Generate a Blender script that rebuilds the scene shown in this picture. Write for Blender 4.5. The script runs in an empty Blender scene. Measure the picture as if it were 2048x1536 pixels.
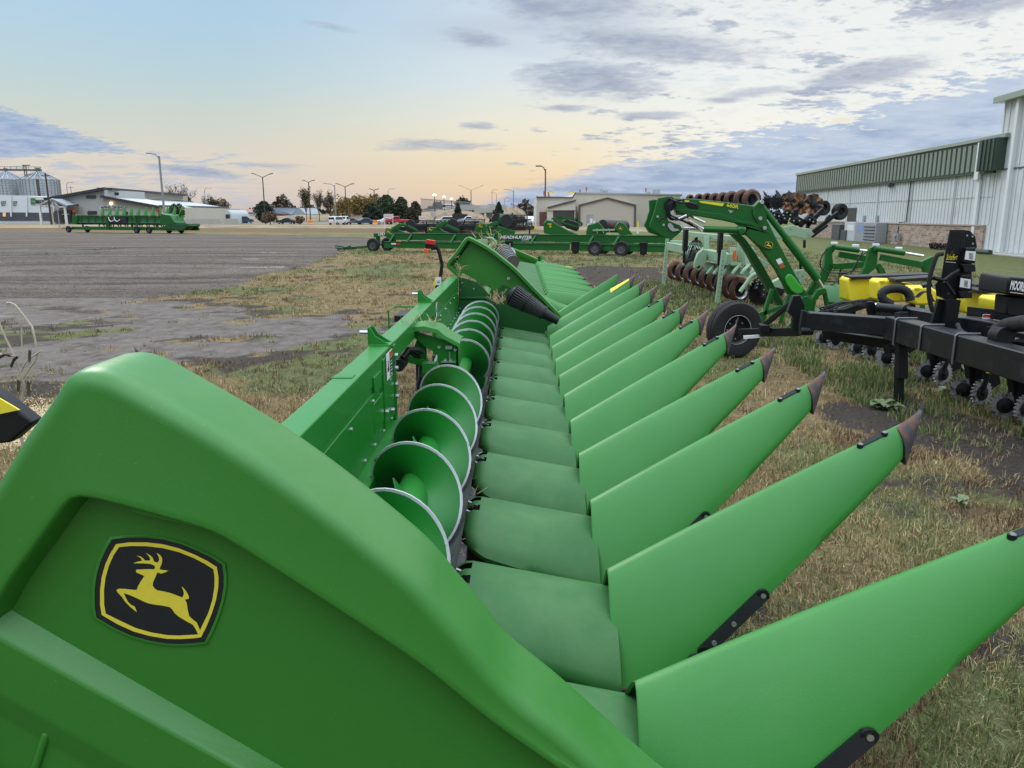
import bpy, bmesh, math, random
import numpy as np
from mathutils import Vector, Matrix
random.seed(7); rng = np.random.default_rng(7)
rad = math.radians; sin = math.sin; cos = math.cos; PI = math.pi
sc = bpy.context.scene; COL = sc.collection
# ---------------------------------------------------------------- camera
FP = 1550.0; HY = 430.0; HC = 2.0
PITCH = math.atan((768-HY)/FP); YAW = math.atan(15/FP*cos(PITCH))
CAM = Vector((0, 0, HC))
cd = bpy.data.cameras.new('camera'); cam = bpy.data.objects.new('camera', cd); COL.objects.link(cam)
cam.location = CAM; cam.rotation_euler = (PI/2-PITCH, 0, YAW)
cd.sensor_width = 36; cd.lens = 36*FP/2048; cd.clip_start = .05; cd.clip_end = 6000
sc.camera = cam
sc.view_settings.view_transform = 'Standard'; sc.view_settings.look = 'None'
sc.view_settings.exposure = 0.0; sc.view_settings.gamma = 1
CM = Matrix.Rotation(YAW, 3, 'Z') @ Matrix.Rotation(PI/2-PITCH, 3, 'X')
def ray(px, py): return CM @ Vector(((px-1024)/FP, (768-py)/FP, -1))
def gd(px, py, zc): return CAM + ray(px, py)*zc
def hit(px, py, P0, N):
    r = ray(px, py); N = Vector(N); return CAM + r*((Vector(P0)-CAM).dot(N)/r.dot(N))
def gy(px, py, Y): return hit(px, py, (0, Y, 0), (0, 1, 0))
def gz(px, py, z=0): return hit(px, py, (0, 0, z), (0, 0, 1))
def zoom(ox, oy, s): return lambda x, y: (ox+x/s, oy+y/s)
Z1 = zoom(0, 300, 4.096); Z2 = zoom(450, 330, 4.096); Z3 = zoom(900, 330, 4.096); Z4 = zoom(1250, 350, 4.389)
Z5 = zoom(1600, 420, 3.491); Z6 = zoom(1550, 180, 4.112); Z7 = zoom(700, 460, 3.84); Z8 = zoom(480, 600, 2.793)
# ---------------------------------------------------------------- node helper
class NT:
    def __init__(s, tree): s.t = tree; s.n = tree.nodes; s.l = tree.links
    def new(s, ty, ins=None, **kw):
        n = s.n.new(ty)
        for k, v in kw.items(): setattr(n, k, v)
        for k, v in (ins or {}).items(): s.set(n, k, v)
        return n
    def set(s, n, k, v):
        i = n.inputs[k]
        if isinstance(v, bpy.types.NodeSocket): s.l.new(v, i)
        elif isinstance(v, bpy.types.Node): s.l.new(v.outputs[0], i)
        else: i.default_value = v
    def m(s, op, a, b=None, c=None, clamp=False):
        n = s.new('ShaderNodeMath', operation=op, use_clamp=clamp); s.set(n, 0, a)
        if b is not None: s.set(n, 1, b)
        if c is not None: s.set(n, 2, c)
        return n.outputs[0]
    def mix(s, f, a, b, mode='MIX'):
        n = s.new('ShaderNodeMix', data_type='RGBA', blend_type=mode); s.set(n, 0, f)
        s.set(n, 6, a if not isinstance(a, tuple) else (*a[:3], 1)); s.set(n, 7, b if not isinstance(b, tuple) else (*b[:3], 1)); return n.outputs[2]
    def ramp(s, f, stops, interp='LINEAR'):
        n = s.new('ShaderNodeValToRGB'); n.color_ramp.interpolation = interp; e = n.color_ramp.elements
        while len(e) > 1: e.remove(e[0])
        e[0].position = stops[0][0]; e[0].color = col4(stops[0][1])
        for p, c in stops[1:]:
            q = e.new(p); q.color = col4(c)
        s.set(n, 0, f); return n.outputs[0]
    def step(s, f, a, b):
        n = s.new('ShaderNodeMapRange', interpolation_type='SMOOTHSTEP'); s.set(n, 0, f); s.set(n, 1, a); s.set(n, 2, b); return n.outputs[0]
    def noise(s, v, scale, detail=4, rough=.55, dist=0, w=0):
        n = s.new('ShaderNodeTexNoise', {'Vector': v, 'Scale': scale, 'Detail': detail, 'Roughness': rough, 'Distortion': dist}); return n.outputs[0]
    def mapping(s, v, loc=(0, 0, 0), rot=(0, 0, 0), scale=(1, 1, 1)):
        return s.new('ShaderNodeMapping', {'Vector': v, 'Location': loc, 'Rotation': rot, 'Scale': scale}).outputs[0]
def col4(c): return (c, c, c, 1) if isinstance(c, (int, float)) else (*c[:3], 1)
def lin(r, g, b): return tuple((v/255/12.92 if v/255 < .04045 else ((v/255+.055)/1.055)**2.4) for v in (r, g, b))
# ---------------------------------------------------------------- world: Nishita sky blended with evening glow and clouds
SUN_EL, SUN_AZ = rad(32), rad(-35)      # azimuth from +Y towards +X
w = bpy.data.worlds.new('World'); sc.world = w; w.use_nodes = True
N = NT(w.node_tree); N.n.clear()
tc = N.new('ShaderNodeTexCoord'); D = tc.outputs['Generated']
sp = N.new('ShaderNodeSeparateXYZ', {0: D}); dx, dy, dz = sp.outputs
el = N.m('ARCSINE', dz)                                   # radians
az = N.m('ARCTAN2', dx, dy)
elw = N.m('ADD', el, N.m('MULTIPLY', N.m('SUBTRACT', N.noise(D, 2.2, 2), .5), .04))
E = N.m('MULTIPLY', elw, 180/PI/30, clamp=True)             # 0..30 deg
clear_l = N.ramp(E, [(0, lin(200, 192, 192)), (.05, lin(219, 207, 196)), (.12, lin(222, 214, 200)), (.21, lin(204, 213, 205)), (.30, lin(183, 208, 216)), (.42, lin(164, 200, 224)), (.6, lin(150, 190, 216)), (1, lin(138, 180, 214))])
clear_r = N.ramp(E, [(0, lin(222, 198, 180)), (.06, lin(241, 213, 174)), (.12, lin(245, 227, 192)), (.20, lin(240, 235, 216)), (.30, lin(222, 232, 236)), (.5, lin(204, 219, 232)), (1, lin(185, 208, 228))])
fr = N.m('MULTIPLY', N.step(az, rad(-22), rad(4)), 1)
clear = N.mix(fr, clear_l, clear_r)
ny = N.new('ShaderNodeTexSky', sky_type='NISHITA', sun_disc=False, sun_elevation=SUN_EL, sun_rotation=SUN_AZ, air_density=1.0, dust_density=1.0, ozone_density=1.0)
nys = N.mix(1.0, ny.outputs[0], (.11, .11, .11), 'MULTIPLY')
clear = N.mix(N.m('MULTIPLY', N.step(E, .1, .8), .18), clear, nys)
den = N.m('ADD', N.m('MAXIMUM', dz, 0), .13)
u = N.m('DIVIDE', dx, den); v = N.m('DIVIDE', dy, den)
P = N.new('ShaderNodeCombineXYZ', {0: u, 1: v, 2: 0}).outputs[0]
Pr = N.mapping(P, (3.1, 1.7, 0), (0, 0, rad(-18)), (1, 1.15, 1))
n1 = N.noise(Pr, 2.6, 9, .58, .25); n2 = N.noise(N.mapping(P, (9, 4, 0), (0, 0, rad(-32)), (.5, 1.2, 1)), .75, 4, .5, .5); n3 = N.noise(Pr, 7.5, 7, .62, .2)
azd = N.m('MULTIPLY', az, 180/PI); eld = N.m('MULTIPLY', el, 180/PI)
n4 = N.noise(N.mapping(P, (5, 2, 0), (0, 0, rad(-12)), (1, 1.3, 1)), 15, 6, .6, .2)
ragged = N.m('ADD', N.m('MULTIPLY', N.m('SUBTRACT', n1, .5), 4.2), N.m('ADD', N.m('MULTIPLY', N.m('SUBTRACT', n3, .5), 3.4), N.m('MULTIPLY', N.m('SUBTRACT', n4, .5), 2.2)))
ex = N.m('POWER', 2.718, N.m('MULTIPLY', N.m('MAXIMUM', N.m('ADD', azd, .8), 0), -1/11))
edgeR = N.m('ADD', N.m('MULTIPLY', azd, .215), N.m('SUBTRACT', 1.9, N.m('MULTIPLY', N.m('MAXIMUM', N.m('SUBTRACT', -.5, azd), 0), .35)))
bR = N.m('ADD', N.m('SUBTRACT', edgeR, eld), N.m('MULTIPLY', ragged, N.m('ADD', .5, N.m('MULTIPLY', N.step(azd, 6, 20), 1.0))))
bankR = N.m('MULTIPLY', N.step(bR, -.35, .6), N.step(azd, -16, 0))
ctrL = N.m('SUBTRACT', 4.3, N.m('MULTIPLY', N.m('ADD', azd, 28), .10))
thkL = N.m('ADD', .1, N.m('MULTIPLY', N.m('MAXIMUM', N.m('SUBTRACT', -25.5, azd), 0), .21))
bL = N.m('SUBTRACT', thkL, N.m('ABSOLUTE', N.m('SUBTRACT', eld, ctrL)))
bankL = N.m('MULTIPLY', N.step(N.m('ADD', bL, N.m('MULTIPLY', ragged, .75)), -.15, .45), N.step(azd, -14, -22))
lowL = N.m('MULTIPLY', N.m('MULTIPLY', N.step(N.m('ADD', N.m('MULTIPLY', n3, .6), N.m('MULTIPLY', n1, .4)), .46, .60), N.step(eld, 4.6, 2.6)), N.m('MULTIPLY', N.step(azd, -14, -24), .7))
fb = N.m('ADD', N.m('MULTIPLY', n1, .5), N.m('ADD', N.m('MULTIPLY', n3, .3), N.m('MULTIPLY', n4, .2)))
thr = N.m('ADD', .53, N.m('MULTIPLY', N.step(azd, 14, -14), .12))
patch = N.step(fb, N.m('SUBTRACT', thr, .03), N.m('ADD', thr, .05))
patch = N.m('MULTIPLY', N.m('MULTIPLY', patch, N.step(azd, -18, 2)), .9)
thin = N.m('MULTIPLY', N.step(n2, .46, .66), N.m('MULTIPLY', N.step(azd, -12, 3), .75)); thin = N.m('MULTIPLY', thin, N.step(eld, 4, 9))
sky = N.mix(thin, clear, N.mix(N.step(n2, .5, .72), (.62, .70, .80), lin(168, 178, 200)))
bright = N.m('MULTIPLY', N.step(fb, .36, .47), N.m('MULTIPLY', N.step(azd, 0, 16), .75))
sky = N.mix(bright, sky, lin(247, 248, 243))
blob = 0.0
for (ba, be, ra_, re_, ro, stg) in ((8.8, 11.3, 11, 1.5, -8, 1.0), (2.5, 14.0, 10, 2.2, -10, .95), (5.4, 9.0, 6.5, 1.7, -3, 1.0), (-2.6, 11.6, 3.2, .8, -5, .85), (-5.6, 4.8, 5.5, .5, -2, .8), (3.3, 7.3, 2.5, .38, 0, .9), (23, 8.8, 6, 1.1, 6, .85), (-3, 6.1, 1.8, .35, 0, .9), (9.3, 6.7, 3.4, .45, 0, .9), (-13, 12.2, 2.5, .3, -8, .5), (16, 8, 4, .5, 3, .7), (29, 12, 5, .9, 5, .8), (13.8, 7.6, 2.2, .4, 0, .8), (-22, 2.85, 4.2, .42, -5, 1), (-17, 3.3, 3, .2, 0, .5), (-8, 4.6, 4, .3, 2, .6)):
    ux = N.m('SUBTRACT', azd, ba); uy = N.m('SUBTRACT', eld, be); cr_, sr_ = cos(rad(ro)), sin(rad(ro))
    ex_ = N.m('DIVIDE', N.m('ADD', N.m('MULTIPLY', ux, cr_), N.m('MULTIPLY', uy, sr_)), ra_); ey_ = N.m('DIVIDE', N.m('SUBTRACT', N.m('MULTIPLY', uy, cr_), N.m('MULTIPLY', ux, sr_)), re_)
    q_ = N.m('SUBTRACT', 1.0, N.m('SQRT', N.m('ADD', N.m('MULTIPLY', ex_, ex_), N.m('MULTIPLY', ey_, ey_))))
    bl = N.m('MULTIPLY', N.step(N.m('ADD', q_, N.m('MULTIPLY', ragged, .32)), .05, .75), stg); blob = bl if isinstance(blob, float) else N.m('MAXIMUM', blob, bl)
patch = N.m('MAXIMUM', patch, N.m('MULTIPLY', blob, .85))
ccol = N.mix(N.step(n3, .35, .7), lin(148, 160, 184), lin(184, 194, 210))
sky = N.mix(patch, sky, ccol)
bcol = N.mix(N.step(N.m('ADD', n1, N.m('MULTIPLY', N.step(eld, 1, 6), .12)), .38, .70), lin(142, 168, 205), lin(190, 205, 226))
sky = N.mix(N.m('MULTIPLY', bankR, .88), sky, bcol)
sky = N.mix(N.m('MULTIPLY', N.m('MAXIMUM', bankL, lowL), .9), sky, N.mix(N.step(n3, .3, .7), lin(138, 164, 204), lin(180, 196, 218)))
# unseen sky: strengthened overhead to light the scene, dimmed low behind the viewer
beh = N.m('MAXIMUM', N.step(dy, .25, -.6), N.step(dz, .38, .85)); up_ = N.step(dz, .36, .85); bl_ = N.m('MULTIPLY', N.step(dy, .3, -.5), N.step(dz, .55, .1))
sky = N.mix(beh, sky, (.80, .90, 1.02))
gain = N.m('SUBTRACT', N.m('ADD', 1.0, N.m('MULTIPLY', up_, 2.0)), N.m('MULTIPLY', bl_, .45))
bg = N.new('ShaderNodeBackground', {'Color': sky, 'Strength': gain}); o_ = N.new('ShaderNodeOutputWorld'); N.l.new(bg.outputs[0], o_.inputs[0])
w.cycles.sampling_method = 'MANUAL'; w.cycles.sample_map_resolution = 512
# sun: soft, low, through thin cloud
sl = bpy.data.lights.new('sun', 'SUN'); sl.energy = 1.0; sl.angle = rad(14); sl.color = (1, .93, .84)
so = bpy.data.objects.new('sun', sl); COL.objects.link(so)
sdir = Vector((sin(SUN_AZ)*cos(SUN_EL), cos(SUN_AZ)*cos(SUN_EL), sin(SUN_EL)))
so.rotation_euler = sdir.to_track_quat('Z', 'Y').to_euler()
try:
    sc.cycles.max_bounces = 6; sc.cycles.use_denoising = True; sc.cycles.transparent_max_bounces = 8; sc.cycles.caustics_reflective = False; sc.cycles.caustics_refractive = False
except Exception: pass
# ---------------------------------------------------------------- materials
MATS = {}
def mat(name, c, rough=.5, metal=0, var=.15, vs=6, dust=0, dustc=(.35, .33, .28), bump=0, bs=60, spec=.5, coat=0, c2=None, cs=3, cth=(.45, .6), emit=None, alpha=1, trans=0):
    if name in MATS: return MATS[name]
    m = bpy.data.materials.new(name); m.use_nodes = True; T = NT(m.node_tree); b = T.n['Principled BSDF']
    oc = T.new('ShaderNodeTexCoord').outputs['Object']
    if name.startswith('green_'):
        rnd = T.new('ShaderNodeObjectInfo').outputs['Random']; oc = T.new('ShaderNodeVectorMath', {0: oc, 1: T.new('ShaderNodeCombineXYZ', {0: T.m('MULTIPLY', rnd, 13), 1: T.m('MULTIPLY', rnd, 7), 2: 0}).outputs[0]}, operation='ADD').outputs[0]
    n = T.noise(oc, vs, 6, .6)
    if name.startswith('green_') and 'far' not in name:      # scuffs and rain-spotted dust
        n = T.m('ADD', T.m('MULTIPLY', n, .8), T.m('MULTIPLY', T.noise(T.mapping(oc, rot=(.3, .5, .2), scale=(1, 6, 1)), 9, 6, .7), .2))
    k = T.m('ADD', 1-var, T.m('MULTIPLY', n, 2*var))
    if name.startswith('green_'): k = T.m('MULTIPLY', k, T.m('ADD', .93, T.m('MULTIPLY', rnd, .14)))
    base = T.mix(1.0, tuple(c), T.new('ShaderNodeCombineXYZ', {0: k, 1: k, 2: k}).outputs[0], 'MULTIPLY')
    if c2 is not None: base = T.mix(T.step(T.noise(oc, cs, 7, .65, .3), *cth), base, tuple(c2))
    if dust:
        g = T.new('ShaderNodeNewGeometry'); nz = T.new('ShaderNodeSeparateXYZ', {0: g.outputs['Normal']}).outputs[2]
        dm = T.m('MULTIPLY', T.m('MULTIPLY', T.step(nz, -.1, .95), T.step(T.noise(oc, 3.5, 8, .65, .2), .3, .75)), dust)
        if name.startswith('green_'): dm = T.m('ADD', dm, T.m('MULTIPLY', T.step(T.noise(oc, 160, 2, .5), .70, .76), .22))
        base = T.mix(dm, base, dustc); T.set(b, 'Roughness', T.m('ADD', rough, T.m('MULTIPLY', dm, .35), clamp=True))
    else: T.set(b, 'Roughness', T.m('ADD', rough-.05, T.m('MULTIPLY', n, .1), clamp=True))
    T.set(b, 'Base Color', base); b.inputs['Metallic'].default_value = metal
    b.inputs['Specular IOR Level'].default_value = spec; b.inputs['Coat Weight'].default_value = coat
    if bump:
        T.set(b, 'Normal', T.new('ShaderNodeBump', {'Height': T.noise(oc, bs, 5, .6), 'Strength': bump, 'Distance': .01}).outputs[0])
    if emit: b.inputs['Emission Color'].default_value = (*emit[:3], 1); b.inputs['Emission Strength'].default_value = emit[3]
    if trans: b.inputs['Transmission Weight'].default_value = trans
    MATS[name] = m; return m
G_PLA = mat('green_plastic', (.026, .188, .024), .40, var=.14, vs=2.0, dust=.10, dustc=(.18, .32, .15), bump=.10, bs=350, spec=.42)
G_SHD = mat('green_shield_plastic', (.034, .190, .024), .36, var=.14, vs=1.5, dust=.13, dustc=(.24, .38, .22), bump=.08, bs=420, spec=.45)
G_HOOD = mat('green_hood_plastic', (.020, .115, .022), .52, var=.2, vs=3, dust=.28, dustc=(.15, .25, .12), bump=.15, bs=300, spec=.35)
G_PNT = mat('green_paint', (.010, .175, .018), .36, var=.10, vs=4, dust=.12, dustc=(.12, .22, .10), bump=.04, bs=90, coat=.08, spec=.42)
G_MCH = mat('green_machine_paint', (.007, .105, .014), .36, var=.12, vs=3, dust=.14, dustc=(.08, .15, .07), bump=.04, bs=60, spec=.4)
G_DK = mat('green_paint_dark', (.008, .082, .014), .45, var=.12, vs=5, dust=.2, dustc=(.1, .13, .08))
G_FAR = mat('green_paint_far', (.008, .075, .014), .45, var=.2, vs=2)
G_PALE = mat('pale_green_paint', (.27, .40, .26), .5, var=.12, vs=3, dust=.25, dustc=(.3, .3, .22), c2=(.2, .25, .16), cs=5, cth=(.6, .8))
BLK = mat('black_paint', (.007, .008, .009), .42, var=.3, vs=8, dust=.12, dustc=(.06, .058, .055), bump=.05, bs=100, spec=.3)
BLKS = mat('black_steel_toolbar', (.009, .010, .013), .36, var=.3, vs=6, dust=.22, dustc=(.075, .078, .085), bump=.08, bs=40, c2=(.028, .03, .035), cs=7, cth=(.5, .75), spec=.4)
RUB = mat('black_rubber', (.010, .010, .011), .78, var=.2, vs=14, dust=.12, dustc=(.06, .056, .05), bump=.2, bs=60)
PLB = mat('black_plastic', (.008, .008, .010), .45, var=.1, vs=10, bump=.06, bs=150, spec=.35)
SIL = mat('bare_metal', (.55, .56, .58), .38, .9, var=.2, vs=12)
FLT = mat('worn_flight_edge', (.60, .61, .65), .5, .2, var=.18, vs=14, c2=(.20, .13, .09), cs=22, cth=(.60, .68))
TRG = mat('trough_metal', (.12, .122, .125), .55, .4, var=.3, vs=8, c2=(.045, .03, .025), cs=6, cth=(.5, .65))
DIRT = mat('dirty_dark_steel', (.035, .022, .017), .7, var=.5, vs=18, c2=(.10, .055, .04), cs=22, cth=(.55, .65), bump=.5, bs=60)
RUST = mat('rusty_snout_cap', (.026, .022, .024), .5, var=.3, vs=20, c2=(.11, .036, .014), cs=11, cth=(.46, .60), bump=.12, bs=140)
RUSTB = mat('rusty_brown_wheel', (.075, .030, .016), .7, var=.4, vs=9, c2=(.125, .05, .022), cs=6, cth=(.45, .65), bump=.2, bs=80)
YEL = mat('yellow_plastic', (.80, .66, .035), .45, var=.08, vs=3)
YELD = mat('yellow_decal', (.72, .60, .05), .5, var=.1, vs=40)
BLD = mat('black_decal', (.010, .011, .016), .48, var=.25, vs=30)
WHT = mat('white_paint', (.72, .73, .73), .5, var=.06, vs=4)
REDP = mat('red_lens', (.55, .02, .015), .3, var=.1, vs=20)
ORG = mat('orange_lens', (.6, .13, .03), .35, var=.15, vs=20)
ORB = mat('orange_plastic', (.75, .25, .03), .5, var=.1)
CHR = mat('chrome_rod', (.75, .76, .78), .15, 1, var=.05)
GLS = mat('dark_glass', (.02, .024, .03), .12, spec=.8, var=.1)
GRY = mat('grey_metal_box', (.30, .32, .34), .5, var=.1, vs=4)
GRYD = mat('dark_grey_metal', (.07, .075, .08), .5, var=.15, vs=4)
STRAW = mat('dry_stalk', (.42, .32, .17), .8, var=.3, vs=20)
# ---------------------------------------------------------------- mesh builder
W = {}
class MB:
    def __init__(s): s.v = []; s.f = []; s.m = []; s.M = None
    def add(s, vs, fs, m=0):
        o = len(s.v)
        s.v += [tuple(s.M @ Vector(p)) for p in vs] if s.M is not None else [tuple(p) for p in vs]
        for i, f in enumerate(fs): s.f.append([o+k for k in f]); s.m.append(m[i] if isinstance(m, list) else m)
        return s
    def box(s, c, d, m=0, R=None):
        x, y, z = (k/2 for k in d); C = Vector(c)
        vs = [Vector(p) for p in ((-x, -y, -z), (x, -y, -z), (x, y, -z), (-x, y, -z), (-x, -y, z), (x, -y, z), (x, y, z), (-x, y, z))]
        vs = [C + (R @ p if R else p) for p in vs]
        return s.add(vs, [(0, 3, 2, 1), (4, 5, 6, 7), (0, 1, 5, 4), (1, 2, 6, 5), (2, 3, 7, 6), (3, 0, 4, 7)], m)
    def bx(s, x0, x1, y0, y1, z0, z1, m=0): return s.box(((x0+x1)/2, (y0+y1)/2, (z0+z1)/2), (abs(x1-x0), abs(y1-y0), abs(z1-z0)), m)
    def bar(s, p, q, w, h=None, m=0, up=(0, 0, 1)):
        p = Vector(p); q = Vector(q); h = h or w; d = (q-p); L = d.length
        if L < 1e-6: return s
        d /= L; up = Vector(up)
        if abs(d.dot(up)) > .98: up = Vector((0, 1, 0))
        a = d.cross(up).normalized(); b = a.cross(d)
        return s.box((p+q)/2, (L, w, h), m, Matrix((d, a, b)).transposed())
    def tube(s, pts, r, seg=8, m=0, cap=True):
        pts = [Vector(p) for p in pts]; n = len(pts); rs = r if isinstance(r, (list, tuple)) else [r]*n
        vs = []; fs = []; pa = None
        for i, p in enumerate(pts):
            t = (pts[min(i+1, n-1)]-pts[max(i-1, 0)]).normalized()
            if pa is None: a = t.cross(Vector((0, 0, 1)) if abs(t.z) < .9 else Vector((0, 1, 0))).normalized()
            else: a = (pa-t*pa.dot(t)).normalized()
            pa = a; b = t.cross(a)
            for k in range(seg):
                A = 2*PI*k/seg; vs.append(p+(a*cos(A)+b*sin(A))*rs[i])
        for i in range(n-1):
            for k in range(seg): fs.append((i*seg+k, i*seg+(k+1) % seg, (i+1)*seg+(k+1) % seg, (i+1)*seg+k))
        if cap: fs += [tuple(range(seg))[::-1], tuple(range((n-1)*seg, n*seg))]
        return s.add(vs, fs, m)
    def cyl(s, p, q, r, seg=16, m=0, r2=None): return s.tube([p, q], [r, r if r2 is None else r2], seg, m)
    def lathe(s, c, ax, prof, seg=24, m=0):      # prof: (radius, offset along axis)
        c = Vector(c); ax = Vector(ax).normalized(); a = ax.cross(Vector((0, 0, 1)) if abs(ax.z) < .9 else Vector((1, 0, 0))).normalized(); b = ax.cross(a)
        n = len(prof); vs = []; fs = []; ms = []
        for r, t in prof:
            for k in range(seg):
                A = 2*PI*k/seg; vs.append(c+ax*t+(a*cos(A)+b*sin(A))*r)
        for i in range(n-1):
            for k in range(seg):
                fs.append((i*seg+k, i*seg+(k+1) % seg, (i+1)*seg+(k+1) % seg, (i+1)*seg+k)); ms.append(m[i] if isinstance(m, list) else m)
        return s.add(vs, fs, ms)
    def prism(s, poly, vec, m=0):
        vec = Vector(vec); P = [Vector(p) for p in poly]; n = len(P)
        vs = P+[p+vec for p in P]
        return s.add(vs, [tuple(range(n))[::-1], tuple(range(n, 2*n))]+[(i, (i+1) % n, n+(i+1) % n, n+i) for i in range(n)], m)
    def plate(s, pxs, Y, t, m=0, z=None):        # outline given as seen, standing in the plane y = Y, thickness t
        return s.prism([gy(*(z(*p) if z else p), Y) for p in pxs], (0, t, 0), m)
    def grid(s, P, m=0, close=False, skip=None):
        n = len(P); k = len(P[0]); vs = [p for r in P for p in r]; fs = []
        for i in range(n-1):
            for j in range(k-1 if not close else k):
                if skip and skip(i, j): continue
                fs.append((i*k+j, i*k+(j+1) % k, (i+1)*k+(j+1) % k, (i+1)*k+j))
        return s.add(vs, fs, m)
    def mesh(s, name, mats, sm=35, inv=None):
        me = bpy.data.meshes.new(name); vs = s.v if inv is None else [tuple(inv @ Vector(p)) for p in s.v]
        me.from_pydata(vs, [], s.f)
        for q in (mats if isinstance(mats, (list, tuple)) else [mats]): me.materials.append(q)
        me.polygons.foreach_set('material_index', s.m)
        bm = bmesh.new(); bm.from_mesh(me); bmesh.ops.recalc_face_normals(bm, faces=bm.faces); bm.to_mesh(me); bm.free()
        if sm: me.shade_smooth(); me.set_sharp_from_angle(angle=rad(sm))
        me.update(); return me
def tag(o, label=None, cat=None, group=None, kind=None):
    if label: o['label'] = label
    if cat: o['category'] = cat
    if group: o['group'] = group
    if kind: o['kind'] = kind
    return o
def thing(name, label, cat, loc=(0, 0, 0), rz=0, group=None, s=1.0):
    o = bpy.data.objects.new(name, None); COL.objects.link(o); o.empty_display_size = .2
    o.location = loc; o.rotation_euler = (0, 0, rz); o.scale = (s, s, s)
    W[o.name] = Matrix.Translation(Vector(loc)) @ Matrix.Rotation(rz, 4, 'Z') @ Matrix.Scale(s, 4)
    return tag(o, label, cat, group)
def put(name, me, parent=None, loc=(0, 0, 0), rot=(0, 0, 0), label=None, s=None):
    o = bpy.data.objects.new(name, me); COL.objects.link(o); o.parent = parent; o.location = loc; o.rotation_euler = rot
    if s: o.scale = s
    if label: o['label'] = label
    pm = W.get(parent.name, Matrix()) if parent else Matrix()
    from mathutils import Euler
    W[o.name] = pm @ Matrix.Translation(Vector(loc)) @ Euler(rot).to_matrix().to_4x4() @ (Matrix.Diagonal((*s, 1)) if s else Matrix())
    return o
def part(mb, name, mats, parent, world=False, bevel=0, sm=35, label=None):
    inv = W[parent.name].inverted() if (world and parent) else None
    o = put(name, mb.mesh(name, mats, sm, inv), parent, label=label)
    if bevel:
        b = o.modifiers.new('bevel', 'BEVEL'); b.width = bevel; b.segments = 2; b.limit_method = 'ANGLE'; b.angle_limit = rad(40)
    return o
def solo(mb, name, mats, label, cat, group=None, loc=(0, 0, 0), rz=0, world=False, bevel=0, sm=35, kind=None):
    M = Matrix.Translation(Vector(loc)) @ Matrix.Rotation(rz, 4, 'Z')
    o = put(name, mb.mesh(name, mats, sm, M.inverted() if world else None), None, loc, (0, 0, rz))
    if bevel:
        b = o.modifiers.new('bevel', 'BEVEL'); b.width = bevel; b.segments = 2; b.limit_method = 'ANGLE'; b.angle_limit = rad(40)
    return tag(o, label, cat, group, kind)
def kids(o): return [c for c in COL.objects if c.parent == o]
def copy_tree(o, parent=None):
    c = o.copy(); COL.objects.link(c); c.parent = parent
    for k in [q for q in KID.get(o.name, [])]: copy_tree(k, c)
    return c
KID = {}
def index_kids(o):
    KID[o.name] = [c for c in COL.objects if c.parent == o]
    for c in KID[o.name]: index_kids(c)
def clone(o, loc, rz=0, label=None, s=None):
    if o.name not in KID: index_kids(o)
    c = copy_tree(o); c.location = loc; c.rotation_euler = (0, 0, rz)
    if s: c.scale = (s, s, s)
    if label: c['label'] = label
    W[c.name] = Matrix.Translation(Vector(loc)) @ Matrix.Rotation(rz, 4, 'Z')
    return c
def text(s_, name, m, parent, X, Y, p, size, ext=.002, world=True, shear=0, sx=1.0, align='LEFT', bold=0, fit=0):
    cu = bpy.data.curves.new('t', 'FONT'); cu.body = s_; cu.size = size; cu.extrude = ext; cu.shear = shear; cu.align_x = align; cu.offset = bold; cu.resolution_u = 3
    t = bpy.data.objects.new('t', cu); COL.objects.link(t); dg = bpy.context.evaluated_depsgraph_get()
    me = bpy.data.meshes.new_from_object(t.evaluated_get(dg)); bpy.data.objects.remove(t); bpy.data.curves.remove(cu)
    X = Vector(X).normalized(); Y = Vector(Y).normalized(); Zv = X.cross(Y)
    M = Matrix.Translation(Vector(p)) @ Matrix((X*sx, Y, Zv)).transposed().to_4x4()
    if world and parent: M = W[parent.name].inverted() @ M
    me.transform(M); me.materials.clear(); me.materials.append(m); me.name = name
    if fit:
        xv = M.to_3x3() @ Vector((1, 0, 0)); xv.normalize(); pr_ = [v.co.dot(xv) for v in me.vertices]; lo = min(pr_); k = fit/max(1e-6, max(pr_)-lo)
        for v, q in zip(me.vertices, pr_): v.co += xv*((q-lo)*(k-1))
    return put(name, me, parent)
def tyre(mb, c, ax, R, wd, rim=.55, mt=0, mr=1, seg=32, off=0):
    h = wd/2
    mb.lathe(c, ax, [(R*rim, -h*.8), (R*.72, -h), (R*.93, -h*.95), (R*.985, -h*.72), (R*.985, -h*.5), (R*.955, -h*.48), (R*.955, -h*.38), (R, -h*.36), (R, -h*.08), (R*.965, -h*.06), (R*.965, h*.06), (R, h*.08), (R, h*.36), (R*.955, h*.38), (R*.955, h*.48), (R*.985, h*.5), (R*.985, h*.72), (R*.93, h*.95), (R*.72, h), (R*rim, h*.8)], seg, mt)
    mb.lathe(c, ax, [(R*rim, -h*.8), (R*rim*.9, -h*.7), (R*rim*.8, -h*.35), (R*.2, -h*.3), (R*.17, -h*.6), (.001, -h*.6)], seg, mr)
    mb.lathe(c, ax, [(R*rim, h*.8), (R*rim*.9, h*.7), (R*rim*.8, h*.35), (R*.2, h*.3), (R*.17, h*.6), (.001, h*.6)], seg, mr)
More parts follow.
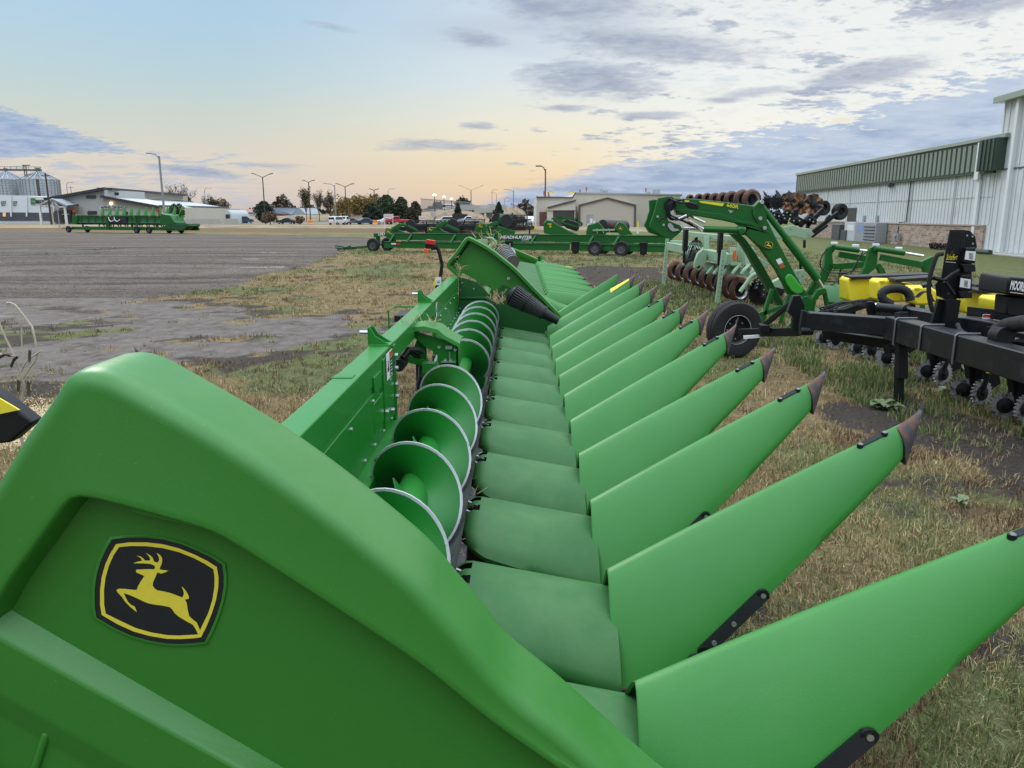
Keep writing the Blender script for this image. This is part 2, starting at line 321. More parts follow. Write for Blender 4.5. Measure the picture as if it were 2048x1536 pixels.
# ================================================================ near corn header
YK = lambda k: 2.087+.762*k
XH, ZH = .355, .632
hd = thing('corn_header', 'large green corn header filling the foreground with leaping deer emblem on its end shield', 'corn header', (0, 5.9, 0))
def hood_mesh():
    xr = -.265; xs = [xr, xr+.008, xr+.022, xr+.045, xr+.075, xr+.11, xr+.16]+[xr+.16+(.48)*k/9 for k in range(1, 10)]
    nc = 30; P = []
    for x in xs:
        d = x-xr; r = .13; hw = (.312+.026*max(0,d)/.64)-r+math.sqrt(max(0, r*r-max(0, r-d)**2)); row = []
        c = ZH-.008-.108*(d/.64)-.05*max(0, 1-d/.07)**2
        for j in range(nc+1):
            t = -1+2*j/nc; y = t*hw; row.append((x, y, c-(.135+.075*max(0,d)/.64)*abs(y/.345)**2.2-.018*max(0, abs(t)-.9)/.1))
        row = [(x, row[0][1]+.006, row[0][2]-.022)]+row+[(x, row[-1][1]-.006, row[-1][2]-.022)]
        P.append(row)
    P = [[(p[0]-.006, p[1], p[2]-.07) for p in P[0]]]+P
    def skip(i, j):
        if i > 4: return False
        y = P[min(i+1, 4)][j][1]; y2 = P[min(i+1, 4)][j+1][1]; ym = (y+y2)/2
        return (.045 < ym < .105) or (-.075 < ym < -.015)
    mb = MB(); mb.grid(P, 0, skip=skip)
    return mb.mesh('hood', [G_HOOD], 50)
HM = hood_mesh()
def latch_mesh():
    mb = MB()
    for y in (0,):
        mb.box((-.255, y, ZH-.085), (.05, .036, .03), 1, Matrix.Rotation(rad(30), 3, 'Y')); mb.cyl((-.268, y-.026, ZH-.075), (-.268, y+.026, ZH-.075), .011, 8, 0)
        mb.box((-.235, y, ZH-.055), (.055, .014, .012), 0, Matrix.Rotation(rad(24), 3, 'Y'))
        mb.box((-.222, y, ZH-.125), (.14, .10, .08), 1)
    return mb.mesh('latch', [SIL, PLB], 35)
LM = latch_mesh()
_bm = MB(); _bm.cyl((0, 0, 0), (0, 0, 1), 1, 6); BOLT = _bm.mesh('bolt', [SIL], 35)
def bolt(parent, p, d, r, h=None, world=True):
    p = Vector(p)
    if world: p = W[parent.name].inverted() @ p
    return put('bolt', BOLT, parent, p, Vector(d).to_track_quat('Z', 'Y').to_euler(), s=(r, r, h or r*.8))
def row_mesh():      # gap between two hoods: stripper plates, gathering chain guides
    mb = MB(); y = 0
    mb.bx(-.30, .42, -.13, .13, .22, .30, 0); mb.bx(-.20, .42, -.075, -.028, .335, .345, 1); mb.bx(-.20, .42, .028, .075, .335, .345, 1)
    mb.bx(-.28, .42, -.12, -.08, .30, .38, 0); mb.bx(-.28, .42, .08, .12, .30, .38, 0)
    for x in np.arange(-.22, .4, .06): mb.box((x, .1, .34), (.025, .05, .02), 0); mb.box((x+.03, -.1, .34), (.025, .05, .02), 0)
    mb.cyl((-.25, -.11, .36), (-.25, -.11, .39), .045, 12, 0); mb.cyl((-.25, .11, .36), (-.25, .11, .39), .045, 12, 0)
    mb.bx(.0, .9, -.16, -.11, .14, .24, 0); mb.bx(.0, .9, .11, .16, .14, .24, 0)
    mb.v = [(x, y_, z-.085) for x, y_, z in mb.v]
    return mb.mesh('row_unit', [DIRT, TRG], 35)
RM = row_mesh()
SL, SR = 1.02, .60
def S(s, t, o=0):      # snout surface, s along, t -1..1 across
    w_ = .358*(1-s)**.88+.05*s**.7; cr = SR*s+.008*sin(PI*s); zb = -.53+(1.0)*s+.02*s; h = cr-zb
    a = abs(t); y = w_*math.copysign(min(1, a*1.0), t) if a < 1 else w_*t
    e = 1.32+.3*s
    z = zb+h*max(0, 1-a**e)**.82
    return Vector((SL*s, y, z))
def snout_mesh():
    mb = MB(); ts = [-1+2*j/36 for j in range(37)]; ts = [math.copysign(abs(t)**.9, t) for t in ts]
    P = []
    for i in range(25):
        s = i/24; row = [S(s, t) for t in ts]; a = row[0].copy(); b = row[-1].copy()
        P.append([a+Vector((0, .03*(1-s), -.012))]+row+[b+Vector((0, -.03*(1-s), -.012))])
    mb.grid(P, 0)
    base = [S(0, t) for t in ts]; mb.grid([[p+Vector((.0, 0, .0)) for p in base], [p+Vector((-.004, 0, -.004)) for p in base], [p+Vector((.004, 0, -.014)) for p in base]], 0)
    return mb.mesh('snout', [G_PLA, PLB], 60)
SM = snout_mesh()
def cap_mesh():
    mb = MB(); P = []
    for i in range(9):
        s = i/8; x = SL-.02+.10*s; top = SR-.012+.052*s+.03*s*s; bot = .47+.05*min(1, s*2)*0+.235*s**1.15-.012*(1-s); w_ = .062*(1-s)**.8+.002
        P.append([(x+(.02*(1-abs(t))*0 if s else 0)+.045*abs(t)*(1-s)*.6, w_*t, bot+(top-bot)*max(0, 1-abs(t)**2.2)**.6) for t in [-1+2*j/14 for j in range(15)]])
    mb.grid(P, 0, close=True)
    mb.add(P[0], [tuple(range(15))], 0)
    return mb.mesh('tip_cap', [RUST], 45)
CPM = cap_mesh()
def slot_mesh():
    mb = MB()
    a = S(.865, -.12)+Vector((0, 0, .003)); b = S(.945, -.14)+Vector((0, 0, .003)); mb.bar(a, b, .019, .006, 0, up=(0, -.6, 1))
    for p in (a, b): mb.cyl(p-Vector((0, 0, .01)), p+Vector((0, -.001, .004)), .012, 12, 0); mb.cyl(p, p+Vector((0, -.003, .006)), .008, 12, 1)
    return mb.mesh('slot_plate', [PLB, mat('dull_steel', (.16, .165, .175), .45, .5)], 35)
SPM = slot_mesh()
def strip_mesh(side, s0, s1):
    mb = MB()
    pts = [S(s0+(s1-s0)*k/6, side*.965)+Vector((0, side*.008, .0)) for k in range(7)]
    mb.tube([p for p in pts], .001, 4)
    for a, b in zip(pts, pts[1:]): mb.bar(a, b+(b-a)*.02, .014, .045, 0, up=(0, -side*.35, 1))
    mb.cyl(pts[-1]-Vector((0, side*.007, 0)), pts[-1]+Vector((0, side*.007, 0)), .023, 14, 0); mb.cyl(pts[0]-Vector((0, side*.006, 0)), pts[0]+Vector((0, side*.006, 0)), .022, 14, 0)
    for p in (pts[-1], pts[1], pts[3]): mb.cyl(p, p+Vector((0, side*.012, .001)), .009, 10, 1)
    return mb.mesh('rub_strip', [PLB, SIL], 40)
STM = [strip_mesh(a, b, c) for a in (-1, 1) for b, c in ((.30, .50), (.10, .27))]
tilt = {0: 2.6, 1: .2, 2: .6, 3: 1.2, 4: -.3, 5: -.5, 6: .6, 7: 0, 8: .2, 9: 0, 10: 0}
for k in range(0, 11):
    y = YK(k)-5.9
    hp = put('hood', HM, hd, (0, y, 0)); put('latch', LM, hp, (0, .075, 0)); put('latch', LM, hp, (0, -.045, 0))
    put('row_unit', RM, hd, (0, y-.381, 0))
    sn = put('snout', SM, hd, (XH, y, ZH), (0, rad(tilt[k]), rad([.6, -.4, .3, 0, -.5, .4][k % 6])), s=({0: 1.17, 1: 1.06}.get(k, 1), 1, 1))
    if k < 10: sn['label'] = 'green pointed snout with dark rusty cap'
    put('tip_cap', CPM, sn); [bolt(sn, (-.012, y_, z_), (-1, 0, .1), .011, world=False) for y_, z_ in ((-.13, -.18), (-.16, -.215), (.13, -.18))]
    if k < 8: put('slot_plate', SPM, sn)
    if k < 6: [put('rub_strip', q, sn) for q in (STM if k < 3 else STM[:1])]
    if k == 10:
        sn['label'] = 'green pointed snout with yellow strip beside its cap'
        mb = MB(); P = [[S(s, t)*1.0+Vector((0, -.004, .006)) for t in (.05, -.1, -.25, -.4)] for s in (.76, .82, .88, .94, .985)]; mb.grid(P, 0); put('yellow_strip', mb.mesh('yellow_strip', [YELD]), sn)
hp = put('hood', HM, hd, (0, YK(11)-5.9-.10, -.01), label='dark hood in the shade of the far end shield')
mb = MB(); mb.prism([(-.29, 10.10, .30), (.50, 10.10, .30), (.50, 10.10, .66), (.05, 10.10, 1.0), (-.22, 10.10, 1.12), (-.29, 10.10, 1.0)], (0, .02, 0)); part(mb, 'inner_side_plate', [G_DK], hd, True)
# outer divider at the far end
mb = MB(); put('outer_snout', SM, hd, (XH-.02, YK(11)-.38-5.9+.1, ZH+.0), (0, rad(-1), 0), s=(.93, .62, 1.0))
# ---- auger
def flight_mat(nm, th, ns):
    m = bpy.data.materials.new(nm); m.use_nodes = True; T = NT(m.node_tree); b = T.n['Principled BSDF']; oc = T.new('ShaderNodeTexCoord').outputs['Object']
    x_, y_, z_ = T.new('ShaderNodeSeparateXYZ', {0: oc}).outputs; r_ = T.m('SQRT', T.m('ADD', T.m('POWER', T.m('SUBTRACT', x_, ax_c), 2), T.m('POWER', T.m('SUBTRACT', z_, az_c), 2)))
    k_ = T.step(T.m('ADD', r_, T.m('MULTIPLY', T.m('SUBTRACT', T.noise(oc, 14, 7, .7), .5), ns)), th-.0015, th+.0015); dirt = T.step(T.noise(oc, 5, 7, .7), .55, .72)
    gr = T.mix(T.m('MULTIPLY', dirt, .45), (.009, .17, .018), (.05, .07, .03)); me_ = T.mix(T.step(T.noise(oc, 30, 5, .7), .6, .68), (.56, .57, .61), (.20, .12, .08))
    T.set(b, 'Base Color', T.mix(k_, gr, me_)); T.set(b, 'Metallic', T.m('MULTIPLY', k_, .25)); b.inputs['Roughness'].default_value = .42; return m
ax_c, az_c, AR = -.488, .738, .236
def flight(y0, y1, pitch, ph, hand, rw):
    n = int(abs(y1-y0)/pitch*40); mb = MB(); P = []
    for i in range(n+1):
        y = y0+(y1-y0)*i/n; A = ph+hand*2*PI*(y-y0)/pitch
        P.append([(ax_c+cos(A)*r, y+dy, az_c+sin(A)*r) for r, dy in ((.07, 0), (.14, 0), (AR-rw-.004, 0), (AR-rw, 0), (AR, 0), (AR, .008), (AR-rw, .008), (.14, .008), (.07, .008))])
    mb.v = []; mb.grid(P, 0)
    k = 8; mb.m = [(1 if (i % k) in (2, 3, 4, 5) and True else 0) for i in range(len(mb.f))]
    return mb
a1 = flight(1.78, 5.70, .63, rad(221), 1, .012); a2 = flight(6.05, 9.85, .60, rad(0), -1, .022)
ag = part(MB().cyl((ax_c, 1.75, az_c), (ax_c, 9.9, az_c), .078, 28), 'auger_tube', [G_PNT], hd, True, sm=60)
for f, fm in ((a1, flight_mat('flight_near', AR-.012, .007)), (a2, flight_mat('flight_far', AR-.017, .022))): part(f, 'auger_flight', [fm, fm], ag, True, sm=50)
mb = MB()
for yy in (2.5, 3.13, 3.76, 4.39, 5.02): mb.prism([(ax_c-.02, yy-.05, az_c+.07), (ax_c-.05, yy+.0, az_c+.17), (ax_c-.02, yy+.10, az_c+.07)], (.006, 0, 0), 0)
part(mb, 'flight_gusset', [G_PNT], ag, True)
# ---- trough
mb = MB(); P = []
for i in range(2):
    P.append([(ax_c+cos(A)*.256, (1.78, 9.9)[i], az_c+sin(A)*.256) for A in [rad(185+170*k/14) for k in range(15)]])
mb.grid(P, 0); mb.bx(-.30, -.24, 1.78, 9.9, .44, .50, 0)
part(mb, 'trough', [TRG], hd, True, sm=60)
# ---- rear beam and panels
HBt = 1.236
def beam(y0, y1, nm): 
    mb = MB(); mb.bx(-.895, -.775, y0, y1, HBt-.13, HBt); return part(mb, nm, [G_PNT], hd, True, bevel=.006)
beam(1.85, 9.9, 'rear_beam')
for y0, y1 in ((1.85, 4.72), (7.06, 9.9)):
    mb = MB(); mb.bx(-.80, -.779, y0, y1, .74, HBt-.13, 0)
    mb.bx(-.779, -.771, y0+.05, y1-.55, .80, HBt-.16, 0); mb.bx(-.785, -.70, y0, y1, .735, .757, 0); mb.bx(-.705, -.70, y0, y1, .66, .735, 0)
    if y0 < 3:
        mb.bx(-.785, -.767, 4.30, 4.62, .80, 1.20, 0); mb.bx(-.785, -.763, 4.64, 4.715, .76, 1.225, 0); mb.bx(-.785, -.768, 3.98, 4.26, .86, 1.02, 0); mb.bx(-.775, -.764, 4.0, 4.2, 1.08, 1.16, 0)
        mb.bx(-.78, -.766, 4.05, 4.14, 1.09, 1.15, 1)
    pn = part(mb, 'back_panel', [G_PNT, G_DK], hd, True, bevel=.003)
    for k in range(10):
        yy = y0+.2+k*(y1-y0-.4)/9
        bolt(pn, (-.770, yy, .80), (1, 0, 0), .010)
        if k % 2: bolt(pn, (-.771, yy, 1.04), (1, 0, 0), .010)
    if y0 < 3:
        for (yy, zz) in ((4.68, 1.16), (4.68, 1.08), (4.67, .98), (4.69, .9), (4.5, .86), (4.3, .9)): bolt(pn, (-.765, yy, zz), (1, 0, 0), .013, .02)
    mb = MB(); mb.bx(-.74, -.64, y1-.16, y1-.02, .757, .775) if y0 < 3 else mb.bx(-.74, -.64, y0+.02, y0+.16, .757, .775); part(mb, 'corner_bracket', [G_PNT], hd, True, bevel=.003)
mb = MB(); mb.bx(-.7745, -.7735, 4.00, 4.30, 1.035, 1.042); mb.bx(-.7745, -.7735, 2.4, 3.9, 1.07, 1.074); mb.bx(-.762, -.761, 4.655, 4.66, .8, 1.2); part(mb, 'panel_seam', [BLD], hd, True)
# warning decals
def decal(y, z, w_, h, x, nm='warning_decal'):
    mb = MB(); mb.bx(x, x+.0015, y, y+w_, z, z+h, 0); o = part(mb, nm, [WHT], hd, True)
    mb = MB(); mb.bx(x+.0015, x+.003, y+w_*.5, y+w_*.97, z+h*.04, z+h*.72, 0); mb.bx(x+.0015, x+.0032, y+w_*.5, y+w_*.97, z+h*.75, z+h*.97, 1); mb.bx(x+.0015, x+.003, y+w_*.12, y+w_*.36, z+h*.3, z+h*.45, 0); mb.bx(x+.0015, x+.003, y+w_*.2, y+w_*.3, z+h*.45, z+h*.7, 0)
    part(mb, 'decal_print', [BLD, REDP], o, True); 
    mb = MB()
    for q in range(5): mb.bx(x+.0032, x+.0036, y+w_*.55, y+w_*(.9 if q % 2 else .82), z+h*(.1+.12*q), z+h*(.13+.12*q))
    part(mb, 'decal_print', [WHT], o, True)
decal(4.36, 1.065, .21, .155, -.762); decal(7.18, 1.075, .16, .12, -.775)
# mounting ears on the beam
for yy in (4.62, 6.95):
    mb = MB(); pr = [(-.90, HBt), (-.90, HBt+.10), (-.885, HBt+.105), (-.86, HBt+.06), (-.80, HBt+.02), (-.77, HBt+.005), (-.77, HBt)]
    mb.prism([(x, yy-.05, z) for x, z in pr], (0, .008, 0)); mb.prism([(x, yy+.05, z) for x, z in pr], (0, .008, 0)); mb.bx(-.90, -.77, yy-.07, yy+.08, HBt, HBt+.008); mb.bx(-.905, -.895, yy-.05, yy+.055, HBt, HBt+.11)
    e = part(mb, 'mounting_ear', [G_PNT], hd, True, bevel=.002)
    for dy_ in (-.025, .005, .035): bolt(e, (-.895, yy+dy_, HBt+.06), (1, 0, 0), .009)
    bolt(e, (-.89, yy, HBt+.075), (-1, 0, 0), .012, .07)
# weld ridge, belt guard loop and hose behind the beam
mb = MB(); mb.bx(-.895, -.80, 3.62, 3.70, HBt, HBt+.004); part(mb, 'weld_ridge', [G_PNT], hd, True); mb = MB(); mb.tube([(-.90, 6.9, 1.2), (-1.12, 6.9, 1.2), (-1.12, 6.6, 1.2), (-1.12, 6.6, .95)], .008, 6); part(mb, 'rear_guard', [G_PNT], hd, True)
part(MB().bx(-1.05, -.90, 6.45, 6.8, 1.06, 1.18), 'valve_box', [PLB], hd, True, bevel=.01)
part(MB().tube([(-.98+.08*cos(a), 6.3, 1.05+.08*sin(a)) for a in np.linspace(0, 2*PI, 14)], .02, 6), 'rear_hose', [PLB], hd, True)
part(MB().tube([(-.93, 5.3+.03*k, 1.0+.05*sin(k*.5)) for k in range(14)], .02, 6), 'rear_hose', [PLB], hd, True)
# ---- centre bearing bracket
mb = MB()
Yc = 5.72
top = [(-.80, 1.19), (-.70, 1.20), (-.60, 1.175), (-.55, 1.13), (-.44, 1.07)]
mb.grid([[(x, Yc-.06, z) for x, z in top], [(x, Yc+.10, z+.02) for x, z in top], [(x, Yc+.34, z-.01) for x, z in top]], 0)
mb.grid([[(x, Yc-.06, z) for x, z in top], [(x, Yc-.066, z-.03) for x, z in top]], 0)
part(mb, 'centre_cover', [G_PLA], hd, True, sm=60)
mb = MB(); mb.prism([(-.84, Yc, 1.17), (-.46, Yc, 1.06), (-.455, Yc, .88), (-.60, Yc, .87), (-.62, Yc, .99), (-.70, Yc, 1.03), (-.78, Yc, 1.10)], (0, .012, 0)); mb.bx(-.475, -.455, Yc, Yc+.3, .88, 1.06)
mb.prism([(-.77, Yc+.1, 1.1), (-.71, Yc+.1, 1.02), (-.71, Yc+.1, .5), (-.745, Yc+.1, .5), (-.745, Yc+.1, .9), (-.80, Yc+.1, 1.02)], (0, .05, 0)); mb.bar((-.88, Yc-.2, 1.0), (-.72, Yc+.05, .9), .035, .05)
mb.bx(-.72, -.62, Yc-.1, Yc-.02, .85, .93)
cb = part(mb, 'centre_bracket', [G_PNT], hd, True, bevel=.003)
for x, z in ((-.6, 1.035), (-.48, 1.015), (-.555, .935), (-.515, .935)): bolt(cb, (x, Yc, z), (0, -1, 0), .013)
mb = MB(); mb.cyl((-.52, Yc-.02, 1.0), (-.52, Yc-.02, .94), .006, 6); mb.box((-.525, Yc-.015, 1.035), (.05, .03, .025)); mb.box((-.53, Yc-.015, .925), (.11, .02, .01))
part(mb, 'adjuster_bolt', [SIL], cb, True)
mb = MB(); mb.tube([(-.84, Yc-.25, 1.0), (-.80, Yc-.2, 1.05), (-.74, Yc-.15, 1.04), (-.73, Yc, 1.0)], .022, 8); mb.tube([(-.86, Yc-.25, .98), (-.80, Yc-.15, 1.02), (-.75, Yc, .96)], .02, 8); mb.cyl((-.86, Yc-.3, .95), (-.86, Yc-.12, .95), .045, 14); mb.tube([(-.76, Yc+.1, .86), (-.75, Yc, .80), (-.77, Yc-.02, .74)], .014, 6); mb.bx(-.80, -.72, Yc+.16, Yc+.3, .3, .9)
part(mb, 'centre_hose', [PLB], hd, True)
# ---- lower frame, feet (rest on the ground)
mb = MB(); mb.bx(-.82, -.66, 1.78, 9.9, .34, .46); mb.bx(-.80, .75, 1.80, 1.88, .16, .30); mb.bx(-.80, .75, 9.85, 9.93, .16, .30)
for yy in (1.84, 4.75, 7.05, 9.89): mb.bx(-.80, -.70, yy-.05, yy+.05, 0, .74); mb.bx(-.75, .3, yy-.04, yy+.04, .3, .38)
for yy in (2.2, 9.5): mb.bx(.35, .45, yy-.05, yy+.05, 0, .3); mb.bx(.25, .6, yy-.08, yy+.08, 0, .015)
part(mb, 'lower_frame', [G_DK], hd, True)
# ---- near end shield
def cr(pts, n):      # Catmull-Rom resample
    pts = [Vector(p) for p in pts]; q = [pts[0]*2-pts[1]]+pts+[pts[-1]*2-pts[-2]]; out = []
    for i in range(1, len(q)-2):
        m = max(1, int(round(n*(q[i+1]-q[i]).length/sum((b-a).length for a, b in zip(pts, pts[1:])))))
        for k in range(m):
            t = k/m; a, b, c, d = q[i-1:i+3]
            out.append(.5*((2*b)+(c-a)*t+(2*a-5*b+4*c-d)*t*t+(3*b-a-3*c+d)*t**3))
    return out+[pts[-1]]
def xz(p): return Vector((p.x, p.z))
def off2(P, d, closed=False):
    out = []; n = len(P)
    for i in range(n):
        if closed: a = P[i-1]; b = P[(i+1) % n]
        else: a = P[max(i-1, 0)]; b = P[min(i+1, n-1)]
        t = (b-a).normalized(); out.append(P[i]+Vector((t.y, -t.x))*d)
    return out
prof = [Vector((-1.20, .50)), Vector((-1.38, .86)), Vector((-1.24, 1.22))]+[xz(gy(*p, 1.5)) for p in ((0, 941), (61, 844), (100, 797))]
prof += [xz(gy(*p, 1.7)) for p in ((222, 716), (262, 703), (299, 710), (341, 731), (542, 847), (700, 959), (850, 1082), (891, 1130), (949, 1198), (1015, 1281), (1115, 1362), (1310, 1536), (1480, 1672))]
O = cr(prof, 110)
for _ in range(2): O = [O[0]]+[(O[i-1]+O[i]*2+O[i+1])/4 for i in range(1, len(O)-1)]+[O[-1]]
es = put('end_shield', None, hd) if False else None
mb = MB(); L = []
for Y, d in ((1.745, .05), (1.745, .012), (1.735, .002), (1.715, 0), (1.60, .0), (1.55, .0), (1.525, .003), (1.510, .010), (1.502, .022), (1.499, .030), (1.498, .038)):
    Q = off2(O, d)
    for _ in range(int(d*90)): Q = [Q[0]]+[(Q[i-1]+Q[i]*2+Q[i+1])/4 for i in range(1, len(Q)-1)]+[Q[-1]]
    L.append([(p.x, Y, p.y) for p in Q])
def resamp(P, n):
    d = [0]
    for p, q in zip(P, P[1:]): d.append(d[-1]+(q-p).length)
    out = []; j = 0
    for i in range(n):
        t = d[-1]*i/(n-1)
        while j < len(P)-2 and d[j+1] < t: j += 1
        out.append(P[j].lerp(P[j+1], min(1, max(0, (t-d[j])/max(1e-9, d[j+1]-d[j])))))
    return out
ia = max(range(len(O)), key=lambda i: O[i].y)
RA = [Vector((-1.06, .52)), Vector((-1.23, .88)), Vector((-1.165, 1.10))]+[xz(gy(*p, 1.487)) for p in ((0, 1179), (60, 1093), (112, 1020), (136, 993), (158, 988))]
RB = [xz(gy(*p, 1.487)) for p in ((158, 988), (190, 992), (240, 1005), (330, 1030), (415, 1055), (470, 1083), (560, 1140), (700, 1230), (850, 1331), (985, 1440), (1123, 1538), (1270, 1640), (1400, 1735))]
RR = resamp(cr(RA, 60), ia+1)+resamp(cr(RB, 90), len(O)-ia)[1:]
for Y, d in ((1.490, -.012), (1.487, 0), (1.489, .006), (1.497, .010), (1.530, .016), (1.5475, .024)):
    Q = off2(RR, d); L.append([(p.x, Y, p.y) for p in Q])
mb.grid(L, 0)
from mathutils.geometry import tessellate_polygon
def fillp(mb, pts): mb.add(pts, [tuple(t) for t in tessellate_polygon([[Vector(p) for p in pts]])], 0)
fillp(mb, [(x, 1.5455, z) for x, _, z in L[-1]])
first = L[0]; mb.add([(x, 1.70, z) for x, y, z in first], [tuple(range(len(first)))], 0)
es = part(mb, 'end_shield', [G_SHD], hd, True, sm=55)
# sloping ledges moulded into the recess
def pl(px, py, Y): return gy(px, py, Y)
mb = MB()
rows = [([(-180, 1098), (43, 1228), (573, 1536), (760, 1645)], 1.548), ([(-180, 1172), (20, 1287), (341, 1462), (640, 1625)], 1.500), ([(-180, 1300), (0, 1388), (262, 1536), (500, 1672)], 1.496), ([(-180, 1345), (0, 1432), (180, 1536), (420, 1680)], 1.515), ([(-180, 1700), (0, 1700), (180, 1750), (420, 1800)], 1.520)]
mb.grid([[pl(*q, Y) for q in r] for r, Y in rows], 0)
mb.bar(pl(95, 1462, 1.515), pl(50, 1600, 1.515), .02, .018)
lp = part(mb, 'moulded_ledge', [G_SHD], es, True, sm=40); bv = lp.modifiers.new('bevel', 'BEVEL'); bv.width = .008; bv.segments = 3; bv.limit_method = 'ANGLE'; bv.angle_limit = rad(12)
mb = MB(); mb.prism([gy(*p, 1.510) for p in ((262, 1012), (402, 1046), (400, 1057), (262, 1025))], (0, .035, 0)); part(mb, 'moulded_tab', [G_SHD], es, True, bevel=.002)
# emblem
ZE = zoom(170, 1050, 6.143)
border = [(380, 235), (550, 213), (750, 213), (950, 235), (1150, 285), (1350, 365), (1500, 440), (1620, 515), (1640, 640), (1638, 760), (1610, 920), (1560, 1080), (1500, 1230), (1425, 1380), (1300, 1395), (1150, 1402), (1000, 1398), (800, 1365), (600, 1310), (400, 1220), (205, 1105), (185, 980), (185, 800), (205, 640), (250, 480), (310, 350)]
inner = [(418, 272), (550, 258), (750, 260), (950, 283), (1150, 332), (1330, 403), (1470, 476), (1578, 545), (1592, 650), (1590, 760), (1565, 920), (1515, 1080), (1450, 1215), (1390, 1345), (1290, 1350), (1150, 1358), (1000, 1352), (815, 1320), (625, 1266), (440, 1180), (255, 1088), (236, 980), (233, 800), (252, 645), (297, 490), (350, 375)]
cxy = Vector((910, 800))
def sc_(P, kx, ky): return [(cxy.x+(x-cxy.x)*kx, cxy.y+(y-cxy.y)*ky) for x, y in P]
def Ep(P, Y): return [gy(*ZE(*p), Y) for p in P]
YR = 1.545
mb = MB(); A = Ep(sc_(border, 1.155, 1.165), YR); B = Ep(sc_(border, 1.135, 1.145), YR-.004); C = Ep(sc_(border, 1.09, 1.10), YR-.004); D_ = Ep(sc_(border, 1.085, 1.095), YR+.0)
mb.grid([A, B, C, D_], 0, close=True); part(mb, 'emblem_rim', [G_SHD], es, True, sm=60)
em = part(MB().prism(Ep(sc_(border, 1.082, 1.092), YR-.003), (0, .002, 0)), 'emblem', [BLD], es, True)
mb = MB(); mb.grid([Ep(border, YR-.0042), Ep(inner, YR-.0042)], 0, close=True); part(mb, 'emblem_border', [YELD], em, True, sm=0)
deer = [(625, 553), (640, 548), (740, 543), (850, 543), (862, 520), (850, 497), (810, 480), (720, 471), (590, 471), (660, 447), (700, 440), (690, 412), (662, 390), (632, 376), (680, 385), (715, 408), (735, 435), (798, 437), (800, 410), (783, 380), (745, 343), (800, 370), (832, 402), (850, 450), (893, 462), (912, 430), (908, 395), (880, 343), (920, 365), (945, 400), (950, 440), (940, 482), (920, 525), (918, 547), (1025, 560), (985, 582), (940, 598), (888, 583), (865, 640), (837, 700), (832, 745), (855, 780), (890, 803), (960, 815), (1050, 835), (1130, 865), (1195, 890), (1215, 850), (1210, 810), (1185, 752), (1225, 790), (1260, 840), (1278, 880), (1275, 907), (1228, 915), (1250, 960), (1262, 1040), (1280, 1120), (1330, 1165), (1375, 1200), (1400, 1260), (1420, 1305), (1390, 1345), (1360, 1280), (1325, 1225), (1250, 1185), (1150, 1125), (1100, 1080), (1070, 1035), (1045, 1010), (950, 990), (850, 977), (780, 963), (720, 940), (640, 900), (540, 857), (475, 838), (500, 890), (530, 945), (565, 980), (612, 1003), (625, 1035), (637, 1070), (560, 1010), (500, 950), (450, 880), (395, 820), (387, 800), (410, 782), (500, 785), (600, 797), (635, 797), (650, 755), (680, 700), (710, 655), (732, 625), (680, 605), (630, 583)]
part(MB().add(Ep(deer, YR-.0045), [tuple(range(len(deer)))]), 'emblem_deer', [YELD], em, True, sm=0)
# ---- far end shield (seen from its hollow inner side) and inner end plate
pf = [xz(gy(*p, 10.1)) for p in ((918, 556), (905, 545), (893, 529), (912, 503), (928, 480), (936, 474), (946, 477), (972, 491), (990, 503), (1005, 515), (1033, 538), (1065, 571), (1095, 602), (1122, 631), (1128, 650))]
O2 = cr(pf, 60); mb = MB()
mb.grid([[(p.x, Y, p.y) for p in off2(O2, d)] for Y, d in ((10.28, .05), (10.28, .01), (10.25, 0), (10.06, 0), (10.04, .006), (10.04, .04), (10.06, .05), (10.14, .056), (10.14, .08))], 0)
Lq = [(p.x, 10.14, p.y) for p in off2(O2, .08)]; mb.add(Lq, [tuple(range(len(Lq)))], 0)
fs = part(mb, 'end_shield', [G_SHD], hd, True, sm=50, label='shorter far end shield seen from its hollow inner side')
bolt(fs, gy(*Z7(1218, 372), 10.135), (0, -1, 0), .022)
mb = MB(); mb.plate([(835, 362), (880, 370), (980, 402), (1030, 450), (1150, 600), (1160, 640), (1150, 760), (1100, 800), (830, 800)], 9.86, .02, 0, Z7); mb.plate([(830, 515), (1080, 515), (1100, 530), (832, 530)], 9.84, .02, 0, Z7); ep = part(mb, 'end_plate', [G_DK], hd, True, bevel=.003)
for q in ((862, 405), (950, 452), (842, 602), (842, 648), (842, 700)): bolt(ep, gy(*Z7(*q), 9.86), (0, -1, 0), .012)
# black ribbed cone
a = gy(*Z7(1250, 500), 9.55); b = gy(*Z7(1600, 702), 9.45); d = (b-a)
mb = MB(); mb.tube([a-d*.08, a, a+d*.02, a+d*.72, b], [.08, .14, .130, .068, .047], 24)
for k in range(26):
    A = 2*PI*k/26; u_ = d.normalized(); e1 = u_.cross(Vector((0, 0, 1))).normalized(); e2 = u_.cross(e1); rr = e1*cos(A)+e2*sin(A)
    mb.bar(a+d*.03+rr*.134, a+d*.7+rr*.070, .010, .016, 1, up=rr)
for f_, r_ in ((.30, .118), (.68, .082)): mb.lathe(a+d*f_, d, [(r_, -.008), (r_+.012, -.006), (r_+.012, .006), (r_, .008)], 24, 0)
part(mb, 'ribbed_auger_cone', [PLB, mat('glossy_black_rib', (.05, .052, .056), .28, var=.3, vs=30)], hd, True, sm=40)  # rib colour lifted from black so the ribs seem to catch light
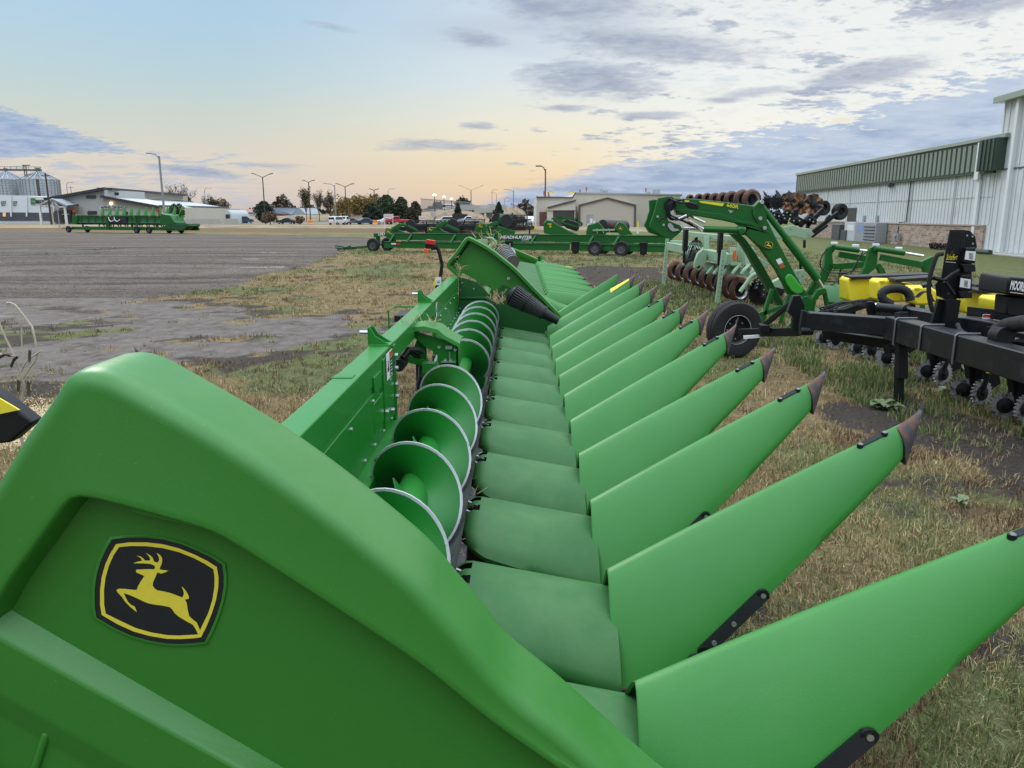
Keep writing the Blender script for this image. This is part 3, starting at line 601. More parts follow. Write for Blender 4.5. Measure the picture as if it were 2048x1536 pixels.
# marker lamp on bent post
mb = MB(); P0 = gy(880, 560, 9.8); P1 = gy(884, 530, 9.8); P2 = gy(878, 503, 9.8); P3 = gy(872, 490, 9.8); mb.tube([P0-Vector((0, 0, .1)), P0, P1, P2, P3], .022, 8); 
mb.box(P0-Vector((.0, 0, .08)), (.12, .05, .04))
mp = part(mb, 'lamp_post', [PLB], hd, True)
c = gy(862, 494, 9.8); mb = MB(); mb.box(c+Vector((-.01, 0, .015)), (.12, .09, .07), 0); mb.box(c+Vector((.035, 0, -.01)), (.07, .08, .05), 0); part(mb, 'lamp_housing', [PLB], mp, True, bevel=.01)
mb = MB(); mb.box(c+Vector((0, -.015, .06)), (.11, .09, .055), 0, Matrix.Rotation(rad(10), 3, 'Y')); mb.box(c+Vector((-.05, -.05, -.045)), (.07, .06, .05), 1, Matrix.Rotation(rad(12), 3, 'Y')); part(mb, 'lamp_lens', [REDP, ORG], mp, True, bevel=.006)
q = gy(877, 562, 9.7); mb = MB(); mb.box(q, (.07, .004, .10), 0); mb.prism([q+Vector(v) for v in ((-.035, .01, .05), (-.035, .01, -.06), (-.07, .01, -.055), (-.05, .01, .02))], (0, .003, 0), 1); mb.box(q+Vector((0, -.003, .0)), (.04, .002, .006), 2); mb.box(q+Vector((0, -.003, -.02)), (.035, .002, .008), 2); part(mb, 'paper_tag', [WHT, YEL, BLD], mp, True)
# ---- crop residue lying on the header
def straws(name, label, spots, n, L, m, seed=3, zs=.02, r=.0025):
    rr = random.Random(seed); mb = MB()
    for (c, ex) in spots:
        for _ in range(n):
            p = Vector(c)+Vector([rr.gauss(0, e) for e in ex]); a = rr.uniform(0, 2*PI); t = rr.uniform(-.3, .9); l = rr.uniform(.3, 1)*L
            mb.bar(p, p+Vector((cos(a)*cos(t), sin(a)*cos(t), sin(t)))*l, r*rr.uniform(.6, 2), r, 0)
    return solo(mb, name, [m], label, 'straw', kind='stuff', loc=spots[0][0], world=True)
straws('chaff', 'dry corn leaves and stalk bits caught in the pocket beside the black ribbed cone', [(tuple(gy(*Z7(1150, 540), 9.7)), (.05, .06, .03)), (tuple(gy(*Z7(845, 330), 9.9)), (.01, .03, .12))], 60, .16, STRAW)

straws('chaff', 'bits of husk and straw lying in the trough between auger and hoods', [((-.27, 2.3+.35*k, .53), (.02, .15, .01)) for k in range(22)], 9, .09, STRAW, 11, r=.0015)
straws('chaff', 'straw and dirt caught on the centre bracket and beam top', [((-.80, 5.55, 1.245), (.03, .12, .003)), ((-.66, 5.8, 1.21), (.03, .05, .005))], 22, .10, STRAW, 12, r=.0015)
# ================================================================ second corn header, parked behind in the same line
h2 = thing('corn_header', 'second green corn header with narrow rows parked in line behind the big one', 'corn header', (0, 18.5, 0))
YH0, YS, NB = 13.75, .525, 18
def scaled(o, s): o.scale = s; return o
for k in range(NB):
    y = YH0+YS*k-18.5
    scaled(put('hood', HM, h2, (.17, y, .08), s=(1, .70, 1)), (1, .70, 1))
    sn = put('snout', SM, h2, (.53, y, .70), (0, rad(40+.8*(k % 3)), 0), s=(.86, .70, .9))
    put('tip_cap', CPM if k < NB-1 else CPM, sn)
    if k == NB-1: sn['label'] = 'snout with yellow end piece'
mb = MB(); mb.bx(-.80, -.68, 13.2, 23.6, 1.1, 1.24); mb.bx(-.72, -.70, 13.2, 23.6, .7, 1.1); mb.bx(-.72, -.6, 13.2, 23.6, .35, .46)
for yy in (13.3, 18.4, 23.5): mb.bx(-.72, -.62, yy-.05, yy+.05, 0, .8); mb.bx(-.7, .4, yy-.04, yy+.04, .3, .38)
part(mb, 'rear_beam', [G_PNT], h2, True)
mb = MB(); P = []
for i in range(520):
    y = 13.3+i*.02; A = 2*PI*(y-13.3)/.35; P.append([(-.30+cos(A)*r, y, .88+sin(A)*r) for r in (.06, .13, .19)])
mb.grid(P, 0); mb.cyl((-.30, 13.3, .88), (-.30, 23.5, .88), .06, 12); part(mb, 'auger', [FLT], h2, True, sm=50)
# ribbed tube standing above the near end
a = gd(*Z3(455, 735), 13.2); b = gd(*Z3(500, 770), 13.2)
mb = MB(); n_ = 60; P = []
for i in range(n_*6):
    t = i/(n_*6); c = Vector(gd(*Z3(440, 715), 13.4)).lerp(Vector(gd(*Z3(508, 800), 13.1)), t); A = i*2*PI/30; r = .165-.02*t
    P.append(c)
mb.tube([P[int(i*(len(P)-1)/44)] for i in range(45)], [(.150 if i % 6 < 3 else .118)*(1-.1*i/45) for i in range(45)], 20); part(mb, 'corrugated_duct', [mat('grey_duct', (.16, .175, .175), .5, .3, var=.25)], h2, True, sm=25)
pf2 = [xz(gy(*Z3(*p), 23.4)) for p in ((385, 655), (400, 650), (530, 690), (735, 780))]+[Vector((.55, .72)), Vector((1.28, .40))]
mb = MB(); O3 = cr(pf2, 30); mb.grid([[(p.x, Y, p.y) for p in off2(O3, d)] for Y, d in ((23.9, .1), (23.9, 0), (23.4, 0), (23.4, .12), (23.45, .2))], 0)
Lq = [(p.x, 23.45, p.y) for p in off2(O3, .2)]; fillp(mb, Lq+[(.5, 23.45, .3), (-.7, 23.45, .3)]); part(mb, 'end_shield', [G_SHD], h2, True, sm=50)
# near-end rounded divider of the second header
mb = MB(); A0 = [gy(*Z7(*p), 13.3) for p in ((1440, 488), (1530, 522), (1600, 560), (1700, 590), (1740, 575))]
P = []
for i in range(9):
    t = i/8; pt = A0[min(3, int(t*4))].lerp(A0[min(4, int(t*4)+1)], t*4-int(t*4)) if t < 1 else A0[-1]
    P.append([(pt.x, 13.35+.28*sin(a_)*(1-t*.7), pt.z-.3*(1-cos(a_))*(1-.5*t)) for a_ in np.linspace(-PI/2, PI/2, 13)])
mb.grid(P, 0); part(mb, 'outer_divider', [G_PLA], h2, True, sm=60)
mb = MB(); g = gy(*Z2(2040, 905), 13.2)
P = [gd(*Z3(*q), 12.9) for q in ((300, 600), (325, 598), (350, 605), (372, 625), (378, 650), (365, 665))]; mb.tube(P, .02, 8); mb.box(gd(*Z3(270, 640), 12.9), (.16, .12, .12), 0); part(mb, 'bracket', [G_PALE], h2, True)
straws('chaff', 'pile of dry stalks and leaves on top of the second header', [(tuple(gd(*Z3(330, 650), 12.9)), (.10, .08, .07))], 70, .3, STRAW, 5, r=.004)
mb = MB(); t_ = sn
mb.add([S(s, t)*1.0+Vector((0, 0, .01)) for s in (.8, .97) for t in (.5, .2, -.2, -.5)], [(0, 1, 5, 4), (1, 2, 6, 5), (2, 3, 7, 6)]); put('yellow_strip', mb.mesh('yellow_strip', [YEL]), sn)
# ================================================================ ground sheet
def vnoise(x, y, s, seed=0, oct=4):
    r = np.random.default_rng(seed); out = np.zeros_like(x); amp = 1; tot = 0
    for o in range(oct):
        T_ = r.random((64, 64)); X = x/s; Y = y/s; xi = np.floor(X).astype(int); yi = np.floor(Y).astype(int); fx = X-xi; fy = Y-yi; fx = fx*fx*(3-2*fx); fy = fy*fy*(3-2*fy)
        g = lambda a, b: T_[a % 64, b % 64]
        out += amp*((g(xi, yi)*(1-fx)+g(xi+1, yi)*fx)*(1-fy)+(g(xi, yi+1)*(1-fx)+g(xi+1, yi+1)*fx)*fy); tot += amp; amp *= .5; s /= 2.03
    return out/tot
def pdist(x, y, poly):       # signed distance, positive inside
    d = np.full(x.shape, 1e9); ins = np.zeros(x.shape, bool); n = len(poly)
    for i in range(n):
        x0, y0 = poly[i]; x1, y1 = poly[(i+1) % n]; ex, ey = x1-x0, y1-y0; t = np.clip(((x-x0)*ex+(y-y0)*ey)/(ex*ex+ey*ey+1e-9), 0, 1)
        d = np.minimum(d, np.hypot(x-x0-t*ex, y-y0-t*ey)); c = ((y0 > y) != (y1 > y)) & (x < (x1-x0)*(y-y0)/(y1-y0+1e-12)+x0); ins ^= c
    return np.where(ins, d, -d)
def gpoly(px): return [(gz(*p).x, gz(*p).y) for p in px]
YARD = gpoly([(-900, 463), (0, 462), (150, 464), (380, 468), (560, 470), (700, 473), (790, 481), (760, 490), (690, 503), (600, 535), (520, 552), (430, 575), (330, 592), (225, 606), (180, 640), (-900, 660)])
MUD = gpoly([(180, 596), (300, 603), (420, 604), (560, 636), (680, 626), (770, 655), (745, 690), (640, 676), (560, 700), (430, 712), (300, 748), (150, 762), (0, 748), (-600, 760), (-600, 600)])
SOIL = [gpoly([(1690, 830), (1800, 805), (2048, 860), (2300, 900), (2300, 1040), (2010, 985), (1860, 905), (1730, 880)]), gpoly([(1120, 545), (1190, 532), (1330, 535), (1350, 560), (1230, 580), (1170, 575)]), gpoly([(1330, 560), (1440, 570), (1420, 600), (1340, 590)])]
STRIP = gpoly([(-300, 451), (300, 452), (830, 452), (1320, 458), (1320, 463), (800, 466), (300, 463), (-300, 461)])
ROAD = gpoly([(-900, 446.5), (500, 447.6), (830, 447.8), (1400, 457), (1400, 454), (900, 445.2), (0, 444), (-900, 443.6)])
def masks(x, y):
    nz = (vnoise(x, y, 2.3, 1, 5)-.5); nb = (vnoise(x, y, 7., 2, 4)-.5)
    yard = np.clip((pdist(x, y, YARD)+nz*1.6)/.5+.5, 0, 1)
    mud = np.clip((pdist(x, y, MUD)+nz*1.7)/.4+.5, 0, 1); mud *= 1-.9*np.clip((vnoise(x, y, .9, 9, 5)-.53)*12, 0, 1)
    soil = np.zeros_like(x)
    for s_ in SOIL: soil = np.maximum(soil, np.clip((pdist(x, y, s_)+nz*1.5)/.35+.5, 0, 1))
    soil = np.maximum(soil, np.clip((vnoise(x, y, 1.1, 12, 5)-.66)*9, 0, 1)*.7)
    soil = np.maximum(soil, np.clip((pdist(x, y, MUD)+1.4+nz*2.5)/.8, 0, 1)*np.clip((vnoise(x, y, .6, 13, 4)-.45)*8, 0, 1)*.9)
    green = np.clip((vnoise(x, y, 2.6, 5, 5)-.5)*4.5+.30+.36*np.clip((x-1.5)/4, 0, 1), 0, 1)
    lawn = np.clip((x-9+.12*(y-20)*0)/3, 0, 1)*np.clip((y-11)/4, 0, 1); green = np.maximum(green, lawn); soil = soil*(1-lawn)
    strip = np.clip(pdist(x, y, STRIP)/2+.5, 0, 1); green = green*(1-strip)
    road = np.clip(pdist(x, y, ROAD)/2+.5, 0, 1)
    return yard, mud, soil, green, lawn, strip, road
def dens(a, b, st): return list(np.arange(a, b, st))
xs = np.array(sorted(set([-3000, -1500, -700, -400, -300, -220, -170, -130]+dens(-110, -20, 1.0)+dens(-20, 12, .125*1.6)+dens(12, 60, .8)+[70, 90, 120, 170, 250, 400, 700, 1500, 3000])))
ys = np.array(sorted(set([-60, -20, -8, -4]+dens(-2, 24, .2)+dens(24, 60, .4)+dens(60, 230, 1.5)+[260, 300, 400, 600, 1000, 2000, 4000])))
GX, GY = np.meshgrid(xs, ys)
yd, md, so_, gr, lw, st, rdm = masks(GX, GY)
near = np.clip((60-GY)/50, 0, 1)
GZ = (vnoise(GX, GY, 1.1, 20, 4)-.5)*.05*near*(1-md*.6)+(vnoise(GX, GY, 9, 21, 3)-.5)*.08*near
GZ -= .02*near*yd
GZ = GZ*(1-.85*md); Rr = np.hypot(.62*(GX+15), 1.15*(GY-29)); rut = (1-md)*(np.abs(np.sin(Rr*1.6+3*vnoise(GX, GY, 9, 30, 3)))-.5)*.055*yd*near+(vnoise(GX, GY, .5, 33, 3)-.5)*.05*yd*near; GZ += rut
GZ += lw*np.clip((GX-10)/14, 0, 1)*.0
def ground_z(x, y):
    x = np.atleast_1d(np.asarray(x, float)); y = np.atleast_1d(np.asarray(y, float))
    i = np.clip(np.searchsorted(xs, x)-1, 0, len(xs)-2); j = np.clip(np.searchsorted(ys, y)-1, 0, len(ys)-2)
    fx = (x-xs[i])/(xs[i+1]-xs[i]); fy = (y-ys[j])/(ys[j+1]-ys[j])
    return (GZ[j, i]*(1-fx)+GZ[j, i+1]*fx)*(1-fy)+(GZ[j+1, i]*(1-fx)+GZ[j+1, i+1]*fx)*fy
ny_, nx_ = GX.shape
me = bpy.data.meshes.new('ground'); V = np.stack([GX, GY, GZ], -1).reshape(-1, 3)
idx = np.arange(ny_*nx_).reshape(ny_, nx_); F = np.stack([idx[:-1, :-1], idx[:-1, 1:], idx[1:, 1:], idx[1:, :-1]], -1).reshape(-1, 4)
me.vertices.add(len(V)); me.vertices.foreach_set('co', V.ravel()); me.loops.add(F.size); me.loops.foreach_set('vertex_index', F.ravel().astype(np.int32)); me.polygons.add(len(F)); me.polygons.foreach_set('loop_start', (np.arange(len(F))*4).astype(np.int32)); me.update(calc_edges=True); me.shade_smooth()
for nm, dat in (('mA', (yd, md, so_, np.ones_like(yd))), ('mB', (gr, np.maximum(st, 0), rdm, np.ones_like(yd)))):
    at = me.color_attributes.new(nm, 'FLOAT_COLOR', 'POINT'); at.data.foreach_set('color', np.stack(dat, -1).astype(np.float32).ravel())
m = bpy.data.materials.new('ground_soil_and_grass'); m.use_nodes = True; T = NT(m.node_tree); b = T.n['Principled BSDF']
pos = T.new('ShaderNodeNewGeometry').outputs['Position']
A_ = T.new('ShaderNodeSeparateColor', {0: T.new('ShaderNodeVertexColor', layer_name='mA').outputs[0]}); B_ = T.new('ShaderNodeSeparateColor', {0: T.new('ShaderNodeVertexColor', layer_name='mB').outputs[0]})
f1 = T.noise(pos, 3, 10, .7); f2 = T.noise(pos, 22, 8, .7); f3 = T.noise(pos, 90, 4, .7); f5 = T.noise(pos, 1.7, 9, .75); f6 = T.noise(T.mapping(pos, scale=(1, .6, 1)), 6, 8, .75); f4 = T.noise(T.mapping(pos, scale=(.5, 2.2, 1)), 1.2, 6, .6, .5)
brk = T.m('ADD', T.m('MULTIPLY', T.m('SUBTRACT', f2, .5), .9), T.m('MULTIPLY', T.m('SUBTRACT', f5, .5), 1.6))
f2b = T.m('ADD', T.m('MULTIPLY', f2, .45), T.m('ADD', T.m('MULTIPLY', f6, .35), T.m('MULTIPLY', f5, .2)))
ctrv = T.new('ShaderNodeVectorMath', {0: T.mapping(pos, scale=(1, 1, 0)), 1: (-15.0, 29.0, 0)}, operation='SUBTRACT').outputs[0]
rr_ = T.new('ShaderNodeVectorMath', {0: T.mapping(ctrv, scale=(.62, 1.15, 1))}, operation='LENGTH').outputs['Value']
trk = T.m('ADD', T.m('MULTIPLY', T.noise(T.new('ShaderNodeCombineXYZ', {0: T.m('ADD', rr_, T.m('MULTIPLY', f5, 1.5)), 1: 0, 2: 0}).outputs[0], .42, 6, .72), .75), T.m('MULTIPLY', T.noise(T.mapping(pos, rot=(0, 0, rad(8)), scale=(.25, 1.3, 1)), .8, 7, .75), .25))
def msk(s_, k=1): return T.step(T.m('ADD', s_, T.m('MULTIPLY', brk, k)), .35, .65)
straw = T.ramp(f2b, [(.34, (.045, .031, .019)), (.46, (.165, .12, .062)), (.58, (.29, .22, .115)), (.72, (.40, .32, .19))])
gree = T.ramp(f2b, [(.33, (.03, .035, .015)), (.48, (.115, .125, .052)), (.68, (.25, .25, .12))])
lawnc = T.ramp(f2b, [(.3, (.03, .055, .012)), (.5, (.05, .09, .02)), (.7, (.08, .13, .035))])
brown = T.ramp(f2b, [(.35, (.045, .028, .019)), (.52, (.13, .082, .052)), (.7, (.24, .165, .10))])
soilc = T.ramp(f2, [(.3, (.032, .026, .022)), (.55, (.08, .067, .057)), (.8, (.15, .128, .108))])
gravel = T.mix(T.step(trk, .42, .58), T.ramp(f2b, [(.34, (.030, .023, .018)), (.5, (.075, .060, .049)), (.68, (.17, .142, .12))]), T.ramp(f2b, [(.34, (.07, .057, .047)), (.5, (.165, .138, .117)), (.68, (.29, .255, .222))]))
mudc = T.mix(T.step(T.m('ADD', T.m('MULTIPLY', f6, .5), T.m('MULTIPLY', f5, .5)), .45, .54), T.ramp(f5, [(.3, (.055, .044, .038)), (.5, (.11, .092, .08))]), T.ramp(f1, [(.3, (.095, .08, .07)), (.55, (.145, .126, .113)), (.8, (.20, .18, .166))]))
stripc = T.ramp(T.noise(T.mapping(pos, scale=(.15, 1.4, 1)), 3, 8, .7), [(.3, (.06, .04, .022)), (.5, (.15, .105, .058)), (.7, (.27, .20, .12))])
c = T.mix(msk(B_.outputs[0], .8), straw, gree)
c = T.mix(T.m('MULTIPLY', T.step(f1, .56, .68), .7), c, brown)
c = T.mix(msk(A_.outputs[2], 1), c, soilc)
c = T.mix(B_.outputs[1], c, stripc)
c = T.mix(msk(A_.outputs[0], .8), c, gravel)
c = T.mix(msk(A_.outputs[1], .7), c, mudc)
c = T.mix(B_.outputs[2], c, (.22, .205, .19))
spk = T.step(f3, .68, .75); c = T.mix(T.m('MULTIPLY', spk, T.m('MULTIPLY', A_.outputs[0], .5)), c, (.36, .35, .34))
# puddles and wet sheen follow low spots of the yard
wet = T.m('MULTIPLY', T.step(T.noise(T.mapping(pos, scale=(.16, .9, 1)), 1.1, 5, .55, .3), .58, .68), A_.outputs[0])
c = T.mix(T.m('MULTIPLY', wet, .7), c, (.05, .044, .042)); T.set(b, 'Base Color', c)
T.set(b, 'Roughness', T.m('SUBTRACT', T.m('SUBTRACT', .93, T.m('MULTIPLY', A_.outputs[1], .12)), T.m('MULTIPLY', wet, .5))); b.inputs['Specular IOR Level'].default_value = .06
hgt = T.m('ADD', T.m('MULTIPLY', f2, 1.0), T.m('MULTIPLY', f3, .4))
bst = T.m('SUBTRACT', .9, T.m('MULTIPLY', A_.outputs[1], .78))
T.set(b, 'Normal', T.new('ShaderNodeBump', {'Height': hgt, 'Strength': bst, 'Distance': .05}).outputs[0])
me.materials.append(m); gnd = put('ground', me); gnd['kind'] = 'structure'
# puddles: thin water sheets in the ruts of the yard
WAT = mat('puddle_water', (.05, .05, .052), .06, spec=.6, var=.05, bump=.0)
mb = MB()
for (px, py, wx, wy, sd) in ((553, 534, 2.6, .30, 1), (540, 505, 2.2, .28, 2), (508, 517, 1.1, .3, 3), (150, 500, 3, .35, 5), (60, 507, 2.6, .35, 6), (205, 498, 1.8, .3, 7), (140, 648, 1.1, .04, 8), (110, 508, 2, .3, 9), (20, 510, 2.6, .35, 10), (250, 496, 2.2, .25, 11), (95, 500, 1.6, .2, 12), (175, 506, 1.8, .2, 13)):
    if wx < .01: continue
    g = gz(px, py, 0); rr = np.random.default_rng(sd); n = 36; pts = []
    ph = rr.uniform(0, 6, 4)
    for k in range(n):
        a = 2*PI*k/n; q = 1+.25*sin(3*a+ph[0])+.2*sin(5*a+ph[1])+.15*sin(9*a+ph[2]); pts.append((g.x+wx/2*cos(a)*q, g.y+wy*cos(a)*.5+wy*sin(a)*q, 0))
    zmax = float(ground_z([p[0] for p in pts], [p[1] for p in pts]).mean())+.006
    mb.add([(x, y, zmax) for x, y, z in pts], [tuple(range(n))])
solo(mb, 'puddle_water', [WAT], 'thin rain puddles in the wheel ruts of the gravel yard', 'puddle', kind='structure')
# ================================================================ grass blades near the camera
def blades(name, n, region, hgt, wid, cols, seed, dens_fn, label, lean=.6, clump=.0, thr=0, cm=None):
    r = np.random.default_rng(seed); x0, x1, y0, y1 = region
    # density falls with distance: sample y with 1/y weighting
    u_ = r.random(n*3); y = y0*(y1/y0)**u_; x = r.uniform(x0, x1, n*3)
    # keep inside the camera's wedge, with margin
    keep = (np.abs(x) < .80*(y+1.2)+1.5) & (r.random(n*3) < np.clip(dens_fn(x, y), 0, 1)); x = x[keep][:n]; y = y[keep][:n]; n = len(x)
    if clump: 
        cx_ = r.normal(0, clump, n); cy_ = r.normal(0, clump, n); q = (np.arange(n)//14)*14; x = x[q]+cx_; y = y[q]+cy_
    z = ground_z(x, y); dist = np.hypot(x, y)
    h = hgt*r.uniform(.45, 1.25, n); wd = wid*(1+dist*.16)*r.uniform(.7, 1.3, n); a = r.uniform(0, 2*PI, n); ln = np.abs(r.normal(0, lean, n)); la = r.uniform(0, 2*PI, n)
    dxv, dyv = np.cos(a)*wd/2, np.sin(a)*wd/2; tx, ty = np.cos(la)*np.sin(ln)*h, np.sin(la)*np.sin(ln)*h; tz = np.cos(np.minimum(ln, 1.45))*h
    V = np.zeros((n, 5, 3)); V[:, 0] = np.stack([x-dxv, y-dyv, z-.005], -1); V[:, 1] = np.stack([x+dxv, y+dyv, z-.005], -1)
    V[:, 2] = np.stack([x+tx*.35+dxv*.8, y+ty*.35+dyv*.8, z+tz*.6], -1); V[:, 3] = np.stack([x+tx*.35-dxv*.8, y+ty*.35-dyv*.8, z+tz*.6], -1); V[:, 4] = np.stack([x+tx, y+ty, z+tz], -1)
    me = bpy.data.meshes.new(name); me.vertices.add(n*5); me.vertices.foreach_set('co', V.ravel())
    base = np.arange(n)*5; q4 = np.stack([base, base+1, base+2, base+3], -1); t3 = np.stack([base+3, base+2, base+4], -1)
    loops = np.concatenate([q4, t3], 1).ravel().astype(np.int32); me.loops.add(len(loops)); me.loops.foreach_set('vertex_index', loops)
    ls = np.stack([np.arange(n)*7, np.arange(n)*7+4], -1).ravel().astype(np.int32); me.polygons.add(n*2); me.polygons.foreach_set('loop_start', ls); me.update(calc_edges=True)
    gm = masks(x, y)[3] if cm is None else np.full(n, cm); pick = np.clip(gm*.85+r.normal(0, .34, n), 0, 1)[:, None]
    ca, cb, cc = (np.array(c_) for c_ in cols); col = ca*(1-pick)+cb*pick; bz = (vnoise(x, y, 1.1, 44, 3) > .60)[:, None]; col = np.where(bz & (r.random(n) < .7)[:, None], cc, col); col = col*r.uniform(.55, 1.45, (n, 1))
    C = np.ones((n, 5, 4)); C[:, :, :3] = col[:, None, :]; at = me.color_attributes.new('col', 'FLOAT_COLOR', 'POINT'); at.data.foreach_set('color', C.astype(np.float32).ravel())
    if 'blade' not in MATS:
        mm = bpy.data.materials.new('grass_blade'); mm.use_nodes = True; TT = NT(mm.node_tree); bb = TT.n['Principled BSDF']; TT.set(bb, 'Base Color', TT.new('ShaderNodeVertexColor', layer_name='col').outputs[0]); bb.inputs['Roughness'].default_value = .75; bb.inputs['Specular IOR Level'].default_value = .25; MATS['blade'] = mm
    me.materials.append(MATS['blade']); o = put(name, me); return tag(o, label, 'grass', kind='stuff')
def dg(x, y):
    k = masks(x, y); under = ((x > -.9) & (x < .4) & (y < 24) & (y > 1.5))
    return (1-k[0]*1.0)*(1-k[1]*.98)*(1-k[2]*.85)*np.where(under, .15, 1)
STR, GRN, BRN = (.37, .275, .14), (.14, .16, .06), (.14, .08, .048)
blades('dry_grass', 150000, (-16, 14, 1.3, 26), .065, .0032, (STR, GRN, BRN), 51, dg, 'short dry mown grass with green and straw blades around the headers', .95, .05)
blades('dry_grass', 130000, (-.2, 6.5, 1.25, 7.0), .055, .0026, ((.46, .345, .185), (.14, .19, .06), (.17, .095, .055)), 58, dg, 'dense matted dead grass at the lower right beside the snouts', 1.15, .035)
blades('dry_grass', 60000, (-7, -.8, 2.5, 9.0), .05, .0028, ((.38, .29, .15), (.14, .16, .055), (.15, .085, .05)), 59, dg, 'matted dead grass left of the header beam', 1.1, .04)
blades('dry_grass', 26000, (-16, 14, 1.4, 22), .10, .0034, ((.48, .38, .21), (.14, .19, .065), (.2, .12, .07)), 52, lambda x, y: dg(x, y)*(vnoise(x, y, .8, 60, 3) > .5), 'longer straw tufts standing out of the mown grass', .7, .03)
def rowd(x, y):
    c = 4.15+(y-7.5)*.02; return np.clip((vnoise(x, y, .6, 71, 3)-.38)*6, .12, 1)*np.where((x > c-.6+.25*vnoise(x, y, .7, 70, 2)) & (x < c+2.2) & (y > 6.2), 1, 0)*np.where((y < 8.0) & (x < 4.6), .2, 1)
blades('dry_grass', 60000, (-22, 16, 24, 62), .10, .0026, (STR, GRN, BRN), 57, dg, 'distant dry grass on the field round the long cart', .8, .07)
blades('lush_grass', 22000, (2.6, 8.5, 6.2, 15.5), .13, .005, ((.24, .24, .10), (.13, .18, .06), (.17, .17, .08)), 53, rowd, 'lush tall green grass growing under and beside the black planter', .55, .04, cm=.9)
blades('lush_grass', 12000, (1.5, 6.5, 15.5, 24), .10, .005, ((.26, .25, .11), (.13, .18, .06), (.15, .15, .07)), 54, lambda x, y: np.where(np.abs(x-5.2) < 2.2, 1, 0), 'green unmown grass round the pale green tillage tool', .6, .05, cm=.7)
# little gravel stones on the yard
mb = MB(); rr = random.Random(5)
for _ in range(7500):
    y = 6.5*(46/6.5)**rr.random(); x = -.1*y-rr.random()*(.68*y)-.5; k = masks(np.array([x]), np.array([y]))
    if k[0][0]+k[1][0] < .5 or (k[1][0] > .3 and rr.random() < .93): continue
    s_ = rr.uniform(.006, .017)*(1+y*.035); z = float(ground_z(x, y)[0]); mb.box((x, y, z+s_*.2), (s_*rr.uniform(.7, 1.4), s_, s_*.7), 0, Matrix.Rotation(rr.uniform(0, 3), 3, 'Z'))
solo(mb, 'loose_gravel', [mat('stone', (.17, .15, .13), .9, var=.6, vs=1.3, c2=(.33, .31, .28), cs=2.2, cth=(.50, .54), spec=.15)], 'loose stones scattered over the gravel yard', 'gravel', kind='stuff')
# ================================================================ black planter toolbar on the right
pl_ = thing('planter', 'black planter toolbar with yellow tanks and silver toothed closing wheels standing in tall grass', 'planter', (4.4, 8.3, 0))
B0 = gd(1790, 658, 8.42); C0 = gd(2048, 724, 6.35); A0_ = gd(1612, 640, 9.05)
dm_ = (C0-B0).normalized(); C1 = C0+dm_*2.2; B0.z = C0.z = C1.z = A0_.z = .80
mb = MB(); mb.bar(B0-dm_*.05, C1, .20, .25); part(mb, 'main_beam', [BLKS], pl_, True, bevel=.012)
mb = MB(); mb.bar(A0_, B0+(A0_-B0).normalized()*-.1+Vector((.02, .12, 0)), .17, .20); wb = part(mb, 'wing_beam', [BLKS], pl_, True, bevel=.01)
mb = MB(); a = gd(1650, 668, 9.3); b = gd(1785, 688, 8.7); mb.bar(a, b, .10, .11); mb.bar(a+Vector((0, 0, .0)), a+Vector((0, 0, .14)), .06, .06); part(mb, 'lower_bar', [BLK], pl_, True, bevel=.006)
# second beam behind, carrying the cylinder
D0 = gd(1752, 618, 9.6); D1 = gd(2010, 664, 7.6); mb = MB(); mb.bar(D0, D1, .18, .17); part(mb, 'upper_beam', [BLKS], pl_, True, bevel=.01)
mb = MB(); mb.bar(D1+Vector((.0, .1, .02)), D1+(D1-D0)*.9, .3, .05); mb.bar(gd(1935, 622, 8.3), gd(2030, 634, 7.6), .02, .10); part(mb, 'deck_plate', [BLK], pl_, True, bevel=.004)
p_ = gd(1974, 632, 7.95); mb = MB(); mb.box(p_+Vector((-.03, -.04, -.015)), (.075, .006, .075), 0); mb.box(p_+Vector((-.03, -.045, .008)), (.07, .004, .022), 1); part(mb, 'warning_decal', [WHT, REDP], pl_, True)
for t in (.10, .34, .62): q = B0.lerp(C0, t); part(MB().tube([q+Vector((-.112, 0, -.15)), q+Vector((-.112, 0, .115)), q+Vector((-.09, 0, .136)), q+Vector((.115, 0, .136))], .010, 8), 'u_bolt', [mat('dull_steel', (.16, .165, .175), .45, .5)], pl_, True)
# jack stand
j0 = gd(1800, 648, 8.35); jf = gz(1797, 808, 0); mb = MB(); mb.bar(Vector((j0.x, j0.y, .98)), Vector((jf.x, jf.y, .28)), .10, .10); mb.bar(Vector((j0.x, j0.y, .9)).lerp(Vector((jf.x, jf.y, .0)), .55), Vector((jf.x, jf.y, .0)), .08, .08)
jk = part(mb, 'jack_stand', [BLK], pl_, True, bevel=.006)
mb = MB(); mb.tube([gd(1822, 684, 8.2), gd(1830, 672, 8.2), gd(1836, 674, 8.2), gd(1826, 688, 8.2)], .006, 6); part(mb, 'pin_clip', [SIL], jk, True)
for q in ((1822, 655), (1834, 655), (1822, 691)): bolt(jk, gd(*q, 8.25), (0, -1, .2), .018)
mb = MB(); a = gd(1790, 697, 8.55); mb.cyl(a+Vector((-.1, -.03, 0)), a+Vector((.06, .03, 0)), .055, 16); part(mb, 'hinge_pin', [BLK], pl_, True); mb = MB(); a = gd(1614, 662, 9.0); mb.cyl(a+Vector((-.08, 0, 0)), a+Vector((.06, 0, 0)), .05, 16); part(mb, 'hinge_pin', [BLK], pl_, True)
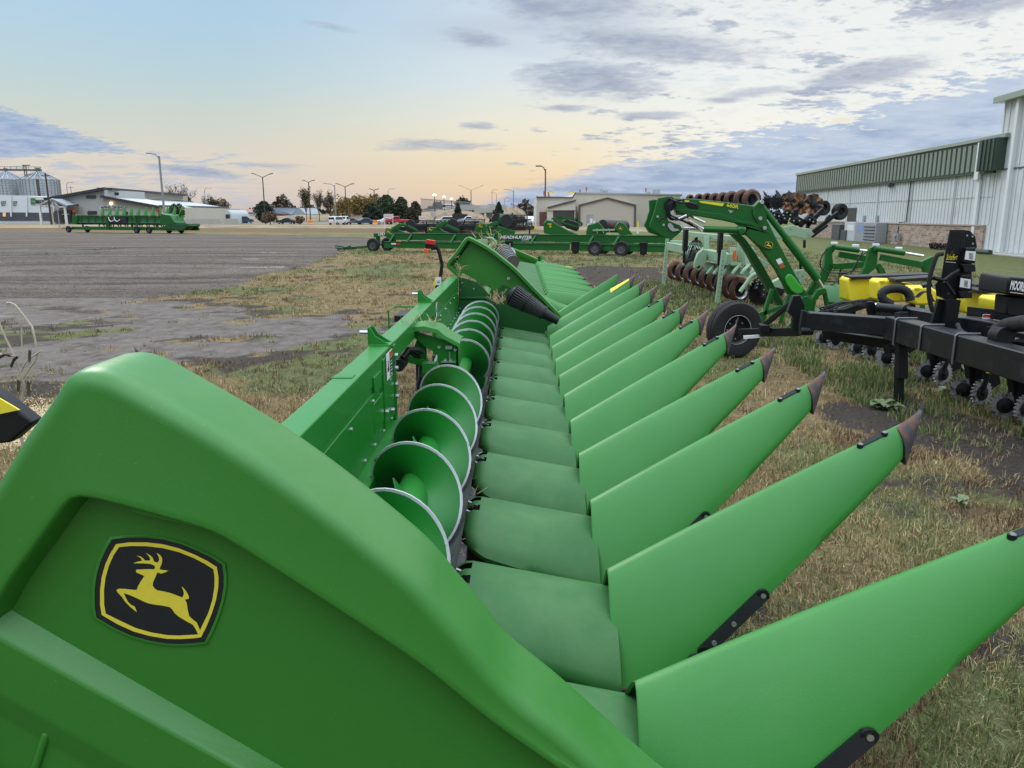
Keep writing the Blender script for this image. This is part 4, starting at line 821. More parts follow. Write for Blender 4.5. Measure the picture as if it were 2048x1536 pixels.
for P_, Y, t in (([(20, 700), (90, 720), (100, 830), (60, 870), (25, 850), (0, 830)], 8.95, .06), ([(475, 640), (520, 640), (540, 690), (500, 820), (470, 700)], 9.2, .04), ([(1380, 860), (1470, 850), (1470, 990), (1400, 1090), (1370, 1010)], 6.75, .05)): mb = MB(); mb.plate(P_, Y, t, 0, Z5); part(mb, 'hinge_plate', [BLK], pl_, True, bevel=.005)
# folding cylinder and corrugated hoses
mb = MB(); mb.cyl(gd(*Z5(480, 660), 9.3), gd(*Z5(560, 672), 9.2), .03, 12, 1); mb.cyl(gd(*Z5(540, 680), 9.15), gd(*Z5(730, 700), 8.9), .055, 16, 0); part(mb, 'cylinder', [BLK, CHR], pl_, True); mb = MB(); mb.cyl(gd(*Z5(1370, 870), 6.9), gd(*Z5(1440, 880), 6.7), .075, 16, 0); part(mb, 'hinge_pin', [BLK], pl_, True)
def ribbed(pts, r, step=.028):
    Q = cr(pts, 80); L_ = sum((b-a).length for a, b in zip(Q, Q[1:])); n = int(L_/step*2); out = []; rs = []
    for i in range(n+1):
        t = i/n*(len(Q)-1); k = min(int(t), len(Q)-2); out.append(Q[k].lerp(Q[k+1], t-k)); rs.append(r if i % 2 else r*.88)
    return MB().tube(out, rs, 12)
part(ribbed([gd(*Z5(*p), 9.4) for p in ((640, 660), (585, 630), (570, 590), (600, 560), (670, 548), (730, 560), (760, 590), (770, 635))], .055), 'corrugated_hose', [RUB], pl_, True, sm=60)
part(ribbed([gd(*Z5(*p), z) for p, z in (((1370, 850), 7.0), ((1430, 815), 6.9), ((1500, 800), 6.7), ((1600, 790), 6.4), ((1700, 800), 6.2))], .07), 'corrugated_hose', [RUB], pl_, True, sm=60)
for i, P_ in enumerate((((1100, 800), (1130, 850), (1250, 900), (1390, 925), (1480, 930), (1600, 935)), ((1110, 830), (1150, 880), (1260, 925), (1400, 945), (1600, 955)), ((1480, 700), (1540, 720), (1600, 760)))):
    part(MB().tube(cr([gd(*Z5(*p), 7.9-1.3*k/5) for k, p in enumerate(P_)], 30), .022, 8), 'hose', [RUB], pl_, True, sm=60)
rr = random.Random(4)
for i in range(7):
    P_ = [(150+rr.uniform(-40, 60), 690+rr.uniform(-6, 20)), (300+rr.uniform(-30, 30), 660+rr.uniform(-25, 40)), (400+rr.uniform(-20, 40), 640+rr.uniform(-15, 40)), (500, 640+rr.uniform(-10, 50))]
    part(MB().tube(cr([gd(*Z5(*p), 9.25) for p in P_], 16), .009, 6), 'hydraulic_hose', [PLB], pl_, True, sm=60)
# perforated actuator tower
mb = MB(); fr_ = [(1048, 138), (1150, 138), (1152, 300), (1110, 610), (1070, 640), (955, 600), (945, 520), (988, 470), (1012, 320)]
mb.plate(fr_, 8.05, .012, 0, Z5); mb.plate([(1138, 138), (1190, 145), (1225, 185), (1238, 260), (1200, 300), (1200, 615), (1108, 620), (1148, 300)], 8.10, .14, 0, Z5)
tw = part(mb, 'actuator_tower', [BLK], pl_, True, bevel=.004)
mb = MB(); mb.plate([(968, 620), (1015, 630), (975, 820), (918, 805)], 8.1, .05, 0, Z5); mb.plate([(1040, 620), (1125, 630), (1090, 835), (1000, 830)], 8.02, .10, 0, Z5); mb.plate([(900, 800), (1110, 835), (1110, 850), (900, 815)], 7.95, .25, 0, Z5); part(mb, 'tower_leg', [BLK], tw, True, bevel=.004)
mb = MB(); 
for (x, y) in ((1075, 155), (1130, 155), (1040, 220), (1065, 215), (1100, 215), (1130, 215), (1040, 255), (1125, 258), (1030, 395), (1090, 390), (1035, 440), (1095, 440), (1020, 345)): g = gy(*Z5(x, y), 8.048); mb.cyl(g, g+Vector((0, -.003, 0)), .007, 8)
for (x, y) in ((1062, 297), (1033, 583)): g = gy(*Z5(x, y), 8.048); mb.cyl(g, g+Vector((0, -.003, 0)), .017, 12)
part(mb, 'bolt_holes', [GLS], tw, True)
for (x, y) in ((1165, 178), (1205, 235), (1203, 185)): bolt(tw, gy(*Z5(x, y), 8.10), (0, -1, 0), .010)
mb = MB(); mb.plate([(1165, 265), (1228, 262), (1225, 375), (1140, 365)], 7.98, .10, 0, Z5); mb.plate([(1130, 455), (1195, 450), (1190, 565), (1115, 560)], 7.98, .10, 0, Z5); mb.plate([(1130, 375), (1225, 380), (1230, 430), (1150, 440)], 7.99, .10, 0, Z5); mb.plate([(1110, 565), (1205, 570), (1205, 615), (1120, 615)], 7.99, .10, 0, Z5); vb = part(mb, 'valve_block', [PLB], tw, True, bevel=.008)
for P_ in ([(1160, 285), (1228, 290), (1220, 355), (1150, 345)], [(1122, 475), (1192, 485), (1188, 548), (1115, 538)]): mb = MB(); mb.plate(P_, 7.972, .003, 0, Z5); part(mb, 'white_label', [WHT], vb, True)
mb = MB()
for ox, oy in ((1160, 300), (1125, 492)):
    for k in range(5): mb.plate([(ox+22, oy+k*9), (ox+50-3*(k % 2), oy+k*9+3), (ox+50-3*(k % 2), oy+k*9+6), (ox+22, oy+k*9+3)], 7.968, .002, 0, Z5)
part(mb, 'label_print', [BLD], vb, True)
g0 = gy(*Z5(1016, 348), 8.044); g1 = gy(*Z5(1094, 348), 8.044)
text('Schaffert', 'tower_lettering', YELD, tw, (g1-g0), (0, 0, 1), g0, .080, .001, shear=.35, fit=(g1-g0).length)
mb = MB(); mb.plate([(1016, 360), (1088, 366), (1088, 369), (1016, 363)], 8.044, .002, 0, Z5); part(mb, 'tower_underline', [WHT], tw, True)
mb = MB(); mb.tube([gy(*Z5(*p), 7.97) for p in ((1010, 490), (1060, 450), (1110, 420))], .018, 8); mb.tube([gy(*Z5(*p), 7.97) for p in ((1010, 500), (1040, 540), (1075, 590))], .02, 8); mb.tube([gy(*Z5(*p), 7.97) for p in ((935, 475), (960, 480), (1000, 492))], .022, 8); part(mb, 'linkage', [BLK], tw, True)
part(MB().tube(cr([gy(*Z5(*p), 8.0) for p in ((998, 305), (960, 315), (935, 370), (905, 480), (900, 580), (915, 670), (930, 710))], 30), .023, 10), 'hose', [RUB], tw, True, sm=60)
for s_ in (0, 12, 24): part(MB().tube(cr([gd(*Z5(*p), 9.2) for p in ((800+s_, 610), (850+s_, 572), (910, 580+s_), (930+s_/2, 640))], 18), .008, 6), 'cable', [PLB], pl_, True, sm=60)
# box with white lettering at the right edge
mb = MB(); mb.plate([(1465, 465), (1720, 485), (1700, 620), (1560, 605), (1440, 590), (1452, 500)], 7.0, .45, 0, Z5); mb.plate([(1450, 600), (1600, 610), (1600, 760), (1440, 735)], 7.1, .2, 0, Z5); bx_ = part(mb, 'meter_box', [PLB], pl_, True, bevel=.015)
g0 = gy(*Z5(1466, 553), 6.985); g1 = gy(*Z5(1560, 566), 6.985); text('MOORE-B', 'box_lettering', WHT, bx_, (g1-g0), (0, 0, 1), g0, .112, .001, bold=.003, fit=(g1-g0).length*1.35)
mb = MB(); mb.plate([(1468, 572), (1560, 584), (1560, 588), (1468, 576)], 6.985, .002, 0, Z5); part(mb, 'box_underline', [WHT], bx_, True)
# gauge tyre on its arm at the left end of the wing
mb = MB(); cw = gd(1468, 664, 11.15); cw.z = .40; tyre(mb, cw, (.25, -1, 0), .405, .24, .52, 0, 1, 40)
wh = part(mb, 'gauge_tyre', [RUB, PLB], pl_, True, sm=40)
for k in range(8): a = 2*PI*k/8; bolt(wh, cw+Vector((.25*-.0+cos(a)*.13, -.075+cos(a)*.03, sin(a)*.13)), (.25, -1, 0), .012)
mb = MB(); mb.lathe(cw+Vector((.025, -.10, 0)), (.25, -1, 0), [(.205, -.01), (.212, .002), (.205, .004)], 40); part(mb, 'rim_edge', [GRY], wh, True)
mb = MB(); mb.bar(gd(*Z4(1010, 1385), 10.6), gd(*Z4(1530, 1375), 9.6), .07, .11); mb.plate([(1480, 1060), (1540, 1055), (1580, 1150), (1560, 1290), (1530, 1385), (1470, 1370), (1480, 1250), (1430, 1200)], 9.4, .08, 0, Z4); mb.bar(gd(*Z4(1210, 1330), 10.2), gd(*Z4(1500, 1090), 9.6), .05, .06); mb.bar(gd(*Z4(1210, 1330), 10.2), gd(*Z4(1230, 1350), 10.0), .12, .09); part(mb, 'gauge_arm', [BLK], pl_, True, bevel=.006)
mb = MB(); mb.bar(gd(*Z4(1040, 1425), 10.3), gd(*Z4(1220, 1412), 10.2), .03, .04); part(mb, 'worn_edge', [WHT], pl_, True)
# row units with toothed closing wheels
def toothed(mb, c, ax, r, n, depth, th, m=0, inner=.55, mi=1):
    ax = Vector(ax).normalized(); a = ax.cross(Vector((0, 0, 1))).normalized(); b = ax.cross(a); N_ = n*4; rg = []
    for rad_, t in ((r*inner, -th), (None, -th), (None, th), (r*inner, th)):
        row = []
        for k in range(N_):
            A = 2*PI*k/N_; q = rad_ if rad_ else r-(depth if (k % 4) in (0, 3) else 0); row.append(Vector(c)+ax*t+(a*cos(A)+b*sin(A))*q)
        rg.append(row)
    mb.grid(rg+[rg[0]], m, close=True)
    mb.lathe(c, ax, [(r*inner, -th*1.2), (r*.2, -th*2), (r*.16, -th*5), (.001, -th*5)], 20, mi); mb.lathe(c, ax, [(r*inner, th*1.2), (r*.2, th*2), (r*.16, th*5), (.001, th*5)], 20, mi)
for i, (px, py, dz_, r_) in enumerate(((1884, 757, 9.25, .148), (1962, 791, 8.25, .148), (2050, 822, 7.55, .148), (1802, 716, 10.1, .148), (1742, 705, 10.9, .16), (1670, 688, 11.8, .16), (2150, 868, 6.7, .148))):
    c = gd(px, py, dz_); c.z = .15
    mb = MB(); mb.plate([(px-26, py-70), (px+34, py-60), (px+40, py-24), (px+10, py-4), (px-20, py-20)], c.y+.12, .10, 0); mb.bar(c+Vector((0, .12, .42)), c+Vector((.0, .12, .0)), .07, .10); mb.bar(c+Vector((.3, .3, .42)), c+Vector((-.15, .1, .35)), .10, .14); mb.bar(c+Vector((.25, .35, .15)), c+Vector((.25, .35, .45)), .22, .3)
    mb.bar(c+Vector((.05, .15, .4)), c+Vector((.7, .35, .55)), .10, .12); mb.tube([c+Vector((-.03, .06, .35)), c+Vector((.05, .0, .2)), c+Vector((0, -.02, .02))], .025, 6)
    ru = part(mb, 'row_unit', [BLK], pl_, True, bevel=.004)
    mb = MB(); toothed(mb, c, (.35, -1, .1), r_, 22, .022, .012); part(mb, 'toothed_wheel', [mat('dull_wheel_steel', (.30, .30, .30), .55, .5, var=.4, vs=20, c2=(.05, .04, .03), cs=14, cth=(.45, .6)), BLK], ru, True, sm=25)
    mb = MB(); toothed(mb, c+Vector((-.10, .16, .0)), (-.35, -1, .1), r_*.95, 22, .022, .012); part(mb, 'toothed_wheel', [mat('dull_wheel_steel', (.30, .30, .30), .55, .5, var=.4, vs=20, c2=(.05, .04, .03), cs=14, cth=(.45, .6)), BLK], ru, True, sm=25)
    mb = MB(); mb.tube([c+Vector((.03, -.01, .22+.02*k)) for k in range(8)], [.013 if k % 2 else .018 for k in range(8)], 8); part(mb, 'spring', [YEL if i % 2 else SIL], ru, True)
# yellow tanks with black lids
tk = [((330, 470), (545, 640), 12.1), ((545, 485), (800, 640), 11.5), ((790, 535), (965, 660), 10.9), ((1140, 565), (1440, 720), 9.7), ((1360, 610), (1470, 720), 9.0)]
for i, ((x0, y0), (x1, y1), zc) in enumerate(tk):
    Yt = (gd(*Z5(x0, y0), zc)).y; mb = MB()
    oy = 14 if i in (0, 1, 2, 4) else 0
    P_ = [(x0, y0+16), (x0+26, y0), (x0+130, y0+2), (x0+150, y0+18), (x1-4, y0+30), (x1, y0+44), (x1, y1), (x0+20, y1+6), (x0, y1-20)]
    mb.plate(P_, Yt, .34, 0, Z5)
    t_ = part(mb, 'yellow_tank', [YEL], pl_, True, bevel=.03)
    mb = MB(); mb.plate([(x0+14, y0+8), (x0+50, y0+6), (x0+46, y0+26), (x0+16, y0+24)], Yt-.012, .03, 0, Z5); mb.plate([(x0+165, y0+40), (x0+192, y0+40), (x0+192, y1-10), (x0+165, y1-14)], Yt-.015, .03, 0, Z5); part(mb, 'tank_boss', [mat('yellow_shade', (.66, .53, .03), .5)], t_, True, bevel=.008)
for (a, b, zc) in (((330, 470), (930, 455), 12.2), ((640, 488), (965, 475), 11.4), ((1190, 525), (1450, 520), 9.9), ((1200, 562), (1450, 560), 9.6), ((850, 528), (960, 522), 10.6)):
    mb = MB(); p = gd(*Z5(*a), zc); q = gd(*Z5(*b), zc-.2); mb.bar(p, q+Vector((0, .15, 0)), .34, .05); part(mb, 'tank_lid', [PLB], pl_, True, bevel=.01)

# ================================================================ front loader arm 660R
LY = 13.1
ld = thing('front_loader', 'green front loader arm with yellow stripe, folded over on its parking stand', 'loader', tuple(gz(1600, 660)))
yo = lambda dy: LY+dy
boom = [(432, 205), (470, 203), (650, 212), (900, 240), (1125, 270), (1150, 262), (1185, 222), (1205, 225), (1222, 250), (1235, 300), (1250, 400), (1300, 500), (1330, 560), (1420, 730), (1490, 860), (1570, 1000), (1610, 1055), (1680, 1110), (1660, 1190), (1590, 1190), (1530, 1080), (1440, 1050), (1400, 960), (1330, 830), (1250, 720), (1200, 650), (1150, 600), (1090, 540), (1050, 515), (1070, 480), (1020, 450), (980, 425), (870, 400), (700, 370), (560, 350), (450, 350)]
for i, d in enumerate((0, .85)):
    mb = MB(); mb.plate(boom, yo(d), .16, 0, Z4); bm_ = part(mb, 'boom', [G_MCH], ld, True, bevel=.012)
    if i == 0: bm0 = bm_
low = [(930, 515), (1000, 505), (1060, 560), (1130, 660), (1200, 770), (1290, 930), (1380, 1100), (1395, 1150), (1350, 1150), (1250, 990), (1150, 820), (1080, 690), (1020, 600)]
mb = MB(); mb.plate(low, yo(.5), .2, 0, Z4); part(mb, 'cross_tube', [G_DK], ld, True, bevel=.01)
mb = MB(); mb.plate([(1120, 295), (1150, 262), (1190, 225), (1215, 240), (1225, 330), (1250, 400), (1245, 470), (1215, 488), (1180, 450), (1120, 340)], yo(-.03), .03, 0, Z4)
mb.plate([(450, 305), (520, 300), (860, 345), (980, 395), (1110, 415), (1180, 430), (1240, 480), (1180, 470), (1100, 440), (960, 415), (850, 390), (470, 330)], yo(-.025), .03, 0, Z4)
mb.plate([(990, 450), (1060, 450), (1085, 480), (1060, 510), (1110, 560), (1180, 620), (1230, 650), (1285, 650), (1310, 590), (1290, 520), (1240, 480), (1130, 450)], yo(-.02), .025, 0, Z4)
part(mb, 'side_gusset', [G_MCH], ld, True, bevel=.004)
for d, P_ in ((.28, [(212, 222), (262, 215), (300, 215), (300, 420), (420, 480), (430, 555), (330, 545), (210, 505), (168, 440), (190, 390), (215, 310)]), (-.06, [(275, 255), (292, 200), (340, 195), (375, 187), (415, 190), (445, 212), (400, 240), (365, 320), (380, 400), (440, 425), (480, 440), (508, 475), (480, 510), (445, 540), (400, 558), (350, 545), (270, 500), (220, 460), (218, 430), (240, 380), (262, 310)])):
    mb = MB(); mb.plate(P_, yo(d), .05, 0, Z4); tp = part(mb, 'tool_carrier', [G_MCH], ld, True, bevel=.008)
for q in ((285, 365), (338, 438), (432, 342)): bolt(tp, gy(*Z4(*q), yo(-.06)), (0, -1, 0), .022)
mb = MB(); mb.plate([(380, 430), (400, 422), (425, 445), (430, 470), (470, 475), (478, 490), (420, 497), (395, 480), (375, 450)], yo(-.09), .025, 0, Z4); part(mb, 'latch_hook', [SIL], tp, True, bevel=.004)
mb = MB(); mb.plate([(350, 235), (375, 208), (430, 215), (455, 260), (440, 300), (400, 320), (360, 310), (345, 280)], yo(-.10), .04, 0, Z4); mb.plate([(545, 235), (640, 250), (655, 275), (640, 300), (560, 290), (530, 260)], yo(-.01), .02, 0, Z4); part(mb, 'hose_guard', [PLB], tp, True, bevel=.006)
def cylp(mb, a, b, r, d, m=0): mb.cyl(gy(*Z4(*a), yo(d)), gy(*Z4(*b), yo(d)), r, 16, m)
mb = MB(); cylp(mb, (690, 475), (985, 485), .052, -.05); cylp(mb, (980, 485), (1050, 492), .07, -.05); mb.cyl(gy(*Z4(1025, 492), yo(-.14)), gy(*Z4(1025, 492), yo(.1)), .045, 16); cy = part(mb, 'tilt_cylinder', [G_MCH], ld, True)
mb = MB(); cylp(mb, (510, 465), (690, 475), .025, -.05); part(mb, 'rod', [CHR], cy, True)
mb = MB(); cylp(mb, (1205, 285), (1420, 560), .052, .05); cylp(mb, (1405, 545), (1690, 915), .068, .05); lc = part(mb, 'lift_cylinder', [G_MCH], ld, True)
mb = MB(); cylp(mb, (1690, 915), (1738, 990), .03, .05); part(mb, 'rod', [CHR], lc, True)
for q in ((1199, 238), (1183, 380), (1222, 464), (1025, 492), (1752, 1016), (1529, 1076)): bolt(bm0, gy(*Z4(*q), yo(-.05 if q[0] < 1700 else -.02)), (0, -1, 0), .034, .04)
for i, P_ in enumerate((((470, 230), (420, 225), (375, 270), (370, 340), (400, 390), (450, 385), (520, 350), (560, 350), (640, 400)), ((480, 225), (410, 240), (385, 290), (385, 350), (420, 385), (500, 400), (620, 460)), ((520, 215), (430, 235), (395, 300), (400, 350), (460, 380), (600, 440), (650, 480)), ((440, 395), (520, 380), (560, 355), (600, 375), (690, 420)), ((380, 205), (470, 240), (560, 245), (620, 260), (640, 290)), ((300, 420), (310, 390), (350, 370), (360, 355)))):
    part(MB().tube(cr([gy(*Z4(*p), yo(-.12-.012*i)) for p in P_], 26), .014, 8), 'hydraulic_hose', [PLB], ld, True, sm=60)
for a, b in (((470, 385), (540, 355)), ((600, 375), (700, 420)), ((600, 430), (680, 470)), ((560, 400), (640, 445)), ((640, 460), (670, 490))):
    mb = MB(); cylp(mb, a, b, .022, -.17); part(mb, 'hose_fitting', [SIL], ld, True)
mb = MB(); mb.plate([(490, 190), (500, 185), (502, 240), (490, 245)], yo(-.12), .01, 0, Z4); part(mb, 'tie_strap', [WHT], ld, True)
mb = MB(); mb.plate([(645, 228), (700, 230), (872, 250), (855, 274), (668, 244)], yo(-.006), .006, 0, Z4); mb.plate([(520, 220), (568, 225), (555, 240), (530, 235)], yo(-.006), .006, 0, Z4); part(mb, 'yellow_stripe', [YEL], bm0, True)
g0 = gy(*Z4(889, 277), yo(-.012)); g1 = gy(*Z4(992, 297), yo(-.012)); text('660R', 'boom_lettering', YEL, bm0, g1-g0, (.18, 0, 1), g0, .085, .002, bold=.001, fit=(g1-g0).length)
mb = MB(); mb.plate([(905, 305), (955, 315), (925, 338)], yo(-.006), .006, 0, Z4); part(mb, 'small_mark', [GRY], bm0, True)
mb = MB(); mb.plate([(1235, 595), (1258, 588), (1280, 594), (1290, 612), (1280, 635), (1257, 642), (1236, 632), (1228, 612)], yo(-.028), .006, 0, Z4); eb = part(mb, 'round_emblem', [BLD], bm0, True)
def small_deer(parent, c, w_, Y, flip=1, name='emblem_deer', ring=True):
    k = w_/1450
    f = lambda P: [Vector((c.x+(x-910)*k*flip, Y, c.z-(y-800)*k)) for x, y in P]
    mb = MB(); mb.add(f(deer), [tuple(range(len(deer)))], 0)
    if ring: mb.grid([f(border), f(inner)], 0, close=True)
    return part(mb, name, [YEL], parent, True, sm=0)
small_deer(eb, gy(*Z4(1258, 613), LY), .135, yo(-.032))
mb = MB(); mb.plate([(1325, 745), (1365, 728), (1388, 768), (1346, 785)], yo(-.008), .006, 0, Z4); mb.plate([(1346, 785), (1388, 768), (1407, 805), (1365, 825)], yo(-.008), .006, 1, Z4); part(mb, 'warning_decal', [WHT, mat('orange_black_decal', (.35, .10, .03), .5)], bm0, True)
mb = MB(); mb.plate([(1405, 905), (1430, 870), (1460, 870), (1500, 910), (1560, 990), (1568, 1020), (1550, 1045), (1500, 1045), (1460, 1020), (1415, 950)], yo(-.05), .05, 0, Z4); gb = part(mb, 'oval_cover', [mat('bright_green_cover', (.04, .34, .03), .4)], ld, True, bevel=.02)
# parking base and stands
mb = MB(); mb.plate([(1540, 1080), (1600, 1060), (1640, 1090), (1690, 1010), (1745, 990), (1770, 1000), (1775, 1040), (1712, 1060), (1665, 1120), (1650, 1190), (1600, 1230), (1570, 1190)], yo(-.08), .10, 0, Z4)
mb.plate([(1745, 1030), (1775, 1030), (1800, 1150), (1770, 1160)], yo(0), .1, 0, Z4); mb.plate([(1600, 1030), (1665, 930), (1690, 950), (1640, 1060)], yo(.1), .1, 0, Z4); part(mb, 'mast', [G_MCH], ld, True, bevel=.008)
fo = gz(*Z4(1330, 1390), 0)
mb = MB(); a = gy(*Z4(1600, 1190), yo(.0)); 
for dd in (0, .85):
    mb.bar(gy(*Z4(1290, 1000), yo(dd)), Vector((gy(*Z4(1190, 1200), yo(dd)).x, LY+dd, .05)), .06, .06); mb.bar(gy(*Z4(1130, 1240), yo(dd)), gy(*Z4(1370, 1160), yo(dd)), .06, .07); mb.bar(gy(*Z4(1600, 1170), yo(dd)), Vector((a.x, LY+dd, .0)), .10, .10); mb.bar(gy(*Z4(1440, 1050), yo(dd)), gy(*Z4(1360, 1300), yo(dd)), .05, .06)
mb.bar(Vector((a.x-1.3, LY, .05)), Vector((a.x, LY, .05)), .08, .08); mb.bar(Vector((a.x-.6, LY, .05)), Vector((a.x-.6, LY+.9, .05)), .08, .08)
part(mb, 'parking_stand', [G_MCH], ld, True, bevel=.005)
# ================================================================ second loader frame with grille, behind the yellow tanks
L2 = 15.2
l2 = thing('front_loader', 'green loader frame with two cylinders and a wire grille on the lawn behind yellow tanks', 'loader', (gy(1680, 560, L2).x, L2, 0))
def c5(mb, a, b, r, Y, m=0): mb.cyl(gy(*Z5(*a), Y), gy(*Z5(*b), Y), r, 14, m)
for i, (P_, Y) in enumerate((([(195, 265), (235, 240), (250, 270), (225, 310), (235, 400), (180, 500), (120, 560), (60, 620), (40, 590), (110, 500), (170, 390), (178, 300)], L2+.9), ([(480, 290), (495, 262), (525, 255), (545, 290), (540, 380), (560, 370), (605, 440), (560, 450), (540, 400), (450, 470), (420, 460), (455, 400), (475, 330)], L2), ([(820, 375), (930, 322), (940, 345), (915, 440), (870, 445), (860, 400)], L2+.1))):
    mb = MB(); mb.plate(P_, Y, .10, 0, Z5); part(mb, 'side_arm', [G_MCH], l2, True, bevel=.008)
for a, b, Y in (((270, 310), (480, 345), L2+.9), ((560, 330), (850, 385), L2), ((240, 395), (450, 380), L2+.8), ((120, 600), (60, 640), L2+.9)):
    mb = MB(); mb.bar(gy(*Z5(*a), Y), gy(*Z5(*b), Y), .07, .12); part(mb, 'cross_bar', [G_MCH], l2, True, bevel=.006)
for a, b, c, d, Y in (((240, 258), (410, 280), (410, 280), (475, 288), L2+.85), ((520, 268), (728, 300), (728, 300), (860, 322), L2-.05)):
    mb = MB(); c5(mb, a, b, .055, Y); cc_ = part(mb, 'cylinder', [G_MCH], l2, True); mb = MB(); c5(mb, c, d, .028, Y); part(mb, 'rod', [CHR], cc_, True)
for q in ((240, 232), (388, 250), (530, 244), (690, 268)): mb = MB(); g = gy(*Z5(*q), L2); mb.box(g, (.12, .06, .05)); part(mb, 'white_cap', [WHT], l2, True, bevel=.01)
mb = MB()
for k in range(26): t = k/25; mb.bar(gy(*Z5(180+t*260, 520), L2+.85), gy(*Z5(225+t*225, 372+t*20), L2+.85), .006, .006)
for k in range(4): t = k/3; mb.bar(gy(*Z5(215-t*35, 380+t*120), L2+.85), gy(*Z5(450-t*20, 395+t*110), L2+.85), .03 if k in (0, 3) else .01, .03 if k in (0, 3) else .01)
mb.bar(gy(*Z5(290, 370), L2+.84), gy(*Z5(270, 520), L2+.84), .03, .03); part(mb, 'wire_grille', [G_DK], l2, True)
mb = MB(); P_ = []
for t in (0, 1): P_.append([gy(*Z5(150+t*200, 520+t*12), L2-.1)+Vector((0, q[0], q[1])) for q in ((0, .0), (-.25, -.08), (-.35, -.3), (-.2, -.48), (.15, -.55), (.5, -.5))])
mb.grid(P_, 0); part(mb, 'bucket', [G_MCH], l2, True, sm=60)
mb = MB(); [mb.bar(gy(*Z5(x, 640), L2-.2), gy(*Z5(x+50, 600), L2-.1), .03, .09) for x in (180, 230, 280)]; mb.bar(gy(*Z5(90, 600), L2), Vector((gy(*Z5(90, 600), L2).x, L2, 0)), .08, .08); g = gy(*Z5(880, 440), L2+.1); mb.bar(g, Vector((g.x, g.y, 0)), .07, .07); g = gy(*Z5(560, 440), L2+.1); mb.bar(g, Vector((g.x, g.y, 0)), .07, .07); part(mb, 'foot', [G_MCH], l2, True)
for P_ in (((190, 270), (150, 330), (145, 400), (200, 435), (280, 440), (340, 450)), ((470, 290), (410, 340), (380, 410), (340, 460)), ((300, 440), (270, 490), (210, 525), (150, 520)), ((440, 290), (400, 360), (350, 430), (270, 440))):
    part(MB().tube(cr([gy(*Z5(*p), L2-.1) for p in P_], 20), .012, 6), 'hose', [PLB], l2, True, sm=60)

# ================================================================ pale green tillage tool: roller below, folded wing above
tl = thing('tillage_tool', 'pale green tillage tool with brown press wheels and a folded wing of blades above', 'tillage tool', (5.0, 19.5, 0))
def pwheel(c, r, nm='press_wheel', ax=(.5, -1, 0), wd=.13):
    mb = MB(); ax = Vector(ax).normalized(); h = wd/2
    mb.lathe(c, ax, [(r*.66, -h), (r*.8, -h*1.05), (r*.97, -h*.4), (r, 0), (r*.97, h*.4), (r*.8, h*1.05), (r*.66, h)], 28, 0)
    mb.lathe(c, ax, [(r*.66, h), (r*.62, h*.9), (r*.58, h*.5), (r*.54, h*.1)], 28, 1); mb.lathe(c, ax, [(r*.54, h*.1), (r*.2, -h*.2), (r*.18, h*.3), (.001, h*.3)], 28, 2); mb.lathe(c, ax, [(r*.66, -h), (r*.3, -h*.6), (.001, -h*.6)], 28, 2)
    return part(mb, nm, [RUSTB, SIL, BLK], tl, True, sm=50)
for k in range(9):
    zc = 18.0+.78*k; t = k/8; c = gd(1479-t*128, 581-t*42, zc); c.z = .30; pwheel(c, .31)
for k, (x, y, r) in enumerate(((1112, 222, 97), (1030, 218, 90), (935, 215, 75), (860, 215, 65), (790, 215, 60), (720, 208, 52), (650, 208, 45), (570, 208, 38))):
    c = gd(*Z4(x, y), 17.4+.75*k); pwheel(c, r/4.389/1550*(17.4+.75*k), ax=(.35, -1, 0))
for k in range(2):
    for q, (x, y, r) in enumerate(((1335, 240, 72), (1255, 245, 70))):
        mb = MB(); toothed(mb, gd(*Z4(x-k*6, y-k*3), 17.6+k*.8+q), (.25, -1, 0), r/4.389/1550*17.6, 18, .05, .006, 0, .75); part(mb, 'toothed_disc', [BLK, BLK], tl, True, sm=25)
def wavy(c, r, ax=(.3, -1, .05)):
    ax = Vector(ax).normalized(); a = ax.cross(Vector((0, 0, 1))).normalized(); b = ax.cross(a); mb = MB(); G = []
    for i in range(7):
        q = .12+.88*i/6; G.append([Vector(c)+(a*cos(A)+b*sin(A))*r*q*(1-.03*(cos(A*10) > 0)*(i == 6))+ax*sin(A*9)*.055*max(0, q-.4) for A in np.linspace(0, 2*PI, 91)[:-1]])
    mb.grid(G, 0, close=True); mb.lathe(c, ax, [(.08, -.02), (.08, .03), (.03, .05), (.001, .05)], 14, 1); return part(mb, 'wavy_coulter', [mat('rust_and_black_blade', (.24, .11, .045), .5, .3, var=.3, c2=(.03, .026, .026), cs=5, cth=(.42, .55)), BLK], tl, True, sm=60)
for k, (x, y, r) in enumerate(((1655, 262, 98), (1545, 255, 95), (1480, 245, 92), (1430, 240, 88))): wavy(gd(*Z4(x, y), 17.2+.55*k), r/4.389/1550*(17.2+.5*k))
for (x, y, r) in ((1885, 322, 72), (1735, 290, 66)):
    mb = MB(); c = gd(*Z4(x, y), 17.4); tyre(mb, c, (.4, -1, 0), r/4.389/1550*17.4, .16, .45, 0, 1, 28); part(mb, 'gauge_wheel', [RUB, BLK], tl, True, sm=40)
for P_ in ([(1215, 140), (1240, 160), (1265, 200), (1245, 205), (1225, 175)], [(1325, 128), (1350, 150), (1375, 185), (1365, 200), (1330, 195)], [(1435, 133), (1465, 155), (1487, 195), (1470, 215), (1445, 195)]):
    mb = MB(); mb.plate(P_, 17.3, .03, 0, Z4); part(mb, 'shank_point', [mat('worn_point', (.10, .085, .08), .5, .5)], tl, True)
